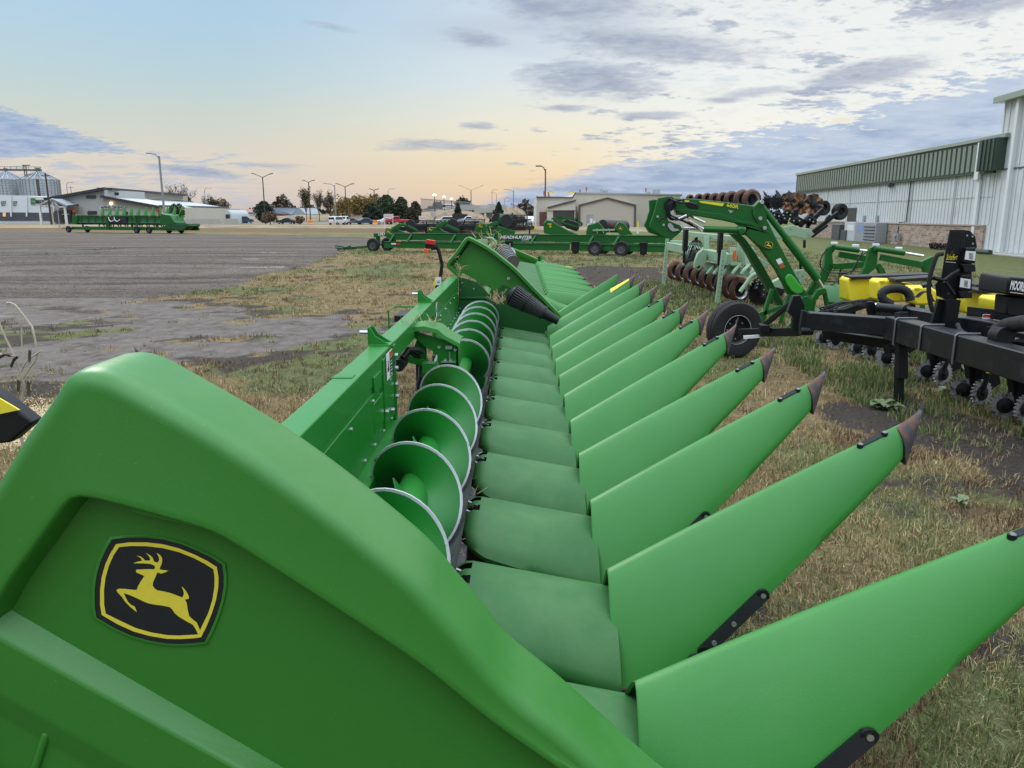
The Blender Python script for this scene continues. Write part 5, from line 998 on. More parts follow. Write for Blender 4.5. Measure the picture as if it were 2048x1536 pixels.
for a, b, w_ in (((1330, 310), (1380, 430), .12), ((1440, 300), (1400, 430), .10), ((1480, 380), (1520, 430), .14), ((1640, 340), (1530, 450), .10), ((1740, 300), (1600, 440), .10), ((1870, 330), (1650, 500), .09), ((1800, 350), (1760, 395), .05), ((1780, 440), (1640, 545), .05), ((1615, 360), (1600, 500), .07), ((1500, 300), (1500, 420), .09), ((1270, 310), (1290, 400), .1), ((1575, 570), (1575, 640), .05), ((1540, 740), (1540, 830), .05)):
    mb = MB(); mb.bar(gy(*Z4(*a), 16.9), gy(*Z4(*b), 16.9), w_, w_*.9); part(mb, 'blade_arm', [BLK], tl, True, bevel=.01)
for x, y in ((1310, 350), (1350, 360), (1400, 380), (1450, 350), (1480, 400), (1530, 400), (1330, 400), (1420, 330), (1620, 390), (1650, 410)): mb = MB(); mb.box(gy(*Z4(x, y), 16.75), (.13, .1, .12), 0, Matrix.Rotation(rad(x % 50), 3, 'Y')); q = part(mb, 'bearing_block', [BLK], tl, True, bevel=.01); bolt(q, gy(*Z4(x, y), 16.7), (0, -1, 0), .018)
for P_, Y in (([(1240, 395), (1300, 400), (1330, 440), (1390, 455), (1480, 440), (1540, 465), (1620, 470), (1650, 505), (1630, 545), (1580, 565), (1490, 540), (1430, 545), (1350, 560), (1280, 540), (1240, 480)], 16.6), ([(1490, 835), (1560, 830), (1590, 860), (1580, 920), (1530, 960), (1490, 930)], 16.4)):
    mb = MB(); mb.plate(P_, Y, .05, 0, Z4); q = part(mb, 'pivot_plate', [G_PALE], tl, True, bevel=.01)
    for (x, y) in ((1345, 470), (1460, 468), (1615, 520)) if P_[0][0] < 1300 else ((1520, 850), (1560, 880), (1520, 900)): bolt(q, gy(*Z4(x, y), Y), (0, -1, 0), .02)
for a, b, zc0, zc1, w_ in (((400, 625), (560, 655), 21.5, 20, .22), ((700, 690), (940, 740), 19, 17.6, .24), ((490, 508), (960, 560), 21, 17.8, .12), ((410, 590), (700, 600), 21.3, 19.5, .1), ((720, 540), (710, 700), 19, 19, .14), ((1000, 580), (1000, 760), 17.8, 17.8, .09), ((1040, 600), (1040, 790), 17.6, 17.6, .09), ((940, 640), (945, 800), 17.7, 17.7, .16), ((1080, 640), (1080, 800), 17.5, 17.5, .2), ((1160, 740), (1250, 800), 17, 17, .12), ((560, 655), (700, 690), 20, 19, .24)):
    mb = MB(); mb.bar(gd(*Z4(*a), zc0), gd(*Z4(*b), zc1), w_, w_); part(mb, 'frame_tube', [G_PALE], tl, True, bevel=.012)
for P_, Y in (([(560, 660), (600, 640), (620, 700), (600, 770), (550, 815), (510, 790), (520, 730)], 19.6), ([(640, 690), (690, 645), (720, 700), (715, 770), (655, 838), (610, 820), (615, 760)], 18.8), ([(1290, 945), (1360, 905), (1430, 960), (1440, 1010), (1380, 1000), (1310, 985)], 15.9)):
    mb = MB(); mb.plate(P_, Y, .16, 0, Z4); q = part(mb, 'hitch_plate', [G_PALE], tl, True, bevel=.012); bolt(q, gy(*Z4(P_[4][0]-8, P_[4][1]-12), Y), (0, -1, 0), .03)
for (a, b) in (((372, 560), (337, 968)), ((868, 660), (805, 1138))):
    g = gz(*Z4(*b), 0); t = gy(*Z4(*a), g.y); mb = MB(); mb.bar(t, g, .09, .09); mb.bx(g.x-.1, g.x+.1, g.y-.08, g.y+.08, 0, .02); st_ = part(mb, 'parking_stand', [G_PALE], tl, True, bevel=.005)
    mb = MB(); [mb.cyl(t.lerp(g, .2+.08*k)+Vector((0, -.047, 0)), t.lerp(g, .2+.08*k)+Vector((0, -.05, 0)), .012, 8) for k in range(9)]; part(mb, 'pin_holes', [BLD], st_, True)
mb = MB(); mb.tube(cr([gy(*Z4(*p), 16.6) for p in ((1010, 1025), (1060, 960), (1110, 890), (1170, 860), (1220, 870))], 16), .045, 8); part(mb, 'wheel_arm', [G_PALE], tl, True, sm=60)
for x in (740, 800, 880, 960, 1040, 1120): mb = MB(); mb.tube(cr([gd(*Z4(x+50, 790), 18.6-(x-740)*.004), gd(*Z4(x+10, 830), 18.4-(x-740)*.004), gd(*Z4(x-20, 870), 18.4-(x-740)*.004)], 8), .04, 6); part(mb, 'scraper', [G_PALE], tl, True, sm=60)
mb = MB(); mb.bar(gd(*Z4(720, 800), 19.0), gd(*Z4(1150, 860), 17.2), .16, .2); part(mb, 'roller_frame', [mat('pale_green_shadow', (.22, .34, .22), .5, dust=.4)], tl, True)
for x, y in ((530, 570), (835, 590)): mb = MB(); mb.box(gy(*Z4(x, y), 18.2), (.10, .2, .5)); mb.box(gy(*Z4(x-10, y+110), 18.2), (.05, .1, .5)); part(mb, 'latch', [BLK], tl, True, bevel=.02)
mb = MB(); mb.plate([(955, 660), (975, 655), (985, 740), (965, 765), (950, 720)], 16.9, .08, 0, Z4); part(mb, 'red_tag', [ORG, BLK], tl, True, bevel=.01)
for i in range(9):
    x = 560+i*12; part(MB().tube(cr([gd(*Z4(*p), 18.9) for p in ((640-i*3, 560), (x+20, 590+i*2), (x-20, 680+i*8), (530+i*6, 790-i*6), (x+40, 620+i*9))], 20), .012, 6), 'hydraulic_hose', [PLB], tl, True, sm=60)
for i, (x, y) in enumerate(((620, 550), (600, 640), (640, 800), (980, 640), (950, 700), (1000, 720), (990, 560))):
    mb = MB(); mb.tube([gd(*Z4(x, y), 18.0), gd(*Z4(x+12, y+18), 18.0)], [.05, .03], 8); part(mb, 'coupler', [SIL if i % 2 else PLB], tl, True)
for k in range(6):
    mb = MB(); toothed(mb, gd(*Z4(1180+k*34, 1030-k*6), 17.0+.4*k), (.3, -1, 0), .30-.02*k, 20, .03, .01, 0, .8); part(mb, 'toothed_disc', [BLK, BLK], tl, True, sm=25)
for a, b in (((1130, 920), (1260, 990)), ((1180, 900), (1150, 1010)), ((1230, 930), (1210, 1080))): mb = MB(); mb.bar(gd(*Z4(*a), 16.8), gd(*Z4(*b), 16.8), .09, .08); q = part(mb, 'disc_arm', [BLK], tl, True, bevel=.01); [bolt(q, gd(*Z4(*a), 16.7).lerp(gd(*Z4(*b), 16.7), t), (0, -1, 0), .016) for t in (.2, .5, .8)]
# ================================================================ long header cart across the middle
cl = gz(752, 503); crr = gz(1247, 512); cvec = (crr-cl); cvec.z = 0; clen = cvec.length; cang = math.atan2(cvec.y, cvec.x)
ct = thing('header_cart', 'long empty green header cart with white lettering standing across the grass', 'header cart', (cl.x, cl.y, 0), cang)
CTI = W[ct.name].inverted(); CTN = W[ct.name].to_3x3() @ Vector((0, 1, 0))
def cloc(px, py, off=0): return CTI @ hit(px, py, W[ct.name] @ Vector((0, off, 0)), CTN)
xl = cloc(785, 470).x; xr_ = cloc(1345, 470).x
mb = MB(); zt, zb_ = cloc(1000, 468).z, cloc(1000, 482.5).z
mb.bx(xl, xr_, -.06, .06, zb_, zt); mb.bx(xl, xr_, -.10, .10, zt-.03, zt); mb.bx(xl, xr_, -.09, .09, zb_, zb_+.03); tb = part(mb, 'upper_rail', [G_MCH], ct, bevel=.008)
z1_, z0_ = cloc(1000, 485.5).z, cloc(1000, 498.5).z
mb = MB(); mb.bx(xl-.35, xr_+.1, -.35, -.20, z0_, z1_); mb.bx(xl-.35, xr_+.1, -.40, -.15, z1_-.03, z1_); part(mb, 'lower_rail', [G_MCH], ct, bevel=.008)
mb = MB(); mb.bx(xl-.2, xr_, 1.3, 1.45, z0_, z1_); part(mb, 'rear_rail', [G_MCH], ct, bevel=.008)
for px in (790, 825, 912, 990, 1072, 1187, 1238):
    x = cloc(px, 480).x; mb = MB(); mb.bar((x, -.02, zt-.05), (x-.22, -.27, z1_-.05), .10, .12, up=(0, 1, 0)); part(mb, 'strut', [G_MCH], ct, bevel=.006)
for k in range(6): x = xl+.8+k*(xr_-xl-1.2)/5; mb = MB(); mb.bx(x-.06, x+.06, -.2, 1.3, z0_+.05, z0_+.2); part(mb, 'cross_member', [G_DK], ct)
mb = MB(); nk = [cloc(*Z2(*p)) for p in ((1222, 560), (1300, 556), (1345, 555), (1385, 575), (1400, 600), (1385, 650), (1365, 655), (1360, 610), (1340, 590), (1300, 580), (1225, 592))]
mb.prism([(p.x, -.08, p.z) for p in nk], (0, .16, 0)); nkp = part(mb, 'gooseneck', [G_MCH], ct, bevel=.01)
Xv = W[ct.name].to_3x3() @ Vector((1, 0, 0))
p0 = W[ct.name] @ Vector((cloc(*Z2(1262, 577)).x, -.085, cloc(*Z2(1262, 577)).z)); text('LM7', 'neck_lettering', WHT, nkp, Xv, (0, 0, 1), p0, .22, .004, sx=1.1, bold=.004)
p0 = W[ct.name] @ Vector((cloc(*Z3(418, 603)).x, -.108, cloc(*Z3(418, 602)).z)); q0 = cloc(*Z3(675, 603)).x-cloc(*Z3(418, 603)).x
t_ = text('HEADHUNTER', 'rail_lettering', WHT, tb, Xv, (0, 0, 1), p0, .225, .004, sx=1, bold=.006, shear=.15)
wd_ = t_.dimensions.x if t_.dimensions.x else 1; 
xx = [v.co.x for v in t_.data.vertices]; k_ = q0/(max(xx)-min(xx)); x0_ = min(xx)
for v in t_.data.vertices: v.co.x = x0_+(v.co.x-x0_)*k_
p0 = W[ct.name] @ Vector((cloc(*Z3(592, 615)).x, -.108, cloc(*Z3(592, 616)).z)); text('CLASSIC', 'rail_lettering', WHT, tb, Xv, (0, 0, 1), p0, .095, .004, sx=1.15, bold=.001, shear=.15)
for (px, py, yy) in ((752, 503, -.3), (759, 503, .9), (1195, 512, -.5), (1247, 512, -.5), (1192, 510, 1.6), (1243, 510, 1.6)):
    x = cloc(px, py-12).x; mb = MB(); tyre(mb, (x, yy, .375), (0, 1, 0), .375, .22, .55, 0, 1, 30); w_ = part(mb, 'wheel', [RUB, GRYD], ct, sm=40)
    for k in range(6): a = 2*PI*k/6; bolt(w_, (x+.07*cos(a), yy-.08, .375+.07*sin(a)), (0, -1, 0), .014, world=False)
mb = MB(); 
for x in (cloc(752, 490).x, cloc(1195, 490).x, cloc(1247, 490).x): mb.cyl((x, -.5, .375), (x, 1.6, .375), .04, 10)
mb.bx(cloc(1185, 490).x, cloc(1258, 490).x, .2, .4, .3, z0_); mb.bx(-.1, .1, .2, .35, .3, cloc(760, 468).z); part(mb, 'axle', [G_DK], ct)
for px in (1023, 1155, 1290):
    x = cloc(px, 490).x; mb = MB(); mb.bx(x-.16, x+.16, -.43, -.30, z0_-.12, z1_+.10); mb.bx(x-.2, x+.2, -.45, -.30, z1_, z1_+.12); mb.bx(x-.1, x+.1, -.46, -.42, z0_-.15, z0_+.1); part(mb, 'ratchet_bracket', [BLK], ct, bevel=.02)
for px in (1150, 1030):
    x = cloc(px, 490).x; part(MB().tube(cr([(x-.1, -.47, z1_), (x-.12, -.48, z0_), (x-.25, -.5, .2), (x-.4, -.5, .02)][:3 if px == 1030 else 4], 12), .03, 4), 'loose_strap', [STRAW], ct)
tg = CTI @ gz(676, 501); mb = MB(); mb.bar((.0, .2, .3), (tg.x+.8, tg.y, .15), .12, .12); mb.bar((tg.x+.8, tg.y, .15), (tg.x, tg.y, .1), .08, .08)
rr = random.Random(9)
for _ in range(14): mb.bar((tg.x+rr.uniform(-.3, 1.2), tg.y+rr.uniform(-.1, .1), rr.uniform(.02, .2)), (tg.x+rr.uniform(-.3, 1.2), tg.y+rr.uniform(-.1, .1), rr.uniform(.1, .3)), .04, .05)
part(mb, 'drawbar', [G_DK], ct)
x = cloc(790, 490).x; mb = MB(); mb.bx(x, x+.28, -.405, -.40, z0_+.18, z0_+.26, 0); mb.bx(x+.28, x+.56, -.405, -.40, z0_+.18, z0_+.26, 1); part(mb, 'reflective_tape', [WHT, REDP], ct)

# ================================================================ combine heads in a row behind the cart
def emblem_on(parent, p, w_, Y):
    mb = MB(); k = w_/1450; mb.prism([Vector((p.x+(x-910)*k*1.1, Y+.01, p.z-(y-800)*k*1.1)) for x, y in border], (0, -.01, 0)); o = part(mb, 'round_emblem', [BLD], parent, True)
    small_deer(o, p, w_, Y-.004)
BSTL = mat('black_reel', (.018, .018, .02), .55, var=.3, vs=4)
BLKR = mat('black_reel_bat', (.03, .03, .032), .5, .3, var=.3, vs=4)
def platform_head(pxl, zc, shield, reel, label, rlen=3.4, fing=True, top=None, emb=None, Lang=26):
    base = gd(pxl, 460, zc); o = thing('combine_head', label, 'combine head', (base.x, base.y, 0), 0, 'combine heads parked in a row')
    Y = base.y; L_ = Vector((sin(rad(Lang)), cos(rad(Lang)), 0))
    mb = MB(); mb.prism([gy(*p, Y) for p in shield], (0, .25, 0)); sh = part(mb, 'end_shield', [G_MCH], o, True, bevel=.05)
    rc, rr_ = reel; c = gy(*rc, Y+.4); r = rr_/FP*zc
    # slatted reel: central tube, bats with tines, end disc
    mb = MB(); mb.cyl(c, c+L_*rlen, .12, 12); rl = part(mb, 'reel_tube', [BSTL], o, True)
    mb = MB(); mb.lathe(c, L_, [(.001, -.02), (r*.95, -.03), (r*.98, .02), (.001, .03)], 28); part(mb, 'reel_disc', [BSTL], rl, True)
    for k in range(6):
        A = 2*PI*k/6+.3; u_ = L_.cross(Vector((0, 0, 1))).normalized(); q = c+(u_*cos(A)+Vector((0, 0, 1))*sin(A))*r*.86; mb = MB(); mb.bar(q, q+L_*rlen, .10, .05)
        for j in range(int(rlen/.16)): t = q+L_*(.1+j*.16); mb.bar(t, t+Vector((0, 0, -.32))+u_*.05, .035, .03)
        for j in (.33, .66, 1): mb.bar(c+L_*rlen*j, q+L_*rlen*j, .06, .04)
        part(mb, 'reel_bat', [BLKR], rl, True)
    for a, b, w_ in (top or []): mb = MB(); mb.bar(gy(*a, Y-.05), gy(*b, Y-.05), w_, w_*1.3); part(mb, 'reel_arm', [G_MCH], o, True, bevel=.02)
    zb = .75; s0 = Vector((base.x, Y, 0)); mb = MB(); mb.bar(s0+Vector((0, .2, 1.0)), s0+Vector((0, .2, 1.0))+L_*9, .25, .3); mb.bar(s0+Vector((.0, .2, .45)), s0+Vector((0, .2, .45))+L_*9, 1.2, .2)
    for t in (.3, 4.5, 8.5): mb.bar(s0+L_*t, s0+L_*t+Vector((0, 0, 1)), .12, .12)
    part(mb, 'deck', [BSTL], o, True)
    if emb: emblem_on(sh, gy(*emb, Y), .34, Y-.06)
    return o
def ZA(x, y): return (740+x/6.4, 400+y/6.4)
platform_head(785, 56, [ZA(*p) for p in ((180, 430), (205, 355), (300, 365), (410, 395), (480, 430), (560, 455), (400, 460), (200, 450))], (ZA(520, 335), 13.5), 'green combine head with black reel, leftmost in the row behind the cart', 6.2, top=[(ZA(300, 370), ZA(400, 315), .22), (ZA(400, 315), ZA(470, 330), .14), (ZA(480, 330), ZA(610, 395), .12)], emb=ZA(238, 402))
platform_head(860, 55, [ZA(*p) for p in ((728, 415), (735, 345), (800, 345), (900, 365), (970, 410), (1060, 430), (1000, 460), (760, 460))], (ZA(1060, 340), 16), 'green combine head with black reel disc, second from the left behind the cart', 4.6, top=[(ZA(850, 350), ZA(980, 275), .2), (ZA(980, 275), ZA(990, 300), .12), (ZA(960, 315), ZA(1140, 395), .14)], emb=ZA(770, 372))
platform_head(955, 54, [ZA(*p) for p in ((1345, 385), (1360, 300), (1400, 290), (1470, 297), (1510, 350), (1560, 385), (1660, 430), (1640, 470), (1350, 450))], (ZA(1750, 270), 14), 'combine head with big rounded green cover and black reel raised behind it', 3.2, top=[(ZA(1500, 335), ZA(1640, 290), .2), (ZA(1620, 370), ZA(1850, 440), .35)], emb=ZA(1413, 330))
oo = thing('drum_attachment', 'black knife drum with a green leaf shaped end cover standing above the row', 'combine head', tuple(gd(1003, 460, 57)*Vector((1, 1, 0)) if False else (gd(1003, 460, 57).x, gd(1003, 460, 57).y, 0)), 0, 'combine heads parked in a row')
Y_ = gd(1003, 460, 57).y; mb = MB(); mb.plate([(1650, 215), (1665, 198), (1690, 215), (1718, 260), (1712, 290), (1680, 312), (1655, 300), (1640, 260)], Y_-.3, .15, 0, ZA); part(mb, 'end_cover', [G_MCH], oo, True, bevel=.05)
c = gy(*ZA(1620, 255), Y_); mb = MB(); mb.cyl(c, gy(*ZA(1840, 255), Y_+1.5), .45, 16); mb.bar(c-Vector((0, 0, .5)), gy(*ZA(1860, 300), Y_+1.5), .5, .3); mb.bar(c-Vector((.2, 0, .3)), Vector((c.x, c.y, 0)), .3, .3); dr = part(mb, 'drum', [BSTL], oo, True)
rr = random.Random(2)
for _ in range(26): p = c+Vector((rr.uniform(-.4, 2.0), rr.uniform(-.3, .2), rr.uniform(-.8, .5))); mb = MB(); mb.bar(p, p+Vector((rr.uniform(-.2, .2), -.1, rr.uniform(-.3, .3))), .06, .05); part(mb, 'knife', [BLKR], dr, True)
# two corn heads with their cones, right part of the row
def corn_mini(name_label, x0, zc, shield, emb, n, dx, ang, extra, reel=None, text_=None):
    b_ = gd(x0, 460, zc); o = thing('combine_head', name_label, 'combine head', (b_.x, b_.y, 0), 0, 'combine heads parked in a row'); Y = b_.y
    for P_ in shield: mb = MB(); mb.plate(P_, Y-.1, .22, 0, Z3); sh = part(mb, 'end_shield', [G_MCH], o, True, bevel=.05)
    if emb: emblem_on(sh, gy(*Z3(*emb), Y), .3, Y-.13)
    for k in range(n):
        p = gy(*Z3(extra[0]+k*dx, extra[1]), Y+.8*k+.3); sn = put('snout', SM, o, W[o.name].inverted() @ p, (0, rad(62+ang), rad(-8)), s=(1.2, 1, 1.2))
    L_ = Vector((.12, 1, 0)); mb = MB(); s0 = Vector((b_.x, Y, 0)); mb.bar(s0+Vector((.4, .2, .8)), s0+Vector((.4, .2, .8))+L_*8, .3, .35)
    for t in (.3, 4, 7.5): mb.bar(s0+Vector((.4, 0, 0))+L_*t, s0+Vector((.4, 0, 1))+L_*t, .12, .12)
    part(mb, 'frame', [G_DK], o, True)
    return o, Y
o, Y = corn_mini('green corn head with black guard panel beside the beige building entrance', 1100, 52, [[(770, 560), (765, 480), (790, 448), (830, 455), (960, 530), (1060, 575), (900, 580)]], None, 5, 45, 0, (860, 560))
mb = MB(); mb.plate([(900, 470), (960, 440), (1050, 470), (1060, 520), (1040, 545), (960, 520)], Y+.4, .5, 0, Z3); part(mb, 'guard_panel', [BSTL], o, True, bevel=.05)
for a, b in (((830, 440), (1000, 440)), ((1000, 440), (1085, 480)), ((880, 460), (1060, 510)), ((1085, 480), (1070, 500)), ((860, 425), (920, 430)), ((1030, 430), (1040, 460))): mb = MB(); mb.bar(gy(*Z3(*a), Y), gy(*Z3(*b), Y), .1, .12); part(mb, 'guard_rail', [G_MCH], o, True)
mb = MB(); mb.plate([(812, 498), (822, 492), (832, 500), (826, 515), (814, 512)], Y-.12, .02, 0, Z3); mb.plate([(800, 480), (832, 480), (832, 487), (800, 487)], Y-.12, .02, 1, Z3); part(mb, 'decal', [ORB, YEL], o, True)
o, Y = corn_mini('green corn head with pointed triangular shields and a dark auger between them', 1190, 51, [[(1115, 560), (1130, 490), (1180, 478), (1215, 462), (1290, 545), (1270, 575), (1120, 575)], [(1340, 520), (1385, 462), (1430, 480), (1500, 570), (1400, 575)]], (1395, 517), 9, 52, 0, (1130, 560))
mb = MB(); mb.cyl(gy(*Z3(1250, 500), Y+.5), gy(*Z3(1430, 505), Y+2.5), .42, 18); part(mb, 'auger', [BSTL], o, True)
mb = MB(); mb.bar(gy(*Z3(1170, 535), Y-.2), gy(*Z3(1350, 530), Y-.2), .1, .1); [mb.bar(gy(*Z3(x, 520), Y-.2), gy(*Z3(x+8, 560), Y-.2), .05, .05) for x in (1200, 1250, 1300)]; part(mb, 'guard_rail', [G_PALE], o, True)
mb = MB(); mb.plate([(1320, 475), (1335, 475), (1335, 495), (1320, 495)], Y-.1, .1, 0, Z3); part(mb, 'lamp', [REDP], o, True)
b_ = gz(1308, 463)
for (x, y, m_, lb) in ((1538, 465, YEL, 'yellow topped marker post standing in front of the beige building'), (1180, 455, WHT, 'white post beside the grey door of the beige building')):
    g = gd(*Z3(x, 560), 60); t = gy(*Z3(x, y), g.y); mb = MB(); mb.cyl((g.x, g.y, 0), (g.x, g.y, t.z*.7), .07, 10, 0); mb.cyl((g.x, g.y, t.z*.7), (g.x, g.y, t.z), .07, 10, 1); solo(mb, 'marker_post', [WHT, m_], lb, 'post', world=True, loc=(g.x, g.y, 0))

# ================================================================ corn header on its transport cart, far left
zc = 88; b0 = gz(145, 465); b1 = gz(350, 467.5)
an = math.atan2(b1.y-b0.y, b1.x-b0.x); lh = thing('corn_header', 'green corn header with twelve upright cones seen from behind on the far left', 'corn header', (b0.x, b0.y, 1.0), an)
lt = thing('header_cart', 'low green four wheeled cart under the corn header by the restaurant', 'header cart', (b0.x, b0.y, 0), an)
LI = W[lt.name].inverted(); LNv = W[lt.name].to_3x3() @ Vector((0, 1, 0)); lloc = lambda x, y, off=0: LI @ hit(*Z1(x, y), W[lt.name] @ Vector((0, off, 0)), LNv)
X0, X1 = lloc(605, 560).x, lloc(1325, 560).x; ZT, ZB = lloc(900, 535).z, lloc(900, 605).z
M0 = Matrix.Translation((0, 0, -1.0))
def lpart(mb, nm, m, par=lh, **k): 
    mb.v = [(x, y, z-(1.0 if par is lh else 0)) for x, y, z in mb.v]; return part(mb, nm, m, par, **k)
mb = MB(); mb.bx(X0, X1, .0, .15, ZT-.15, ZT); lpart(mb, 'rear_beam', [G_FAR], bevel=.01)
mb = MB(); mb.grid([[(x, y, z) for x in (X0, X1)] for y, z in ((.05, ZT-.15), (.08, ZT-.6), (-.05, ZB+.1), (.3, ZB-.1))]); lpart(mb, 'back_panel', [G_FAR])
for k in range(13): x = X0+(X1-X0)*k/12; mb = MB(); mb.bar((x, 0, ZT-.2), (x+.05, -.05, ZB), .05, .06); lpart(mb, 'rib', [G_DK])
for k in range(12):
    x = lloc(760+59*k, 520).x; sn = put('snout', SM, lh, (x, .6, ZT-.62-1.0), (0, rad(-30), rad(90)), s=(1.5, 1.25, 1.6)); 
    if k in (0, 11): sn['label'] = 'end cone with pale yellow tip'
mb = MB(); sh = [(1325, 520), (1400, 535), (1430, 580), (1445, 600), (1395, 622), (1310, 610)]; q = [lloc(*p) for p in sh]; mb.prism([(p.x, -.1, p.z) for p in q], (0, 1.6, 0)); e_ = lpart(mb, 'end_shield', [G_MCH], bevel=.06)
mb = MB(); q = [lloc(*p) for p in ((590, 600), (600, 540), (630, 530), (640, 560), (635, 610))]; mb.prism([(p.x, -.1, p.z) for p in q], (0, 1.4, 0)); lpart(mb, 'end_shield', [G_MCH], bevel=.05)
mb = MB(); q = [lloc(*p, 1) for p in ((1435, 600), (1490, 492), (1470, 590), (1450, 610))]; mb.prism([(p.x, .9, p.z) for p in q], (0, .5, 0)); lpart(mb, 'divider', [G_MCH], bevel=.03)
for x in (605, 1300): p = lloc(x, 502); mb = MB(); mb.bar((p.x, 0, ZT), (p.x, 0, p.z), .05, .05, 0); mb.box((p.x, 0, p.z+.02), (.35, .15, .25), 1); lpart(mb, 'marker_lamp', [BLK, REDP])
for x in (870, 1100, 880): p = lloc(x, 540); p2 = lloc(x+(40 if x > 1000 else 30), 640); mb = MB(); mb.bar((p.x, -.1, p.z), (p2.x, -.15, p2.z), .16, .14); lpart(mb, 'feeder_frame', [G_DK])
for x0 in (905, 950): part(MB().tube(cr([(q.x, -.25, q.z-1) for q in (lloc(x0, 548), lloc(x0+5, 572), lloc(x0+25, 585), lloc(x0+45, 572))], 12), .05, 8), 'white_hose', [WHT], lh, sm=60)
mb = MB(); a = lloc(900, 550); b = lloc(1045, 600); mb.bx(a.x, b.x, -.12, .05, b.z, a.z); lpart(mb, 'feeder_opening', [BSTL])
for x, m_ in ((620, ORB), (820, ORB), (905, ORB), (1225, ORB), (1290, ORB)): p = lloc(x, 540); mb = MB(); mb.bx(p.x-.1, p.x+.1, -.01, .0, p.z-.04, p.z+.06); lpart(mb, 'reflector', [m_])
x0, x1 = lloc(550, 640).x, lloc(1550, 640).x; z0, z1 = lloc(900, 655).z, lloc(900, 630).z
mb = MB(); mb.bx(x0+.8, x1-.6, -.05, .12, z0, z1); mb.bx(x0+.8, x1, 1.3, 1.45, z0, z1); [mb.bx(x0+1+k*2.2, x0+1.15+k*2.2, 0, 1.4, z0, z1-.05) for k in range(6)]; part(mb, 'frame', [G_MCH], lt)
mb = MB(); q = [lloc(*p) for p in ((1395, 605), (1545, 603), (1552, 625), (1490, 660), (1300, 640))]; mb.prism([(p.x, -.1, p.z) for p in q], (0, 1.7, 0)); part(mb, 'rear_tray', [G_FAR], lt, bevel=.04)
mb = MB(); p = lloc(470, 640); mb.bar((x0+.6, .6, .5), (p.x, .6, .45), .1, .1); part(mb, 'drawbar', [G_DK], lt)
for (x, yy) in ((580, -.3), (615, 1.6), (1137, -.3), (1238, -.3), (1290, 1.6), (1390, 1.6)): p = lloc(x, 640); mb = MB(); tyre(mb, (p.x, yy, .38), (0, 1, 0), .38, .24, .5, 0, 1, 20); part(mb, 'wheel', [RUB, GRYD], lt, sm=40)
mb = MB(); [mb.cyl((lloc(x, 640).x, -.3, .38), (lloc(x, 640).x, 1.6, .38), .05, 8) for x in (580, 1137, 1238)]; part(mb, 'axle', [G_DK], lt)
for k in range(4): x = X0+1+k*(X1-X0-2)/3; mb = MB(); mb.bx(x-.06, x+.06, .2, .35, z1, ZB+.1); part(mb, 'support', [G_DK], lt)

# ================================================================ buildings
def ribwall(mb, x0, x1, z0, z1, y, step, d=.02, w_=.05, m=0):      # raised ribs on a wall facing -y (local)
    n = int(abs(x1-x0)/step)
    for k in range(n+1): x = x0+(x1-x0)*k/max(n, 1); mb.bx(x-w_/2, x+w_/2, y-d, y, z0, z1, m)
WW = mat('white_wall_panel', (.60, .62, .62), .5, var=.06, vs=.8, dust=0, c2=(.52, .53, .52), cs=.7, cth=(.5, .8))
BEI = mat('beige_wall_panel', (.52, .485, .41), .6, var=.05, vs=.5); GRW = mat('grey_wall_panel', (.47, .475, .465), .6, var=.05, vs=.5)
TRM = mat('dark_green_trim', (.035, .06, .045), .45, var=.15); GRIB = mat('green_grey_sky_sheen_rib', (.20, .245, .20), .4, var=.12, vs=1)  # fascia rib colour made pale to stand for reflected sky
DTR = mat('dark_trim', (.03, .032, .035), .5); CNC = mat('concrete', (.42, .41, .38), .85, var=.12, vs=1.5, bump=.2)
ROOF = mat('metal_roof', (.30, .36, .42), .35, .3, var=.08); ROFW = mat('pale_roof', (.5, .54, .58), .35, .2, var=.08)
# brick
bk = bpy.data.materials.new('brick'); bk.use_nodes = True; T = NT(bk.node_tree); b_ = T.n['Principled BSDF']; oc = T.new('ShaderNodeTexCoord').outputs['Object']
bt = T.new('ShaderNodeTexBrick', {'Vector': T.new('ShaderNodeCombineXYZ', {0: T.new('ShaderNodeSeparateXYZ', {0: oc}).outputs[1], 1: T.new('ShaderNodeSeparateXYZ', {0: oc}).outputs[2], 2: 0}).outputs[0], 'Color1': (.42, .31, .24, 1), 'Color2': (.16, .085, .065, 1), 'Mortar': (.40, .37, .33, 1), 'Scale': 1.0, 'Mortar Size': .010, 'Bias': -.1, 'Brick Width': .40, 'Row Height': .13})
T.set(b_, 'Base Color', T.mix(T.m('MULTIPLY', T.step(T.noise(oc, 4.5, 5, .7), .5, .6), .6), bt.outputs[0], (.46, .36, .28))); b_.inputs['Roughness'].default_value = .9; MATS['brick'] = bk
# ---- long white shed on the right
wb0 = gd(1985, 505, 41.5); wb0.z = 0; wan = math.atan2(-(1160-1039)/FP, 1)      # local +y runs away along the wall
sh_ = thing('warehouse', 'long white ribbed metal building with green fascia and brick base at the right', 'building', tuple(wb0), wan)
SI = W[sh_.name].inverted(); SNv = W[sh_.name].to_3x3() @ Vector((1, 0, 0)); sl_ = lambda p, off=0: SI @ hit(*p, W[sh_.name] @ Vector((off, 0, 0)), SNv)
LW = sl_((1594, 400)).y; zt0 = sl_((1985, 280)).z; zt1 = sl_((1592, 352)).z; ztp = (zt0+zt1)/2; zfb = (sl_((1950, 347)).z+sl_((1600, 387)).z)/2
mb = MB(); mb.bx(0, 22, 0, LW, 0, ztp-.05)
for k in range(int(LW/.45)): mb.bx(-.035, 0, .3+k*.45, .38+k*.45, 1.5, zfb+.05)
part(mb, 'wall', [WW], sh_)
mb = MB(); mb.bx(-.20, 0, .6, LW, zfb, ztp); fsc = part(mb, 'fascia', [TRM], sh_)
mb = MB()
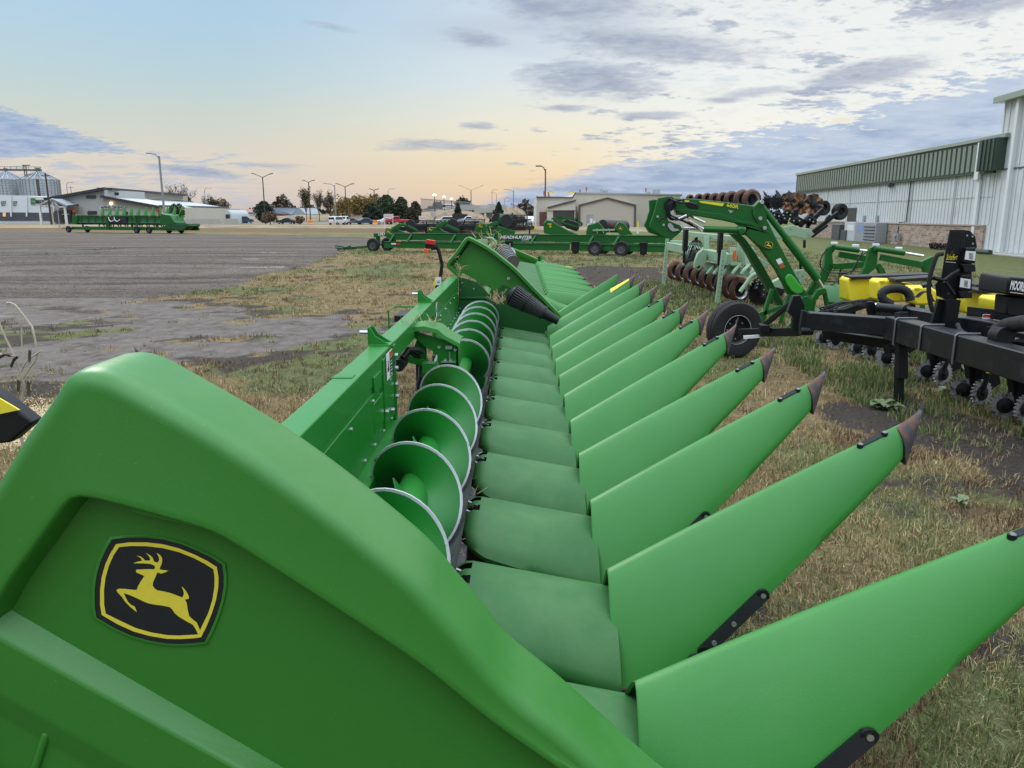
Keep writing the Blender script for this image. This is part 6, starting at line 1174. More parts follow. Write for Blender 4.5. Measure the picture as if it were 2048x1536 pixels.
for k in range(int((LW-3)/.62)): mb.bx(-.25, -.19, 2.6+k*.62, 2.6+k*.62+.36, zfb+.15, ztp-.14)
part(mb, 'fascia_ribs', [GRIB], fsc)
mb = MB(); mb.bx(-.32, .2, -.4, LW+.1, ztp-.02, ztp+.2); part(mb, 'gutter', [mat('pale_green_gutter', (.30, .34, .28), .5)], sh_, bevel=.02)
mb = MB(); mb.bx(-.30, 0, 2.0, 2.45, zfb-.3, ztp-.05); mb.bx(-.16, -.02, 2.0, 2.3, 0, zfb); mb.bx(-.14, 0, LW-.35, LW, 0, ztp); part(mb, 'downpipe', [WHT], sh_, bevel=.01)
mb = MB(); mb.bx(-.62, 0, -.2, 1.6, zfb+.1, ztp); 
for k in range(4): mb.bx(-.68, -.6, -.1+k*.42, .05+k*.42, zfb+.12, ztp-.02)
part(mb, 'fascia_return', [TRM], sh_, bevel=.01)
yb0, yb1 = sl_((1970, 470)).y, LW-1
mb = MB(); mb.bx(-.12, 0, yb0, LW-.5, 0, 1.38); part(mb, 'brick_base', [bk], sh_)
mb = MB(); mb.bx(-.17, 0, yb0, LW-.5, 1.385, 1.47); part(mb, 'brick_sill', [mat('brick_cap', (.36, .28, .23), .9, var=.2, vs=6)], sh_)
mb = MB(); [mb.bx(-.045, 0, 5+k*6.1, 5.14+k*6.1, 1.5, zfb) for k in range(int((LW-6)/6.1))]; mb.bx(-.04, 0, .6, LW, 2.95, 2.97); part(mb, 'panel_lap', [mat('lap_shadow_line', (.40, .42, .42), .6)], sh_)
a, b = sl_(Z6(605, 970)), sl_(Z6(667, 1092)); mb = MB(); mb.bx(-.06, .0, b.y, a.y, b.z, a.z); part(mb, 'window', [GLS], sh_)
mb = MB(); mb.tube([(-.1, sl_(Z6(1128, 765)).y, zfb), (-.1, sl_(Z6(1090, 1085)).y, sl_(Z6(1090, 1085)).z), (-.1, sl_(Z6(1035, 1090)).y, sl_(Z6(1035, 1088)).z), (-.18, sl_(Z6(1032, 1170)).y, .8)], .035, 6); part(mb, 'pipe', [DTR], sh_)
p = sl_(Z6(980, 780)); mb = MB(); mb.bx(-.45, 0, p.y-.15, p.y+.15, p.z-.1, p.z+.05); mb.bx(-.2, 0, p.y+.4, p.y+.6, p.z-.15, p.z+.2); part(mb, 'wall_lamp', [GRYD], sh_)
for x, y in ((740, 1055), (848, 1055)): p = sl_(Z6(x, y)); mb = MB(); mb.bx(-.15, 0, p.y-.18, p.y+.18, p.z-.25, p.z+.2); part(mb, 'junction_box', [GRY], sh_)
# tall bay
tbx = thing('warehouse', 'taller white ribbed bay of the metal building at the right edge', 'building', tuple(W[sh_.name] @ Vector((-.02, 0, 0))), wan)
zt_ = sl_((1985, 212)).z; mb = MB(); mb.bx(-.05, 22, -22, .55, 0, zt_)
for k in range(45): mb.bx(-.09, -.05, .35-k*.5, .45-k*.5, .15, zt_-.1)
part(mb, 'wall', [WW], tbx)
mb = MB(); mb.bx(-.5, .3, -22, .9, zt_-.02, zt_+.30); part(mb, 'gutter', [mat('pale_green_gutter', (.3, .34, .28))], tbx, bevel=.02)
for yy in (-1.1, -12): mb = MB(); mb.bx(-.26, -.05, yy-.13, yy+.13, 0, zt_); part(mb, 'downpipe', [WHT], tbx, bevel=.01)
mb = MB(); mb.bx(-.11, -.05, -22, .55, zfb+.1, zfb+.16); part(mb, 'panel_joint', [GRYD], tbx)
mb = MB(); mb.bx(-.3, 0, -22, .6, 0, .12); part(mb, 'footing', [CNC], tbx)
# wall-side units
def unit(nm, label, cat, c0, c1, d, m, off=-.15, louv=0, grp=None, extra=None):
    a, b = sl_(Z6(*c0), off-d), sl_(Z6(*c1), off-d); o = thing(nm, label, cat, tuple(W[sh_.name] @ Vector((off-d/2, (a.y+b.y)/2, 0))), wan, grp)
    h = max(a.z, .5); wy = abs(a.y-b.y)/2; mb = MB(); mb.bx(-d/2, d/2, -wy, wy, .0, h); bd = part(mb, 'cabinet', [m], o, bevel=.02)
    for k in range(louv): mb = MB(); z = h*(.12+.8*k/louv); mb.box((-d/2-.03, 0, z+.06), (.10, wy*1.8, .05), 0, Matrix.Rotation(rad(35), 3, 'Y')); part(mb, 'louvre', [GRYD], bd)
    if extra: mb = MB(); mb.bx(-d/2-.012, -d/2, -wy*.6, wy*.5, h*.55, h*.85); part(mb, 'door_panel', [extra], bd)
    return o
unit('air_conditioner', 'dark grey air conditioner against the brick base', 'air conditioner', (470, 1105), (520, 1240), .8, GRYD, louv=0)
unit('air_conditioner', 'short dark condenser standing right of the tall one', 'air conditioner', (525, 1150), (575, 1245), .7, GRYD)
unit('electric_cabinet', 'pale grey electric cabinet with a meter door by the brick wall', 'cabinet', (575, 1085), (660, 1225), .6, mat('pale_cabinet', (.48, .51, .54), .5), extra=WHT)
unit('electric_cabinet', 'grey cabinet with blue sticker between pale cabinet and louvred one', 'cabinet', (662, 1087), (735, 1225), .6, GRY, extra=mat('blue_sticker', (.2, .3, .55), .5))
unit('generator', 'grey cabinet with dark slanted louvres by the brick wall', 'generator', (737, 1090), (820, 1225), .8, GRY, louv=5)
p = sl_(Z6(992, 1205), -.4); mb = MB(); mb.cyl((0, 0, .2), (0, 0, .75), .10, 12); mb.lathe((0, 0, .6), (1, 0, 0), [(.001, -.12), (.15, -.1), (.15, .1), (.001, .12)], 16); mb.cyl((0, .05, .7), (0, .05, 1.3), .025, 8); mb.box((.1, -.25, .5), (.2, .2, .4)); solo(mb, 'gas_meter', [GRY], 'small grey gas meter on a pipe by the brick wall', 'meter', loc=tuple(W[sh_.name] @ Vector((-.4, p.y, 0))), rz=wan)
rr = random.Random(8); mb = MB()
for _ in range(160): a = rr.uniform(0, 6.3); q = rr.random()**.5; p_ = Vector((cos(a)*q*.35, sin(a)*q*.8, rr.uniform(0, .28))); mb.bar(p_, p_+Vector((rr.uniform(-.15, .15), rr.uniform(-.15, .15), rr.uniform(0, .2))), .05, .02)
p = sl_(Z6(1345, 1295), -.9); solo(mb, 'shrub', [mat('dark_shrub', (.035, .02, .02), .8, var=.4)], 'small dark leafless shrub at the foot of the brick wall', 'shrub', loc=tuple(W[sh_.name] @ Vector((-.9, p.y, 0))))
p = sl_(Z6(1740, 1320), -.7); mb = MB(); mb.tube([(0, -.8, .12), (0, .8, .12)], .13, 10); solo(mb, 'drain_pipe', [TRM], 'dark green drain pipe lying at the base of the tall white bay', 'pipe', loc=tuple(W[sh_.name] @ Vector((-.9, p.y, 0))), rz=wan)
mb = MB(); mb.bx(-.8, 0, -6, 1.5, 0, .06); solo(mb, 'concrete_apron', [CNC], None, None, loc=tuple(W[sh_.name] @ Vector((0, 0, 0))), rz=wan, kind='structure')

# ---- beige building, middle right
YB = 118.0; px_ = lambda x, y, Y=YB: gy(*Z3(x, y), Y)
bb_ = thing('beige_building', 'beige metal building with brown trimmed gable bay in the middle distance', 'building', (px_(1290, 500).x, YB, 0))
def face(pts, Y, depth, nm, m, par, zf=Z3, ground=True, **k):
    P_ = [gy(*zf(*p), Y) for p in pts]
    if ground:
        lo = max(p[1] for p in pts)
        P_ = [Vector((p.x, p.y, 0)) if q[1] >= lo-12 else p for p, q in zip(P_, pts)]
    mb = MB(); mb.prism(P_, (0, depth, 0)); return part(mb, nm, m, par, True, **k)
def ribs(pts_top, zf, Y, n, m, par, base=True, r=.06, d=.06):
    mb = MB()
    for k in range(n+1):
        t = k/n*(len(pts_top)-1); i = min(int(t), len(pts_top)-2); q = [pts_top[i][j]+(pts_top[i+1][j]-pts_top[i][j])*(t-i) for j in (0, 1)]; g = gy(*zf(*q), Y); mb.bx(g.x-r/2, g.x+r/2, Y-d, Y, .0, g.z)
    part(mb, 'wall_ribs', [m], par, True)
def trim(pts, zf, Y, w_, m, par, nm='trim', d=.25):
    mb = MB(); Q = [gy(*zf(*p), Y) for p in pts]
    for a, b in zip(Q, Q[1:]): mb.bar(a, b+(b-a).normalized()*w_*.3, d, w_)
    return part(mb, nm, [m], par, True)
BTR = mat('brown_trim', (.09, .065, .055), .5)
face([(1000, 290), (1025, 228), (1900, 243), (1960, 520), (1000, 520)], YB+6, 30, 'wall', [BEI], bb_); ribs([(1030, 232), (1900, 247)], Z3, YB+6, 70, BEI, bb_)
face([(710, 265), (1010, 268), (1010, 515), (700, 515)], YB+5, 20, 'wall', [mat('pale_beige', (.56, .54, .47), .6)], bb_); ribs([(715, 268), (1000, 270)], Z3, YB+5, 24, BEI, bb_)
g1 = face([(1060, 330), (1290, 272), (1520, 330), (1515, 515), (1060, 515)], YB, 6, 'gable_bay', [BEI], bb_); ribs([(1065, 335), (1290, 278), (1515, 335)], Z3, YB, 40, BEI, g1, r=.05, d=.04)
trim([(1060, 510), (1060, 330), (1290, 271), (1518, 330), (1515, 512)], Z3, YB-.1, .22, BTR, g1); trim([(1025, 228), (1900, 243)], Z3, YB+5.9, .2, GRY, bb_, 'eave'); trim([(705, 263), (1005, 267), (1028, 228)], Z3, YB+4.8, .2, BTR, bb_)
ent = face([(800, 372), (1028, 368), (1028, 515), (800, 515)], YB+1.5, 4, 'entrance_wall', [mat('pale_beige', ())] if False else [MATS['pale_beige']], bb_)
mb = MB(); mb.plate([(797, 350), (1025, 290), (1028, 368), (797, 372)], YB+1.3, 4, 0, Z3); part(mb, 'entrance_gable', [MATS['pale_beige']], bb_, True); trim([(797, 350), (1028, 290)], Z3, YB+1.2, .22, BTR, bb_)
mb = MB(); mb.plate([(845, 375), (1018, 375), (1018, 515), (845, 515)], YB+1.45, .2, 0, Z3); part(mb, 'dark_opening', [mat('dark_interior', (.06, .058, .055), .8)], ent, True)
mb = MB(); mb.plate([(1118, 406), (1172, 406), (1172, 512), (1118, 512)], YB-.06, .1, 0, Z3); dd_ = part(mb, 'door', [GRY], g1, True); mb = MB(); mb.plate([(1125, 480), (1160, 480), (1160, 508), (1125, 508)], YB-.09, .02, 0, Z3); mb.plate([(1146, 437), (1168, 437), (1168, 475), (1146, 475)], YB-.09, .02, 0, Z3); part(mb, 'door_panel', [WHT], dd_, True)
mb = MB(); mb.plate([(733, 385), (790, 385), (790, 512), (733, 512)], YB+4.9, .1, 0, Z3); part(mb, 'doorway', [mat('red_brown_door', (.14, .05, .045), .6)], bb_, True)
for x0, x1, y0, y1 in ((1675, 1722, 200, 240), (1265, 1295, 208, 230), (1230, 1250, 195, 228), (1615, 1645, 218, 238)): mb = MB(); mb.plate([(x0, y0), (x1, y0), (x1, y1+6), (x0, y1+6)], YB+12, 2, 0, Z3); part(mb, 'roof_unit', [GRY], bb_, True)
for x, y in ((1118, 180), (770, 215), (808, 225), (1605, 190), (1065, 200)): 
    g = gy(*Z3(x, y), YB+15); mb = MB(); mb.cyl((g.x, g.y, 4.5), g, .06, 6); mb.box(g-Vector((0, 0, .3)), (.25, .1, .6)); part(mb, 'flag_mast', [mat('faded_red', (.35, .1, .07), .6)], bb_, True)
mb = MB()
for k in range(26): g = gy(*Z3(790+k*6+(k//12)*90, 218+3*sin(k)), YB+15); mb.add([g, g+Vector((.25, 0, 0)), g+Vector((.12, 0, -.25))], [(0, 1, 2)])
part(mb, 'bunting', [YEL], bb_, True)
# ---- restaurant
YR_ = 165.0; rs = thing('restaurant', 'low grey restaurant with dark eaves, white name board and blue grey metal roof', 'restaurant', (gy(*Z1(850, 580), YR_).x, YR_, 0))
fw = face([(385, 402), (850, 325), (850, 385), (1305, 468), (1308, 590), (440, 590), (440, 470)], YR_, 18, 'front_wall', [GRW], rs, Z1)
ribs([(445, 410), (850, 332)], Z1, YR_, 34, GRW, rs, r=.10, d=.05); ribs([(860, 395), (1300, 472)], Z1, YR_, 34, GRW, rs, r=.10, d=.05)
trim([(370, 404), (855, 318)], Z1, YR_-.5, .55, DTR, rs, 'eave_trim', 1.2); trim([(832, 381), (1312, 468)], Z1, YR_-.5, .5, DTR, rs, 'eave_trim', 1.2)
C0r = gy(*Z1(1308, 580), YR_); C0r.z = 0
zs = 250.0
def pt(x, y, zc): return gd(*Z1(x, y), zc)
c1 = pt(1842, 560, 238); c1.z = 0; e0 = pt(1312, 470, FP and (YR_/cos(PITCH))); 
zc0 = (C0r-CAM).dot(CM @ Vector((0, 0, -1)))
mb = MB(); E0 = pt(1308, 466, zc0); E1 = pt(1842, 482, 238); mb.prism([C0r, c1, E1, E0], (2, 8, 0)); part(mb, 'side_wall', [BEI], rs, True)
mb = MB(); R0 = pt(838, 380, zc0); R1 = pt(1312, 462, zc0-1); R2 = pt(1868, 472, 240); R3 = pt(1465, 414, 225); mb.prism([R0, R1, R2, R3], (0, 0, -.25)); part(mb, 'roof', [ROFW], rs, True); mb = MB(); mb.bar(R1, R2, .5, .55); part(mb, 'eave_trim', [DTR], rs, True)
cb_ = [pt(853, 326, zc0+1), pt(1468, 373, 226), pt(1468, 415, 226), pt(853, 386, zc0+1)]; mb = MB(); mb.prism(cb_, (0, 6, 0)); cl_ = part(mb, 'clerestory_wall', [mat('cream_wall', (.50, .46, .38), .6)], rs, True); mb = MB(); mb.bar(pt(855, 319, zc0), pt(1495, 370, 226), 3, .5); part(mb, 'eave_trim', [DTR], rs, True)
def wq(pts, d, m, nm, par): mb = MB(); mb.prism([gy(*Z1(*p), YR_-d) for p in pts], (0, .1, 0)); return part(mb, nm, [m], par, True)
def quad(pts, zcs, off, m, nm, par):
    P_ = [pt(x, y, z-off) for (x, y), z in zip(pts, zcs)]; mb = MB(); mb.prism(P_, (0, .25, 0)); return part(mb, nm, [m], par, True)
for x0, x1, y0, y1, z in ((900, 970, 344, 372, zc0+4), (1062, 1125, 356, 382, 191), (1206, 1262, 366, 390, 204)): quad([(x0, y0), (x1, y0+4), (x1, y1), (x0, y1-3)], [z]*4, .9, GLS, 'window', cl_)
for x0, x1, y0, y1 in ((705, 782, 371, 397), (717, 792, 500, 528), (940, 960, 517, 530), (1005, 1045, 505, 530)): wq([(x0, y0), (x1, y0), (x1, y1), (x0, y1)], .2, GLS, 'window', fw)
for x0, x1, y0, y1, z in ((1545, 1575, 535, 546, 197), (1602, 1626, 515, 562, 204), (1772, 1825, 540, 552, 228)): quad([(x0, y0), (x1, y0), (x1, y1), (x0, y1)], [z]*4, 3, GLS, 'window', rs)
for x, z in ((1308, zc0), (1688, 214), (1838, 236)): mb = MB(); a = pt(x, 480, z-2); mb.bar(a, Vector((a.x, a.y, 0)), .3, .3); part(mb, 'downpipe', [DTR], rs, True)
sg = wq([(820, 458), (1024, 458), (1024, 484), (820, 484)], .3, WHT, 'sign_board', rs); g0 = gy(*Z1(848, 480), YR_-.32); g1 = gy(*Z1(1016, 480), YR_-.32); text('FINE DINING', 'sign_lettering', BLD, sg, g1-g0, (0, 0, 1), g0, .72, .02, bold=.02, fit=(g1-g0).length)
mb = MB(); mb.add([gy(*Z1(*p), YR_-.32) for p in ((826, 461), (833, 465), (840, 461), (842, 470), (838, 480), (830, 480), (825, 470))], [tuple(range(7))]); part(mb, 'sign_mark', [BLD], sg, True)
LAMP = mat('lit_wall_lamp', (1, .8, .5), .5, emit=(1, .62, .3, 5))
for x, y, z in ((910, 438, zc0-2), (1595, 498, 195), (1785, 505, 225)):
    c = (gy(*Z1(x, y), YR_-.3) if z < zc0 else pt(x, y, z)); mb = MB(); mb.lathe(c, (0, -1, 0), [(.001, -.1), (.28, -.05), (.3, .1), (.001, .2)], 12); part(mb, 'wall_lamp', [LAMP], rs, True)
# porch
pr = thing('entrance_porch', 'open timber porch with blue grey roof in front of the restaurant door', 'porch', (pt(450, 590, zc0-12).x, YR_-12, 0))
Yp = YR_-10
for x in (340, 432, 545): g = gy(*Z1(x, 590), Yp); t = gy(*Z1(x, 460), Yp); mb = MB(); mb.bar((g.x, Yp, 0), (g.x, Yp, t.z), .35, .35); part(mb, 'post', [WHT], pr, True)
for P_ in ([(330, 448), (428, 402), (545, 462)], [(340, 466), (545, 466)], [(432, 405), (432, 466)], [(380, 466), (425, 410)], [(480, 466), (438, 410)]): trim(P_, Z1, Yp-.1, .25, WHT, pr, 'rafter', .3)
mb = MB(); a = gy(*Z1(430, 400), Yp-.6); b = gy(*Z1(560, 460), Yp-.6); c = gy(*Z1(640, 452), YR_-.5); d = gy(*Z1(520, 400), YR_-.5); mb.prism([a, b, c, d], (0, 0, -.2)); a2 = gy(*Z1(322, 446), Yp-.6); mb.prism([a2, a, d, gy(*Z1(430, 440), YR_-.5)], (0, 0, -.2)); part(mb, 'porch_roof', [ROOF], pr, True); mb = MB(); mb.bar(b, c, .3, .4); part(mb, 'porch_eave', [DTR], pr, True)
mb = MB(); mb.plate([(440, 500), (585, 495), (585, 590), (440, 590)], YR_-.4, .3, 0, Z1); part(mb, 'stone_surround', [mat('dark_stone', (.11, .105, .11), .8, var=.4, vs=2)], rs, True)
for x0 in (500, 545): mb = MB(); mb.plate([(x0, 498), (x0+34, 498), (x0+34, 588), (x0, 588)], YR_-.7, .2, 0, Z1); dd_ = part(mb, 'door', [GLS], rs, True); mb = MB(); mb.plate([(x0+6, 522), (x0+22, 522), (x0+22, 530), (x0+6, 530)], YR_-.75, .04, 0, Z1); part(mb, 'door_note', [WHT], dd_, True)
# concrete yard wall, small barn, houses beyond
Yw = 150; 
for x0, x1, nm in ((1520, 1800, 'long grey concrete yard wall beside the restaurant'), (1830, 1945, 'short grey concrete wall right of the gate gap')):
    a = gy(*Z1(x0, 565), Yw); b = gy(*Z1(x1, 565), Yw+6); mb = MB(); mb.prism([Vector((a.x, a.y, 0)), Vector((b.x, b.y, 0)), Vector((b.x, b.y, a.z)), Vector((a.x, a.y, a.z))], (0, .4, 0)); solo(mb, 'yard_wall', [CNC], nm, 'wall', world=True, loc=(a.x, a.y, 0))
def shed(nm, label, pts, Y, depth, wallm, roof=None, roofm=None, zf=Z2, zb=0, wins=(), cat='building'):
    x_ = sum(gy(*zf(*p), Y).x for p in pts)/len(pts); o = thing(nm, label, cat, (x_, Y, 0)); fwl = face(pts, Y, depth, 'wall', [wallm], o, zf, ground=True)
    if roof: mb = MB(); mb.prism([gy(*zf(*p), Y+d_) for p, d_ in roof], (0, 0, -.4)); part(mb, 'roof', [roofm], o, True)
    for w_ in wins: mb = MB(); x0, x1, y0, y1 = w_; mb.plate([(x0, y0), (x1, y0), (x1, y1), (x0, y1)], Y-.15, .2, 0, zf); part(mb, 'window', [GLS], fwl, True)
    return o
shed('barn', 'small white gambrel barn behind the yard wall', [(0, 375), (22, 368), (42, 385), (55, 410), (52, 445), (0, 445)], 185, 12, mat('pale_barn', (.5, .54, .54), .6), wins=((5, 38, 405, 436),))
o = shed('barn', 'long low red roofed building on the horizon', [(40, 388), (228, 388), (228, 425), (40, 425)], 330, 18, mat('silver_wall', (.42, .44, .5), .5), [((35, 390), 0), ((228, 390), 0), ((225, 360), 20), ((45, 360), 20)], mat('red_roof', (.28, .10, .07), .7), wins=())
o = shed('barn', 'grey gabled shed with blue grey roof beyond the dark conifer', [(565, 395), (610, 350), (658, 400), (655, 425), (565, 425)], 300, 25, mat('blue_grey_wall', (.33, .36, .38), .6), None)
mb = MB(); mb.prism([gd(*Z2(375, 350), 330), gd(*Z2(608, 350), 307), gd(*Z2(560, 408), 305), gd(*Z2(400, 408), 330)], (0, .5, 0)); part(mb, 'roof', [mat('slate_blue_roof', (.12, .155, .21), .5)], o, True)
shed('house', 'small dark roofed house between grey shed and tall tree', [(625, 378), (700, 378), (700, 425), (625, 425)], 320, 10, WHT, [((625, 398), -1), ((700, 402), -1), ((690, 372), 3), ((640, 370), 3)], mat('dark_shingle', (.05, .035, .035), .8), wins=((672, 684, 388, 402),), cat='house')
shed('house', 'red shingled cottage in front of the grey shed', [(405, 395), (470, 398), (478, 425), (405, 425)], 280, 8, mat('red_shingle', (.16, .06, .05), .8), cat='house')
# ---- white warehouse and grain bins at the far left
bk_ = thing('white_warehouse', 'white flat roofed warehouse with green lettering at the far left', 'building', (gy(20, 440, 205).x, 205, 0))
Yk = 205.0
face([(-160, 366), (150, 372), (460, 388), (460, 560), (-160, 560)], Yk, 20, 'wall', [mat('bright_white_wall', (.66, .68, .69), .5, var=.04)], bk_, Z1)
mb = MB(); mb.plate([(-160, 510), (460, 514), (460, 580), (-160, 580)], Yk-.15, .1, 0, Z1); part(mb, 'dark_base', [GRYD], bk_, True)
for x in (80, 208): mb = MB(); mb.plate([(x, 372), (x+9, 372), (x+14, 545), (x+4, 545)], Yk-.4, .3, 0, Z1); part(mb, 'downpipe', [WHT], bk_, True)
GLG = mat('green_sign', (.04, .22, .05), .5)
mb = MB(); mb.plate([(248, 395), (285, 393), (288, 412), (258, 414), (258, 425), (285, 425), (285, 445), (252, 447)], Yk-.3, .1, 0, Z1); part(mb, 'sign_logo', [GLG], bk_, True)
g0 = gy(*Z1(291, 436), Yk-.3); g1 = gy(*Z1(372, 436), Yk-.3); text('BECK', 'sign_lettering', BLD, bk_, g1-g0, (0, 0, 1), g0, 1.12, .05, bold=.05, fit=(g1-g0).length)
for x in (5, 104):
    mb = MB(); s_ = 1 if x == 5 else .8; f = lambda P: [(x+a*s_, 420+(b-420)*1) for a, b in P]; O_ = [(0, 422), (44, 418), (36, 452), (28, 458), (6, 458)]; I_ = [(6, 427), (37, 424), (31, 450), (26, 453), (10, 453)]
    mb.grid([[gy(*Z1(*p), Yk-.2) for p in f(O_)], [gy(*Z1(*p), Yk-.2) for p in f(I_)]], 0, close=True)
    for P_ in ([(14, 430), (20, 430), (19, 450), (14, 450)], [(20, 430), (31, 429), (30, 433), (20, 434)], [(20, 438), (28, 437), (28, 441), (20, 442)]): mb.add([gy(*Z1(*p), Yk-.2) for p in f(P_)], [tuple(range(len(P_)))])
    part(mb, 'shield_logo', [TRM], bk_, True)
mb = MB(); mb.plate([(22, 512), (46, 512), (46, 545), (22, 545)], Yk-.3, .1, 0, Z1); part(mb, 'lit_window', [mat('warm_window', (.5, .3, .15), .5, emit=(1, .5, .25, .5))], bk_, True)
BIN = mat('galvanised_bin', (.42, .45, .48), .4, .5, var=.12, vs=.4)
for i, (x0, x1, ye, ya, lb) in enumerate(((-40, 196, 243, 178, 'left galvanised grain bin with conical roof behind the white warehouse'), (197, 484, 243, 176, 'right galvanised grain bin with conical roof and ladder'))):
    Y = 262+i*-4; c = gy(*Z1((x0+x1)/2, 400), Y); r = (gy(*Z1(x1, 400), Y).x-gy(*Z1(x0, 400), Y).x)/2*.98; ze = gy(*Z1(x0, ye), Y).z; za = gy(*Z1(x0, ya), Y).z
    o = thing('grain_bin', lb, 'grain bin', (c.x, Y, 0), 0, 'grain bins behind the warehouse'); mb = MB(); P_ = []
    n = 26
    for k in range(n*2+1): P_.append((r+(.06 if k % 2 else 0), ze*k/(n*2)))
    mb.lathe((0, 0, 0), (0, 0, 1), P_, 56); part(mb, 'wall', [BIN], o, sm=0)
    mb = MB(); mb.lathe((0, 0, 0), (0, 0, 1), [(r*1.02, ze), (r*.12, za), (r*.12, za+1.2), (.001, za+1.3)], 40); part(mb, 'roof', [mat('grey_bin_roof', (.20, .215, .24), .5, .4)], o, sm=30)
    mb = MB()
    for k in range(28): a = 2*PI*k/28; mb.bar((cos(a)*r*1.03, sin(a)*r*1.03, 0), (cos(a)*r*1.03, sin(a)*r*1.03, ze), .2, .12)
    for k in range(20): a = 2*PI*k/20; mb.bar((cos(a)*r*1.0, sin(a)*r, ze+.1), (cos(a)*r*.13, sin(a)*r*.13, za+.1), .12, .2)
    part(mb, 'stiffeners', [BIN], o)
    if i: mb = MB(); mb.bar((r*.45, -r*.93, 0), (r*.45, -r*.93, ze), .8, .3); part(mb, 'ladder', [GRYD], o)
mb = MB(); Y = 255; a = gy(*Z1(-60, 162), Y); b = gy(*Z1(335, 165), Y); mb.bar(a, b, 1.0, .5); mb.bar(a+Vector((0, 0, 1.0)), b+Vector((0, 0, 1.0)), .1, .12)
for k in range(9): q = a.lerp(b, k/8); mb.bar(q, q+Vector((0, 0, 1)), .1, .1)
cw_ = thing('conveyor', 'overhead grain conveyor with a lattice tower above the bins', 'conveyor', (gy(*Z1(203, 200), Y).x, Y, 0)); part(mb, 'walkway', [GRYD], cw_, True)
mb = MB(); q0 = [gy(*Z1(x, 128), Y) for x in (193, 212)]
for q in q0: mb.bar(q, Vector((q.x, q.y, 0)), .18, .18)
for k in range(22): z = q0[0].z*(1-k/22); z2 = q0[0].z*(1-(k+1)/22); mb.bar((q0[k % 2].x, Y, z), (q0[1-k % 2].x, Y, z2), .12, .12)
mb.box((q0[0].x+.8, Y, q0[0].z+.1), (2.4, .4, .3)); part(mb, 'lattice_tower', [GRYD], cw_, True)
# ================================================================ light poles
PG = mat('galvanised_pole', (.30, .31, .32), .5, .5, var=.1); PD = mat('dark_pole', (.05, .042, .038), .6, var=.1); WOOD = mat('dark_wood_pole', (.06, .045, .035), .8, var=.3)
LIT = mat('lit_street_lamp', (1, .9, .6), .5, emit=(1, .85, .55, 3))
def pole(top, base, zc, label, kind='single', r=.12, m=PG, arm=-1, lit=False, al=None, cat='street light'):
    t = gd(*top, zc); b = Vector((t.x, t.y, 0)); o = thing('street_light' if kind != 'plain' else 'utility_pole', label, cat, tuple(b)); h = t.z
    mb = MB(); mb.tube([(0, 0, 0), (0, 0, h)], [r, r*.7], 10); part(mb, 'pole', [m], o)
    L_ = al or .055*zc*.22
    if kind in ('single', 'curve'):
        P_ = [(0, 0, h-.4), (arm*L_*.4, 0, h+.25), (arm*L_, 0, h+.45)] if kind == 'single' else [(0, 0, h-.1), (arm*L_*.2, 0, h+.6), (arm*L_*.6, 0, h+.9), (arm*L_, 0, h+.8)]
        mb = MB(); mb.tube(P_, r*.55, 8); part(mb, 'arm', [m], o); mb = MB(); mb.box((arm*(L_+.35), 0, P_[-1][2]), (.9, .35, .18)); part(mb, 'lamp_head', [LIT if lit else m], o, bevel=.04)
    elif kind == 'double':
        for s_ in (-1, 1): mb = MB(); mb.bar((0, 0, h-.1), (s_*L_, 0, h+L_*.38), .16, .12); part(mb, 'arm', [m], o); mb = MB(); mb.box((s_*(L_+.3), 0, h+L_*.42), (.9, .4, .16), 0, Matrix.Rotation(-s_*rad(12), 3, 'Y')); part(mb, 'lamp_head', [m], o, bevel=.03)
    elif kind == 'ball': mb = MB(); mb.lathe((0, 0, h), (0, 0, 1), [(.001, -.3), (.45, -.15), (.5, .1), (.001, .35)], 12); part(mb, 'lamp_head', [LIT if lit else m], o)
    elif kind == 'plain': mb = MB(); mb.bar((-.9, 0, h-.5), (.9, 0, h-.5), .15, .15); part(mb, 'cross_arm', [m], o)
    return o
pole((318, 312), 0, 128, 'tall galvanised street light with a single arm beside the restaurant', 'single', .22, al=1.3)
pole((90.5, 346), 0, 150, 'dark wooden utility pole beside the restaurant porch', 'plain', .2, WOOD, cat='utility pole')
pole((133, 370), 0, 240, 'thin curved street light behind the restaurant roof', 'curve', .14, arm=1, al=1.4)
pole((141, 372), 0, 240, 'thin short pole just right of the curved light', 'plain', .14, PG, cat='utility pole')
pole((409, 381), 0, 260, 'curved street light in front of the bare trees right of the restaurant', 'curve', .15, arm=1, al=1.6)
pole((525, 354), 0, 175, 'double armed parking lot light, leftmost of the tall pair heads', 'double', .16, PD, al=1.7)
pole((617, 364), 0, 205, 'double armed light in front of the tall half bare tree', 'double', .16, PD, al=1.0)
pole((669, 370), 0, 230, 'pale single armed street light above the bare brown trees', 'single', .2, PG, al=2.6)
pole((690, 373), 0, 180, 'double armed light just behind the white van', 'double', .14, PD, al=1.4)
pole((748, 380), 0, 190, 'dark light pole against the yellow trees and dark junipers', 'double', .15, PD, al=.5)
pole((776, 382), 0, 300, 'small curved street light above the yellow trees', 'curve', .15, arm=1, al=2.0)
for i, (x, y) in enumerate(((869, 390), (888, 394), (903, 398))): pole((x, y), 0, 210+i*22, ['lit globe street light, nearest and tallest of the three', 'lit globe street light, middle of the three', 'lit globe street light, farthest and lowest of the three'][i], 'ball', .14, PD, lit=True)
pole((942, 380), 0, 330, 'very tall double armed highway light over the overpass', 'double', .28, PG, al=4.5)
pole((1027, 381), 0, 330, 'single armed highway light at the end of the overpass', 'single', .24, PG, al=3.5)
pole((1091, 338), 0, 122, 'dark single armed light standing in front of the beige building', 'single', .14, PD, al=.75)
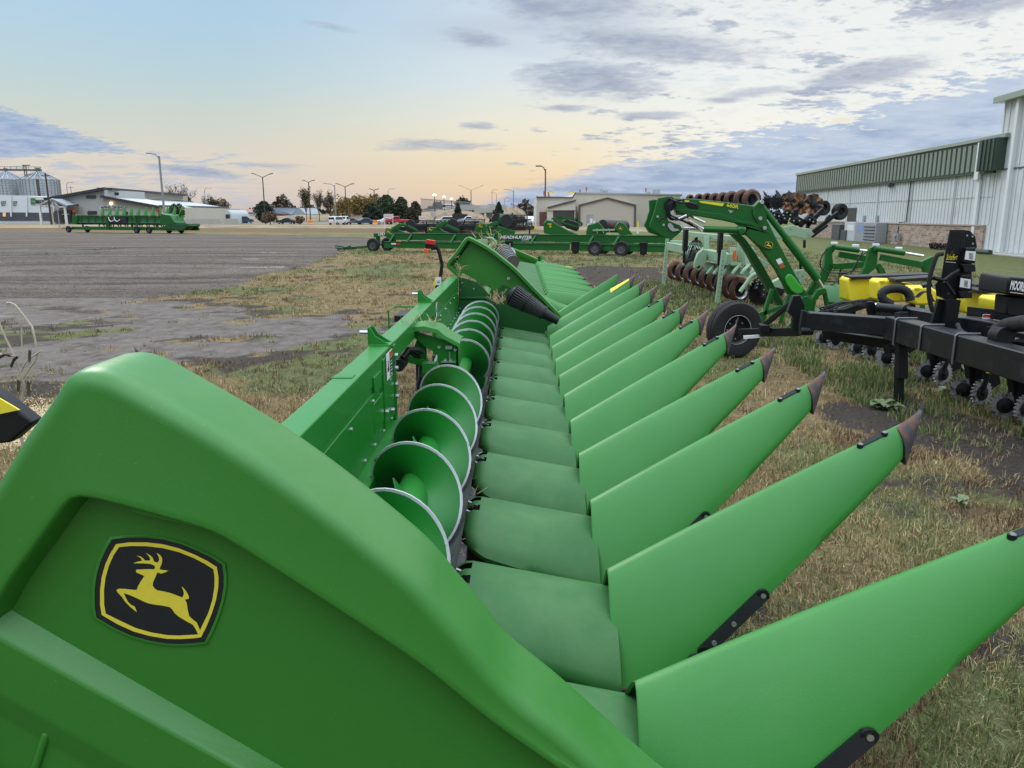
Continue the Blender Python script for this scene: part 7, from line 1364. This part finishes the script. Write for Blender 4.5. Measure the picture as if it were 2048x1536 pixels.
for i, (x, y, w_) in enumerate(((984, 383, 1), (993, 389, -1), (1009, 398, 1), (1055, 405, 1))): pole((x, y), 0, 360+i*20, ['far thin highway light right of the tall one', 'far thin highway light, second right of the tall one', 'small far highway light above the dark conifer', 'smallest far highway light left of the beige building'][i], 'curve', .15, PG, arm=w_, al=1.8)
# ================================================================ trees
def leafmat(nm, a, b):
    return mat(nm, a, .8, var=.35, vs=1.2, c2=b, cs=.9, cth=(.42, .58))
BARK = mat('bark', (.055, .042, .034), .9, var=.3, vs=2)
def limb(mb, p, d, L_, r, lvl, R, tips):
    n = 3; q = p
    for i in range(n):
        d2 = (d+Vector((R.gauss(0, .16), R.gauss(0, .16), R.gauss(.04, .12)))).normalized(); q2 = q+d2*L_/n; mb.tube([q, q2], [r*(1-.25*i/n), r*(1-.25*(i+1)/n)], 5 if lvl < 2 else 3, cap=False); q = q2; d = d2
        if lvl < 4 and (i > 0 or lvl > 0):
            for _ in range(2 if lvl < 3 else 2):
                dd = (d+Vector((R.uniform(-1, 1), R.uniform(-1, 1), R.uniform(-.25, .8)))*.75).normalized(); limb(mb, q, dd, L_*R.uniform(.5, .72), r*.5, lvl+1, R, tips)
    tips.append(q)
def tree(x0, x1, yt, zc, label, kind, leaf, seed, n=1500, ls=.5, name='tree', cat='tree', trunk=.35, zf=Z2, rows=None):
    R = random.Random(seed); a = gd(*zf(x0, 400), zc); b = gd(*zf(x1, 400), zc); t = gd(*zf((x0+x1)/2, yt), zc); c = Vector(((a.x+b.x)/2, t.y, 0)); w_ = (b.x-a.x)/2; H = t.z
    o = thing(name, label, cat, tuple(c), 0, 'trees along the horizon'); tips = []; mb = MB()
    if kind == 'bare' or kind == 'half':
        mb.tube([(0, 0, 0), (R.gauss(0, .1), 0, H*.28)], [H*.028, H*.02], 7, cap=False)
        for k in range(6): A = 2*PI*k/6+R.random(); limb(mb, Vector((0, 0, H*(.2+.06*k/3))), Vector((cos(A)*w_*1.1, sin(A)*w_*.6, H*.75)).normalized(), H*.46, H*.012, 1, R, tips)
        mxx = max(abs(v[0]) for v in mb.v); mz = max(v[2] for v in mb.v); kx, kz = w_/mxx, H/mz; mb.v = [(x*kx, y*kx, z*kz) for x, y, z in mb.v]; tips = [Vector((p.x*kx, p.y*kx, p.z*kz)) for p in tips]
    else: mb.tube([(0, 0, 0), (0, 0, H*.5), (0, 0, H*.85)], [H*.035, H*.025, H*.01], 7, cap=False); [mb.bar((0, 0, H*(.25+.06*k)), (w_*.7*cos(k*2.4), w_*.5*sin(k*2.4), H*(.35+.06*k)), H*.012) for k in range(8)]
    part(mb, 'trunk', [BARK], o)
    if n:
        V = []; F = []; lobes = [(Vector((R.uniform(-.55, .55)*w_, R.uniform(-.5, .5)*w_, H*R.uniform(.3, .8))), R.uniform(.28, .5)) for _ in range(11)]
        for i in range(n):
            if kind in ('bare', 'half'): p = R.choice(tips)+Vector((R.gauss(0, w_*.06), R.gauss(0, w_*.06), R.gauss(0, H*.03)))
            elif kind == 'cone':
                h = R.random()**.8; q = (1-h)**.75*R.uniform(.5, 1.05)*(1+.18*sin(h*31+seed)); A = R.uniform(0, 2*PI); p = Vector((cos(A)*w_*q, sin(A)*w_*q, H*(.04+.96*h)))
            elif kind == 'oval':
                A = R.uniform(0, 2*PI); h = R.random(); q = sin(PI*(h*.9+.06))**.7*R.uniform(.55, 1.06)*(1+.16*sin(A*3+h*11+seed)+.12*sin(A*7-h*23+2*seed)); p = Vector((cos(A)*w_*q, sin(A)*w_*q, H*(.03+.97*h)))
            else:
                c_, r_ = R.choice(lobes[:7] if R.random() < .6 else lobes); v = Vector((R.gauss(0, 1), R.gauss(0, 1), R.gauss(0, 1))).normalized()*R.uniform(.5, 1)**.5; p = c_+Vector((v.x*w_*r_*1.25, v.y*w_*r_, v.z*H*r_*.62)); p.z = max(p.z, H*.06)
            s_ = ls*R.uniform(.5, 1.3); u_ = Vector((R.gauss(0, 1), R.gauss(0, 1), R.gauss(0, 1))).normalized(); v_ = u_.cross(Vector((R.gauss(0, 1), R.gauss(0, 1), R.gauss(0, 1)))).normalized(); k = len(V)
            V += [p-u_*s_*.5, p+v_*s_*.45, p+u_*s_*.5, p-v_*s_*.3]; F.append((k, k+1, k+2, k+3))
        mb = MB(); mb.add(V, F); me = bpy.data.meshes.new('crown'); me.from_pydata([tuple(v) for v in V], [], F); me.materials.append(leaf); put('crown', me, o)
    return o
LD = leafmat('dark_conifer', (.018, .03, .016), (.035, .05, .025)); LG = leafmat('juniper_green', (.03, .055, .022), (.055, .085, .03)); LY_ = leafmat('autumn_yellow', (.32, .20, .055), (.21, .17, .06)); LB = leafmat('brown_brush', (.19, .125, .08), (.10, .08, .055)); LO = leafmat('olive_leaves', (.07, .075, .035), (.12, .10, .05)); LR = leafmat('russet_juniper', (.075, .06, .03), (.05, .06, .028))
tree(245, 385, 298, 200, 'dark spiky conifer in front of the blue grey shed', 'oval', LD, 1, 2600, .5)
tree(590, 715, 172, 235, 'tall half bare tree with green leaves on its left side', 'half', LO, 2, 900, .5)
tree(690, 830, 190, 240, 'bare brown tree right of the half bare one', 'bare', LB, 3, 500, .35)
tree(770, 930, 205, 245, 'second bare brown tree behind the pale street light', 'bare', LB, 4, 1200, .45)
tree(860, 1050, 255, 250, 'autumn tree with rust yellow leaves behind the white van', 'round', LY_, 5, 2400, .55)
tree(1010, 1165, 232, 255, 'yellow green autumn tree left of the dark pole', 'round', LY_, 6, 2600, .55)
tree(1100, 1290, 222, 258, 'widest yellow autumn tree, right of the dark pole', 'round', LY_, 7, 3000, .55)
tree(1128, 1280, 318, 178, 'rounded dark juniper, left of the group by the parking lot', 'oval', LD, 8, 3800, .45, name='juniper', cat='juniper')
tree(1235, 1400, 248, 186, 'tallest dark green juniper of the group by the parking lot', 'oval', LG, 9, 3800, .5, name='juniper', cat='juniper')
tree(1380, 1500, 265, 188, 'green juniper right of the tallest one', 'oval', LG, 10, 3000, .5, name='juniper', cat='juniper')
tree(1470, 1545, 350, 186, 'narrow low juniper filling the gap in the group', 'oval', LR, 11, 1600, .45, name='juniper', cat='juniper')
tree(1510, 1605, 300, 184, 'russet tinged juniper at the right end of the group', 'oval', LR, 12, 2600, .45, name='juniper', cat='juniper')
tree(1858, 1955, 315, 190, 'small pointed conifer in front of the dirt bank', 'cone', LD, 13, 2400, .5, name='juniper', cat='juniper')
tree(338, 462, 308, 150, 'dark pointed conifer in front of the overpass abutment', 'cone', LD, 14, 2800, .5, zf=Z3, name='juniper', cat='juniper')
tree(1275, 1590, 258, 260, 'large nearly bare tree behind the restaurant roof', 'half', LB, 15, 500, .5, zf=Z1)
tree(1640, 1800, 362, 300, 'thin leaved grey tree right of the restaurant roof', 'half', LO, 16, 900, .6, zf=Z1)
tree(1740, 1890, 395, 300, 'low brown tree at the end of the restaurant roof', 'round', LB, 17, 1200, .6, zf=Z1)
tree(1370, 1515, 445, 96, 'dark green bush behind the end of the far left corn header', 'round', LG, 18, 2600, .26, zf=Z1, name='bush', cat='bush')
tree(290, 440, 382, 158, 'reddish brown leafless bush near the black car', 'round', LB, 19, 2200, .35, name='bush', cat='bush')
tree(575, 650, 420, 165, 'low brown brush behind the black car', 'round', LB, 20, 900, .35, name='bush', cat='bush')
# long low horizon woods: one mass
R = random.Random(3); V = []; F = []
for i in range(15000):
    az_ = rad(R.uniform(-37, 12)); dd = R.uniform(420, 520); h = 3+8.5*(.5+.5*sin(az_*60))*(.6+.4*sin(az_*171+1))+1; p = Vector((sin(az_)*dd, cos(az_)*dd, h*R.random()**.8)); s_ = R.uniform(.6, 2.0); k = len(V); u_ = Vector((R.gauss(0, 1), R.gauss(0, 1), R.gauss(0, 1))).normalized(); v_ = u_.cross(Vector((.3, .5, 1))).normalized(); V += [p-u_*s_, p+v_*s_*.8, p+u_*s_, p-v_*s_*.6]; F.append((k, k+1, k+2, k+3))
me = bpy.data.meshes.new('far_woods'); me.from_pydata([tuple(v) for v in V], [], F); me.materials.append(leafmat('far_wood_leaves', (.07, .065, .055), (.10, .075, .05))); tag(put('far_woods', me), 'thin line of far autumn woods along the horizon', 'woods', kind='stuff')
# ================================================================ dirt banks, terraces (terrain)
BANK = mat('dry_grass_bank', (.17, .12, .075), .95, var=.35, vs=.35, c2=(.26, .20, .12), cs=.25, cth=(.4, .6), bump=.6, bs=2)
def mound(name, pts, depth, m=BANK, seed=0):     # ridge line points (world, incl. height), slopes forward and back to the ground
    mb = MB(); R = random.Random(seed); rows = []; P_ = cr(pts, 40)
    for f, hz in ((-1.0, 0), (-.7, .3), (-.4, .72), (-.15, .96), (.1, 1), (.5, .6), (1, 0)):
        rows.append([(p.x+R.gauss(0, .2), p.y+f*depth+R.gauss(0, .4), max(-.3, p.z*hz+(R.gauss(0, .12) if hz else -.3))) for p in P_])
    mb.grid(rows, 0); o = put(name, mb.mesh(name, [m], 60)); o['kind'] = 'structure'; return o
mound('hill', [gd(*Z2(x, y), 260) for x, y in ((-300, 428), (200, 422), (560, 412), (800, 402), (1130, 400), (1400, 400), (1700, 395))], 14, seed=1)
mound('hill', [gd(*Z3(x, y), 230) for x, y in ((-340, 420), (-200, 385), (0, 365), (140, 378), (240, 400), (330, 440))], 16, seed=2)
mound('hill', [gd(*Z3(x, y), 225) for x, y in ((380, 430), (450, 370), (520, 340), (590, 365), (640, 420), (680, 455))], 14, seed=3)
mound('hill', [gd(*Z3(x, y), 300) for x, y in ((-400, 372), (0, 362), (200, 385), (400, 410))], 14, seed=4)
mb = MB(); q = [gz(*p, .02) for p in ((-200, 453.5), (300, 454), (830, 455), (1320, 461))]
rows = [[(p.x, p.y+dy_, z) for p in cr([Vector(v) for v in q], 40)] for dy_, z in ((-9, -.05), (-6, .25), (0, .42), (8, .25), (12, -.05))]; mb.grid(rows, 0); o = put('verge', mb.mesh('verge', [BANK], 60)); o['kind'] = 'structure'
# overpass
ov = thing('overpass', 'pale concrete highway overpass with railing crossing behind the dirt banks', 'bridge', (gd(950, 420, 265).x, gd(950, 420, 265).y, 0))
mb = MB(); a, b = gd(*Z3(60, 352), 270), gd(*Z3(370, 350), 255); mb.bar(a, b, 10, 1.6); mb.bar(gd(*Z3(200, 378), 250), gd(*Z3(345, 370), 250), 6, 1.4); part(mb, 'deck', [CNC], ov, True)
for x in (322, 250): mb = MB(); p = gd(*Z3(x, 385), 258); mb.bx(p.x-1, p.x+1, p.y-1, p.y+4, 0, p.z); part(mb, 'pier', [CNC], ov, True)
mb = MB(); a, b = gd(*Z2(1600, 378), 290), gd(*Z2(2000, 352), 285); mb.bar(a, b, .4, .5)
for k in range(60): p = a.lerp(b, k/59); mb.bar(p-Vector((0, 0, 1.5)), p+Vector((.5, 0, 4.5-2.5*k/59)), .14, .14)
mb.bar(a+Vector((0, 0, 4.5)), b+Vector((0, 0, 2)), .2, .25); part(mb, 'fence_panels', [PG], ov, True)
mb = MB()
for x0, y0, x1, y1, h in ((310, 340, 370, 345, 20), (498, 330, 560, 360, 18), (90, 348, 200, 346, 20)):
    a, b = gd(*Z3(x0, y0), 262), gd(*Z3(x1, y1), 262)
    for k in range(14): p = a.lerp(b, k/13); mb.bar(p, p+Vector((0, 0, h/4.096/FP*262)), .12, .12)
    mb.bar(a+Vector((0, 0, h/4.096/FP*262)), b+Vector((0, 0, h/4.096/FP*262)), .15, .2)
part(mb, 'railing', [PG], ov, True)
# ================================================================ vehicles
def car(label, x0, x1, yb, yt, kind, paint, rz=0, zf=Z2, zc=None, name='parked_car', cat='car'):
    base = gz(*zf((x0+x1)/2, yb), .0) if zc is None else gd(*zf((x0+x1)/2, yb), zc); zc_ = (base-CAM).dot(CM @ Vector((0, 0, -1))); z0 = 0 if zc is None else base.z
    W_ = (x1-x0)/zf(1, 0)[0] if False else abs(zf(x1, 0)[0]-zf(x0, 0)[0])/FP*zc_; H = abs(zf(0, yb)[1]-zf(0, yt)[1])/FP*zc_
    o = thing(name, label, cat, (base.x, base.y, z0), rz, 'parked vehicles', 1.0)
    prof_ = {'suv': [(-2.3, .35), (-2.35, .95), (-2.2, 1.05), (-2.05, 1.62), (-1.2, 1.74), (.3, 1.70), (1.0, 1.15), (2.1, 1.0), (2.3, .75), (2.3, .35)], 'sedan': [(-2.3, .3), (-2.35, .85), (-1.7, .98), (-1.0, 1.38), (.1, 1.42), (.9, .98), (2.1, .85), (2.3, .6), (2.3, .3)], 'pickup': [(-2.7, .45), (-2.75, 1.05), (-.6, 1.1), (-.5, 1.75), (.7, 1.78), (1.3, 1.2), (2.5, 1.1), (2.7, .8), (2.7, .45)], 'van': [(-2.6, .35), (-2.65, 1.9), (-2.4, 2.2), (1.3, 2.2), (2.2, 1.3), (2.7, 1.0), (2.7, .35)]}[kind]
    mb = MB(); mb.prism([(x, -.88, z) for x, z in prof_], (0, 1.76, 0)); bd = part(mb, 'body', [paint], o, bevel=.10)
    zz = sorted(set(p[1] for p in prof_)); top = max(p[1] for p in prof_); belt = {'suv': 1.05, 'sedan': .95, 'pickup': 1.15, 'van': 1.2}[kind]
    xs_ = [p[0] for p in prof_ if p[1] > belt+.2]; a_, b_2 = min(xs_), max(xs_)
    for s_ in (-1, 1): mb = MB(); mb.prism([(a_-.0, s_*.885, belt+.04), (a_+.12, s_*.885, top-.14), (b_2-.1, s_*.885, top-.14), (b_2+.35, s_*.885, belt+.04)], (0, s_*.012, 0)); part(mb, 'side_window', [GLS], o)
    mb = MB(); rx = prof_[1][0] if kind != 'pickup' else -.6; mb.prism([(a_-.10 if kind == 'suv' else a_-.03, y, z) for y, z in ((-.7, belt+.05), (.7, belt+.05), (.62, top-.16), (-.62, top-.16))], (-.10, 0, 0)); part(mb, 'rear_window', [GLS], o)
    mb = MB(); mb.prism([(b_2+.30, -.72, belt+.05), (b_2+.30, .72, belt+.05), (b_2+.02, .62, top-.1), (b_2+.02, -.62, top-.1)], (.06, 0, .03)); part(mb, 'windscreen', [GLS], o)
    for x in (-1.4 if kind != 'pickup' else -1.7, 1.45 if kind != 'pickup' else 1.75):
        for s_ in (-1, 1): mb = MB(); tyre(mb, (x, s_*.82, .34), (0, 1, 0), .34, .22, .6, 0, 1, 16); part(mb, 'wheel', [RUB, GRY], o, sm=40)
    for s_ in (-1, 1): mb = MB(); mb.box((prof_[1][0], s_*.72, .9), (.08, .22, .25)); part(mb, 'tail_light', [REDP], o); mb = MB(); mb.box((prof_[-2][0]-.02, s_*.68, .72), (.08, .3, .16)); part(mb, 'headlight', [WHT], o)
    return o
WC = mat('white_car_paint', (.70, .71, .72), .25, coat=.6, var=.03); BC = mat('black_car_paint', (.015, .016, .02), .2, coat=.6, var=.05); RC = mat('red_car_paint', (.45, .03, .03), .3, coat=.5, var=.05); GC = mat('grey_car_paint', (.12, .13, .14), .3, coat=.5, var=.05); NC = mat('navy_car_paint', (.03, .05, .10), .3, coat=.5, var=.05)
car('white estate van seen from behind at the roadside', 845, 1000, 490, 422, 'suv', WC, rad(70), name='parked_van', cat='van')
car('white pickup just ahead of the white van', 940, 1005, 487, 440, 'pickup', WC, rad(80), name='pickup_truck', cat='pickup')
car('black saloon near the brown bush', 440, 572, 483, 445, 'sedan', BC, rad(168))
car('dark grey car right of the white van', 1010, 1085, 486, 447, 'sedan', GC, rad(20))
car('navy car by the end of the yard wall', 130, 185, 478, 445, 'suv', NC, rad(60))
car('white car behind the white sign board', 1270, 1350, 486, 450, 'sedan', WC, rad(200))
car('red pickup right of the white sign board', 1360, 1448, 486, 436, 'pickup', RC, rad(200), name='pickup_truck', cat='pickup')
car('blue saloon in the shade of the dark juniper', 1135, 1190, 486, 448, 'sedan', NC, rad(30))
car('white truck cab behind the second combine head', 1960, 2030, 486, 415, 'pickup', WC, rad(200), name='pickup_truck', cat='pickup')
car('white car partly hidden behind the black reels', 1760, 1850, 484, 432, 'suv', WC, rad(170))
car('white pickup facing us in front of the dirt bank', 600, 695, 498, 405, 'pickup', WC, rad(-80), zf=Z3, zc=None, name='pickup_truck', cat='pickup')
car('small white car up on the overpass', 1822, 1868, 373, 355, 'van', WC, 0, zf=Z2, zc=283, name='van', cat='van')
mb = MB(); p = gz(*Z2(1925, 486)); mb.bx(-1.6, 1.6, -1, 1, .7, 2.1); mb.bx(-1.7, 1.7, -1.1, 1.1, 2.1, 2.2); bt_ = thing('dump_trailer', 'black high sided trailer behind the combine heads', 'trailer', (p.x, p.y, 0)); part(mb, 'box', [BSTL], bt_, bevel=.05)
for x in (-.7, .7): mb = MB(); tyre(mb, (x, -1.0, .45), (0, 1, 0), .45, .3); part(mb, 'wheel', [RUB, GRY], bt_)
# ---- signs, barrels, small yard things
def board(label, x0, x1, y0, y1, zc, txt, zf=Z2, legs=True):
    a, b = gd(*zf(x0, y0), zc), gd(*zf(x1, y1), zc); o = thing('sign_board', label, 'sign', ((a.x+b.x)/2, a.y, 0)); mb = MB(); mb.bx(a.x, b.x, a.y-.04, a.y+.04, b.z, a.z); bd = part(mb, 'panel', [WHT], o, True, bevel=.01)
    for x in (a.x+.1, b.x-.1): mb = MB(); mb.bx(x-.04, x+.04, a.y+.05, a.y+.12, 0, a.z); part(mb, 'post', [WHT], o, True)
    n = len(txt)
    for k, s_ in enumerate(txt): h = (a.z-b.z)/(n+.8); g = Vector((a.x+(b.x-a.x)*.06, a.y-.045, a.z-h*(k+1)-.02)); text(s_, 'sign_lettering', REDP, bd, (1, 0, 0), (0, 0, 1), g, h*.95, .004, sx=(b.x-a.x)*.88/(h*.95*.62*len(s_)))
    return o
board('white sign board with faded red lettering beside the red pickup', 1300, 1378, 402, 436, 118, ['NO TRUCK', 'PARKING'])
board('smaller white sign board with faded red lettering behind the second reel', 1588, 1650, 418, 448, 118, ['NO TRUCK', 'PARKING'])
def disc_sign(label, c, r, zc, zf, m, sides):
    p = gd(*zf(*c), zc); rr_ = r/4.096/FP*zc; o = thing('round_sign', label, 'sign', (p.x, p.y, 0)); mb = MB(); mb.lathe((0, -.03, p.z), (0, 1, 0), [(.001, 0), (rr_, 0), (rr_, .05), (.001, .05)], sides); part(mb, 'disc', [m], o, sm=0); mb = MB(); mb.bx(-.05, .05, .03, .1, 0, p.z+rr_*.6); part(mb, 'post', [GRY], o)
disc_sign('back of an octagonal sign on a post behind the cart', (1706, 401), 25, 120, Z2, CNC, 8)
disc_sign('grey back of a stop sign in front of the restaurant porch', (467, 470), 21, 120, Z1, GRY, 8)
for i, (x, y) in enumerate(((700, 484), (1231, 486))):
    p = gz(*Z2(x, y+4)); mb = MB(); mb.lathe((0, 0, 0), (0, 0, 1), [(.55, 0), (.55, .45), (.45, .5), (.45, .9), (.001, .95)], 14); mb.lathe((0, 0, 0), (0, 0, 1), [(.56, .15), (.56, .3)], 14, 1); solo(mb, 'traffic_barrel', [ORB, WHT], ['low orange barrel by the white van', 'low orange barrel under the dark juniper'][i], 'barrel', 'orange barrels', loc=(p.x, p.y, 0))
# yellow nosed implements by the white pickup
for k in range(7):
    p = gd(*Z3(588+k*17, 492), 100+k); mb = MB(); mb.lathe((0, 0, .35), (0, 1, 0), [(.001, -.1), (.3, -.08), (.3, .08), (.001, .1)], 12, k % 2); mb.bar((0, 0, .35), (0, .8, 1.0), .1, .1, 1); solo(mb, 'row_cleaner', [YEL, BLK], ['yellow wheeled row cleaners parked in front of the white pickup'][0], 'farm part', 'yellow and black row cleaners', loc=(p.x, p.y, 0))
# ================================================================ left edge: black divider tip, spilled corn, dry weed
gq = [gy(*p, 2.35) for p in ((-60, 760), (2, 795), (66, 846), (20, 885), (-10, 889), (-60, 900))]
bt2 = thing('combine_head', 'black pointed corner of another header with a yellow stripe at the left edge', 'combine head', (gq[0].x, 2.35, 0))
mb = MB(); mb.prism(gq, (0, .06, 0)); part(mb, 'pointed_corner', [PLB], bt2, True, bevel=.008)
g_ = gq[0]; mb = MB(); mb.bar((g_.x-.25, 2.38, g_.z-.1), (g_.x-.25, 2.38, 0), .10, .10); mb.bar((g_.x+.05, 2.38, g_.z-.10), (g_.x-.3, 2.38, g_.z-.10), .05, .12); mb.bar((g_.x-.25, 2.2, .04), (g_.x-.25, 3.0, .04), .12, .08); part(mb, 'support', [BLK], bt2, True, bevel=.004)
mb = MB(); mb.prism([gy(*p, 2.343) for p in ((-50, 770), (4, 800), (38, 820), (0, 828), (-50, 815))], (0, .006, 0)); part(mb, 'yellow_stripe', [YEL], bt2, True)
# spilled grain
def gheight(x, y): return float(ground_z(x, y)[0])
gc = gz(50, 850); R = random.Random(6); mb = MB(); n = 9000
for _ in range(n):
    a = R.uniform(0, 2*PI); q = abs(R.gauss(0, .52)); x = gc.x+cos(a)*q*1.25; y = gc.y+sin(a)*q*1.05; z = gheight(x, y)+.004+.03*max(0, 1-q); s_ = R.uniform(.006, .011)*1.3
    A = R.uniform(0, 3); u_ = Vector((cos(A), sin(A), 0))*s_; v_ = Vector((-sin(A), cos(A), 0))*s_*.7; p = Vector((x, y, z)); mb.add([p-u_, p-v_, p+u_, p+v_, p+Vector((0, 0, s_*.8))], [(0, 1, 4), (1, 2, 4), (2, 3, 4), (3, 0, 4)])
# thin layer beneath the kernels
P_ = []
for i in range(9):
    q = i/8; P_.append([(gc.x+cos(2*PI*k/36)*q*1.15*(1+.22*sin(3*k+1)*q), gc.y+sin(2*PI*k/36)*q*.95*(1+.2*sin(5*k)*q), gheight(gc.x+cos(2*PI*k/36)*q*1.15, gc.y+sin(2*PI*k/36)*q*.95)+.028*(1-q)-.006*q) for k in range(36)])
mb.grid(P_, 1, close=True)
solo(mb, 'spilled_grain', [mat('corn_kernels', (.62, .50, .29), .6, var=.3, vs=60), mat('corn_dust', (.50, .40, .25), .9, var=.3, vs=50, c2=(.30, .22, .14), cs=18, bump=.8, bs=120)], 'patch of pale spilled corn on the ground at the left edge', 'grain', kind='stuff', world=True, loc=tuple(gc), sm=0)
wd0 = gy(42, 815, 3.0); wd = thing('dry_weed', 'dry leafless weed with a few curled leaves at the left edge', 'weed', (wd0.x, 3.0, 0)); WD = mat('dry_weed_stem', (.42, .36, .27), .8, var=.2, vs=20)
def stem(P_, r, nm='stem'): return part(MB().tube(cr([gy(*p, 3.0+.01*i) for i, p in enumerate(P_)], 20), [r*(1-.6*k/20) for k in range(21)] if False else r, 6), nm, [WD], wd, True, sm=60)
part(MB().tube(cr([Vector((wd0.x, 3.0, 0)), Vector((wd0.x-.02, 3.0, wd0.z*.6)), gy(40, 830, 3.0), gy(48, 770, 3.0), gy(40, 745, 3.0)], 14), .006, 6), 'stem', [WD], wd, True, sm=60)
for P_, r in ((((40, 745), (30, 715), (0, 650), (-10, 600)), .004), (((44, 760), (60, 735), (74, 710), (66, 660), (60, 648), (30, 610), (14, 606)), .004), (((40, 745), (48, 730), (44, 690), (43, 655)), .003), (((45, 735), (58, 718), (82, 702)), .003), (((28, 712), (8, 712), (-8, 700)), .003)): stem(P_, r)
LFM = mat('curled_dead_leaf', (.10, .08, .045), .8, var=.3, vs=30)
for (x, y, s_) in ((30, 722, .022), (10, 712, .02), (60, 710, .02), (58, 775, .024), (20, 810, .03), (8, 800, .03), (38, 770, .02)):
    p = gy(x, y, 2.98); mb = MB(); a = R.uniform(0, 3); G = [[p+Vector((s_*(i-2)*.6*cos(a)+0, s_*(j-1)*.5, s_*(i-2)*.6*sin(a)+s_*.5*abs(j-1)-.2*s_*abs(i-2))) for j in range(3)] for i in range(5)]; mb.grid(G, 0); part(mb, 'leaf', [LFM], wd, True, sm=60)
# broad-leaved weeds on the bare soil by the jack stand
LFG = mat('weed_leaf', (.10, .16, .06), .6, var=.3, vs=20, c2=(.19, .20, .10), cs=8)
def rosette(px, py, r, n, label, seed):
    g = gz(px, py); R = random.Random(seed); mb = MB()
    for k in range(n):
        a = 2*PI*k/n+R.uniform(-.3, .3); L_ = r*R.uniform(.6, 1.1); u_ = Vector((cos(a), sin(a), 0)); v_ = Vector((-sin(a), cos(a), 0)); rows = []; lift = R.uniform(.15, .55)
        for i in range(6): t = i/5; wv = L_*.30*sin(PI*min(1, t*.95+.05))**.8*(1+.15*sin(i*3)); c = u_*L_*t+Vector((0, 0, L_*lift*sin(t*2.4)+.02)); rows.append([c-v_*wv+Vector((0, 0, wv*.25)), c, c+v_*wv+Vector((0, 0, wv*.25))])
        mb.grid(rows, 0)
    return solo(mb, 'broadleaf_weed', [LFG], label, 'weed', 'broad leaved weeds', loc=(g.x, g.y, gheight(g.x, g.y)), sm=60)
rosette(1760, 818, .16, 12, 'wide leaved weed on bare soil left of the jack stand foot', 1); rosette(1785, 822, .12, 9, 'smaller wide leaved weed touching the jack stand foot', 2); rosette(1930, 745, .2, 9, 'tall dock leaves between the toothed wheels', 3); rosette(1890, 790, .14, 9, 'low weed in front of the first toothed wheel', 4); rosette(1920, 1010, .08, 9, 'small weed in the straw right of the second snout', 5)
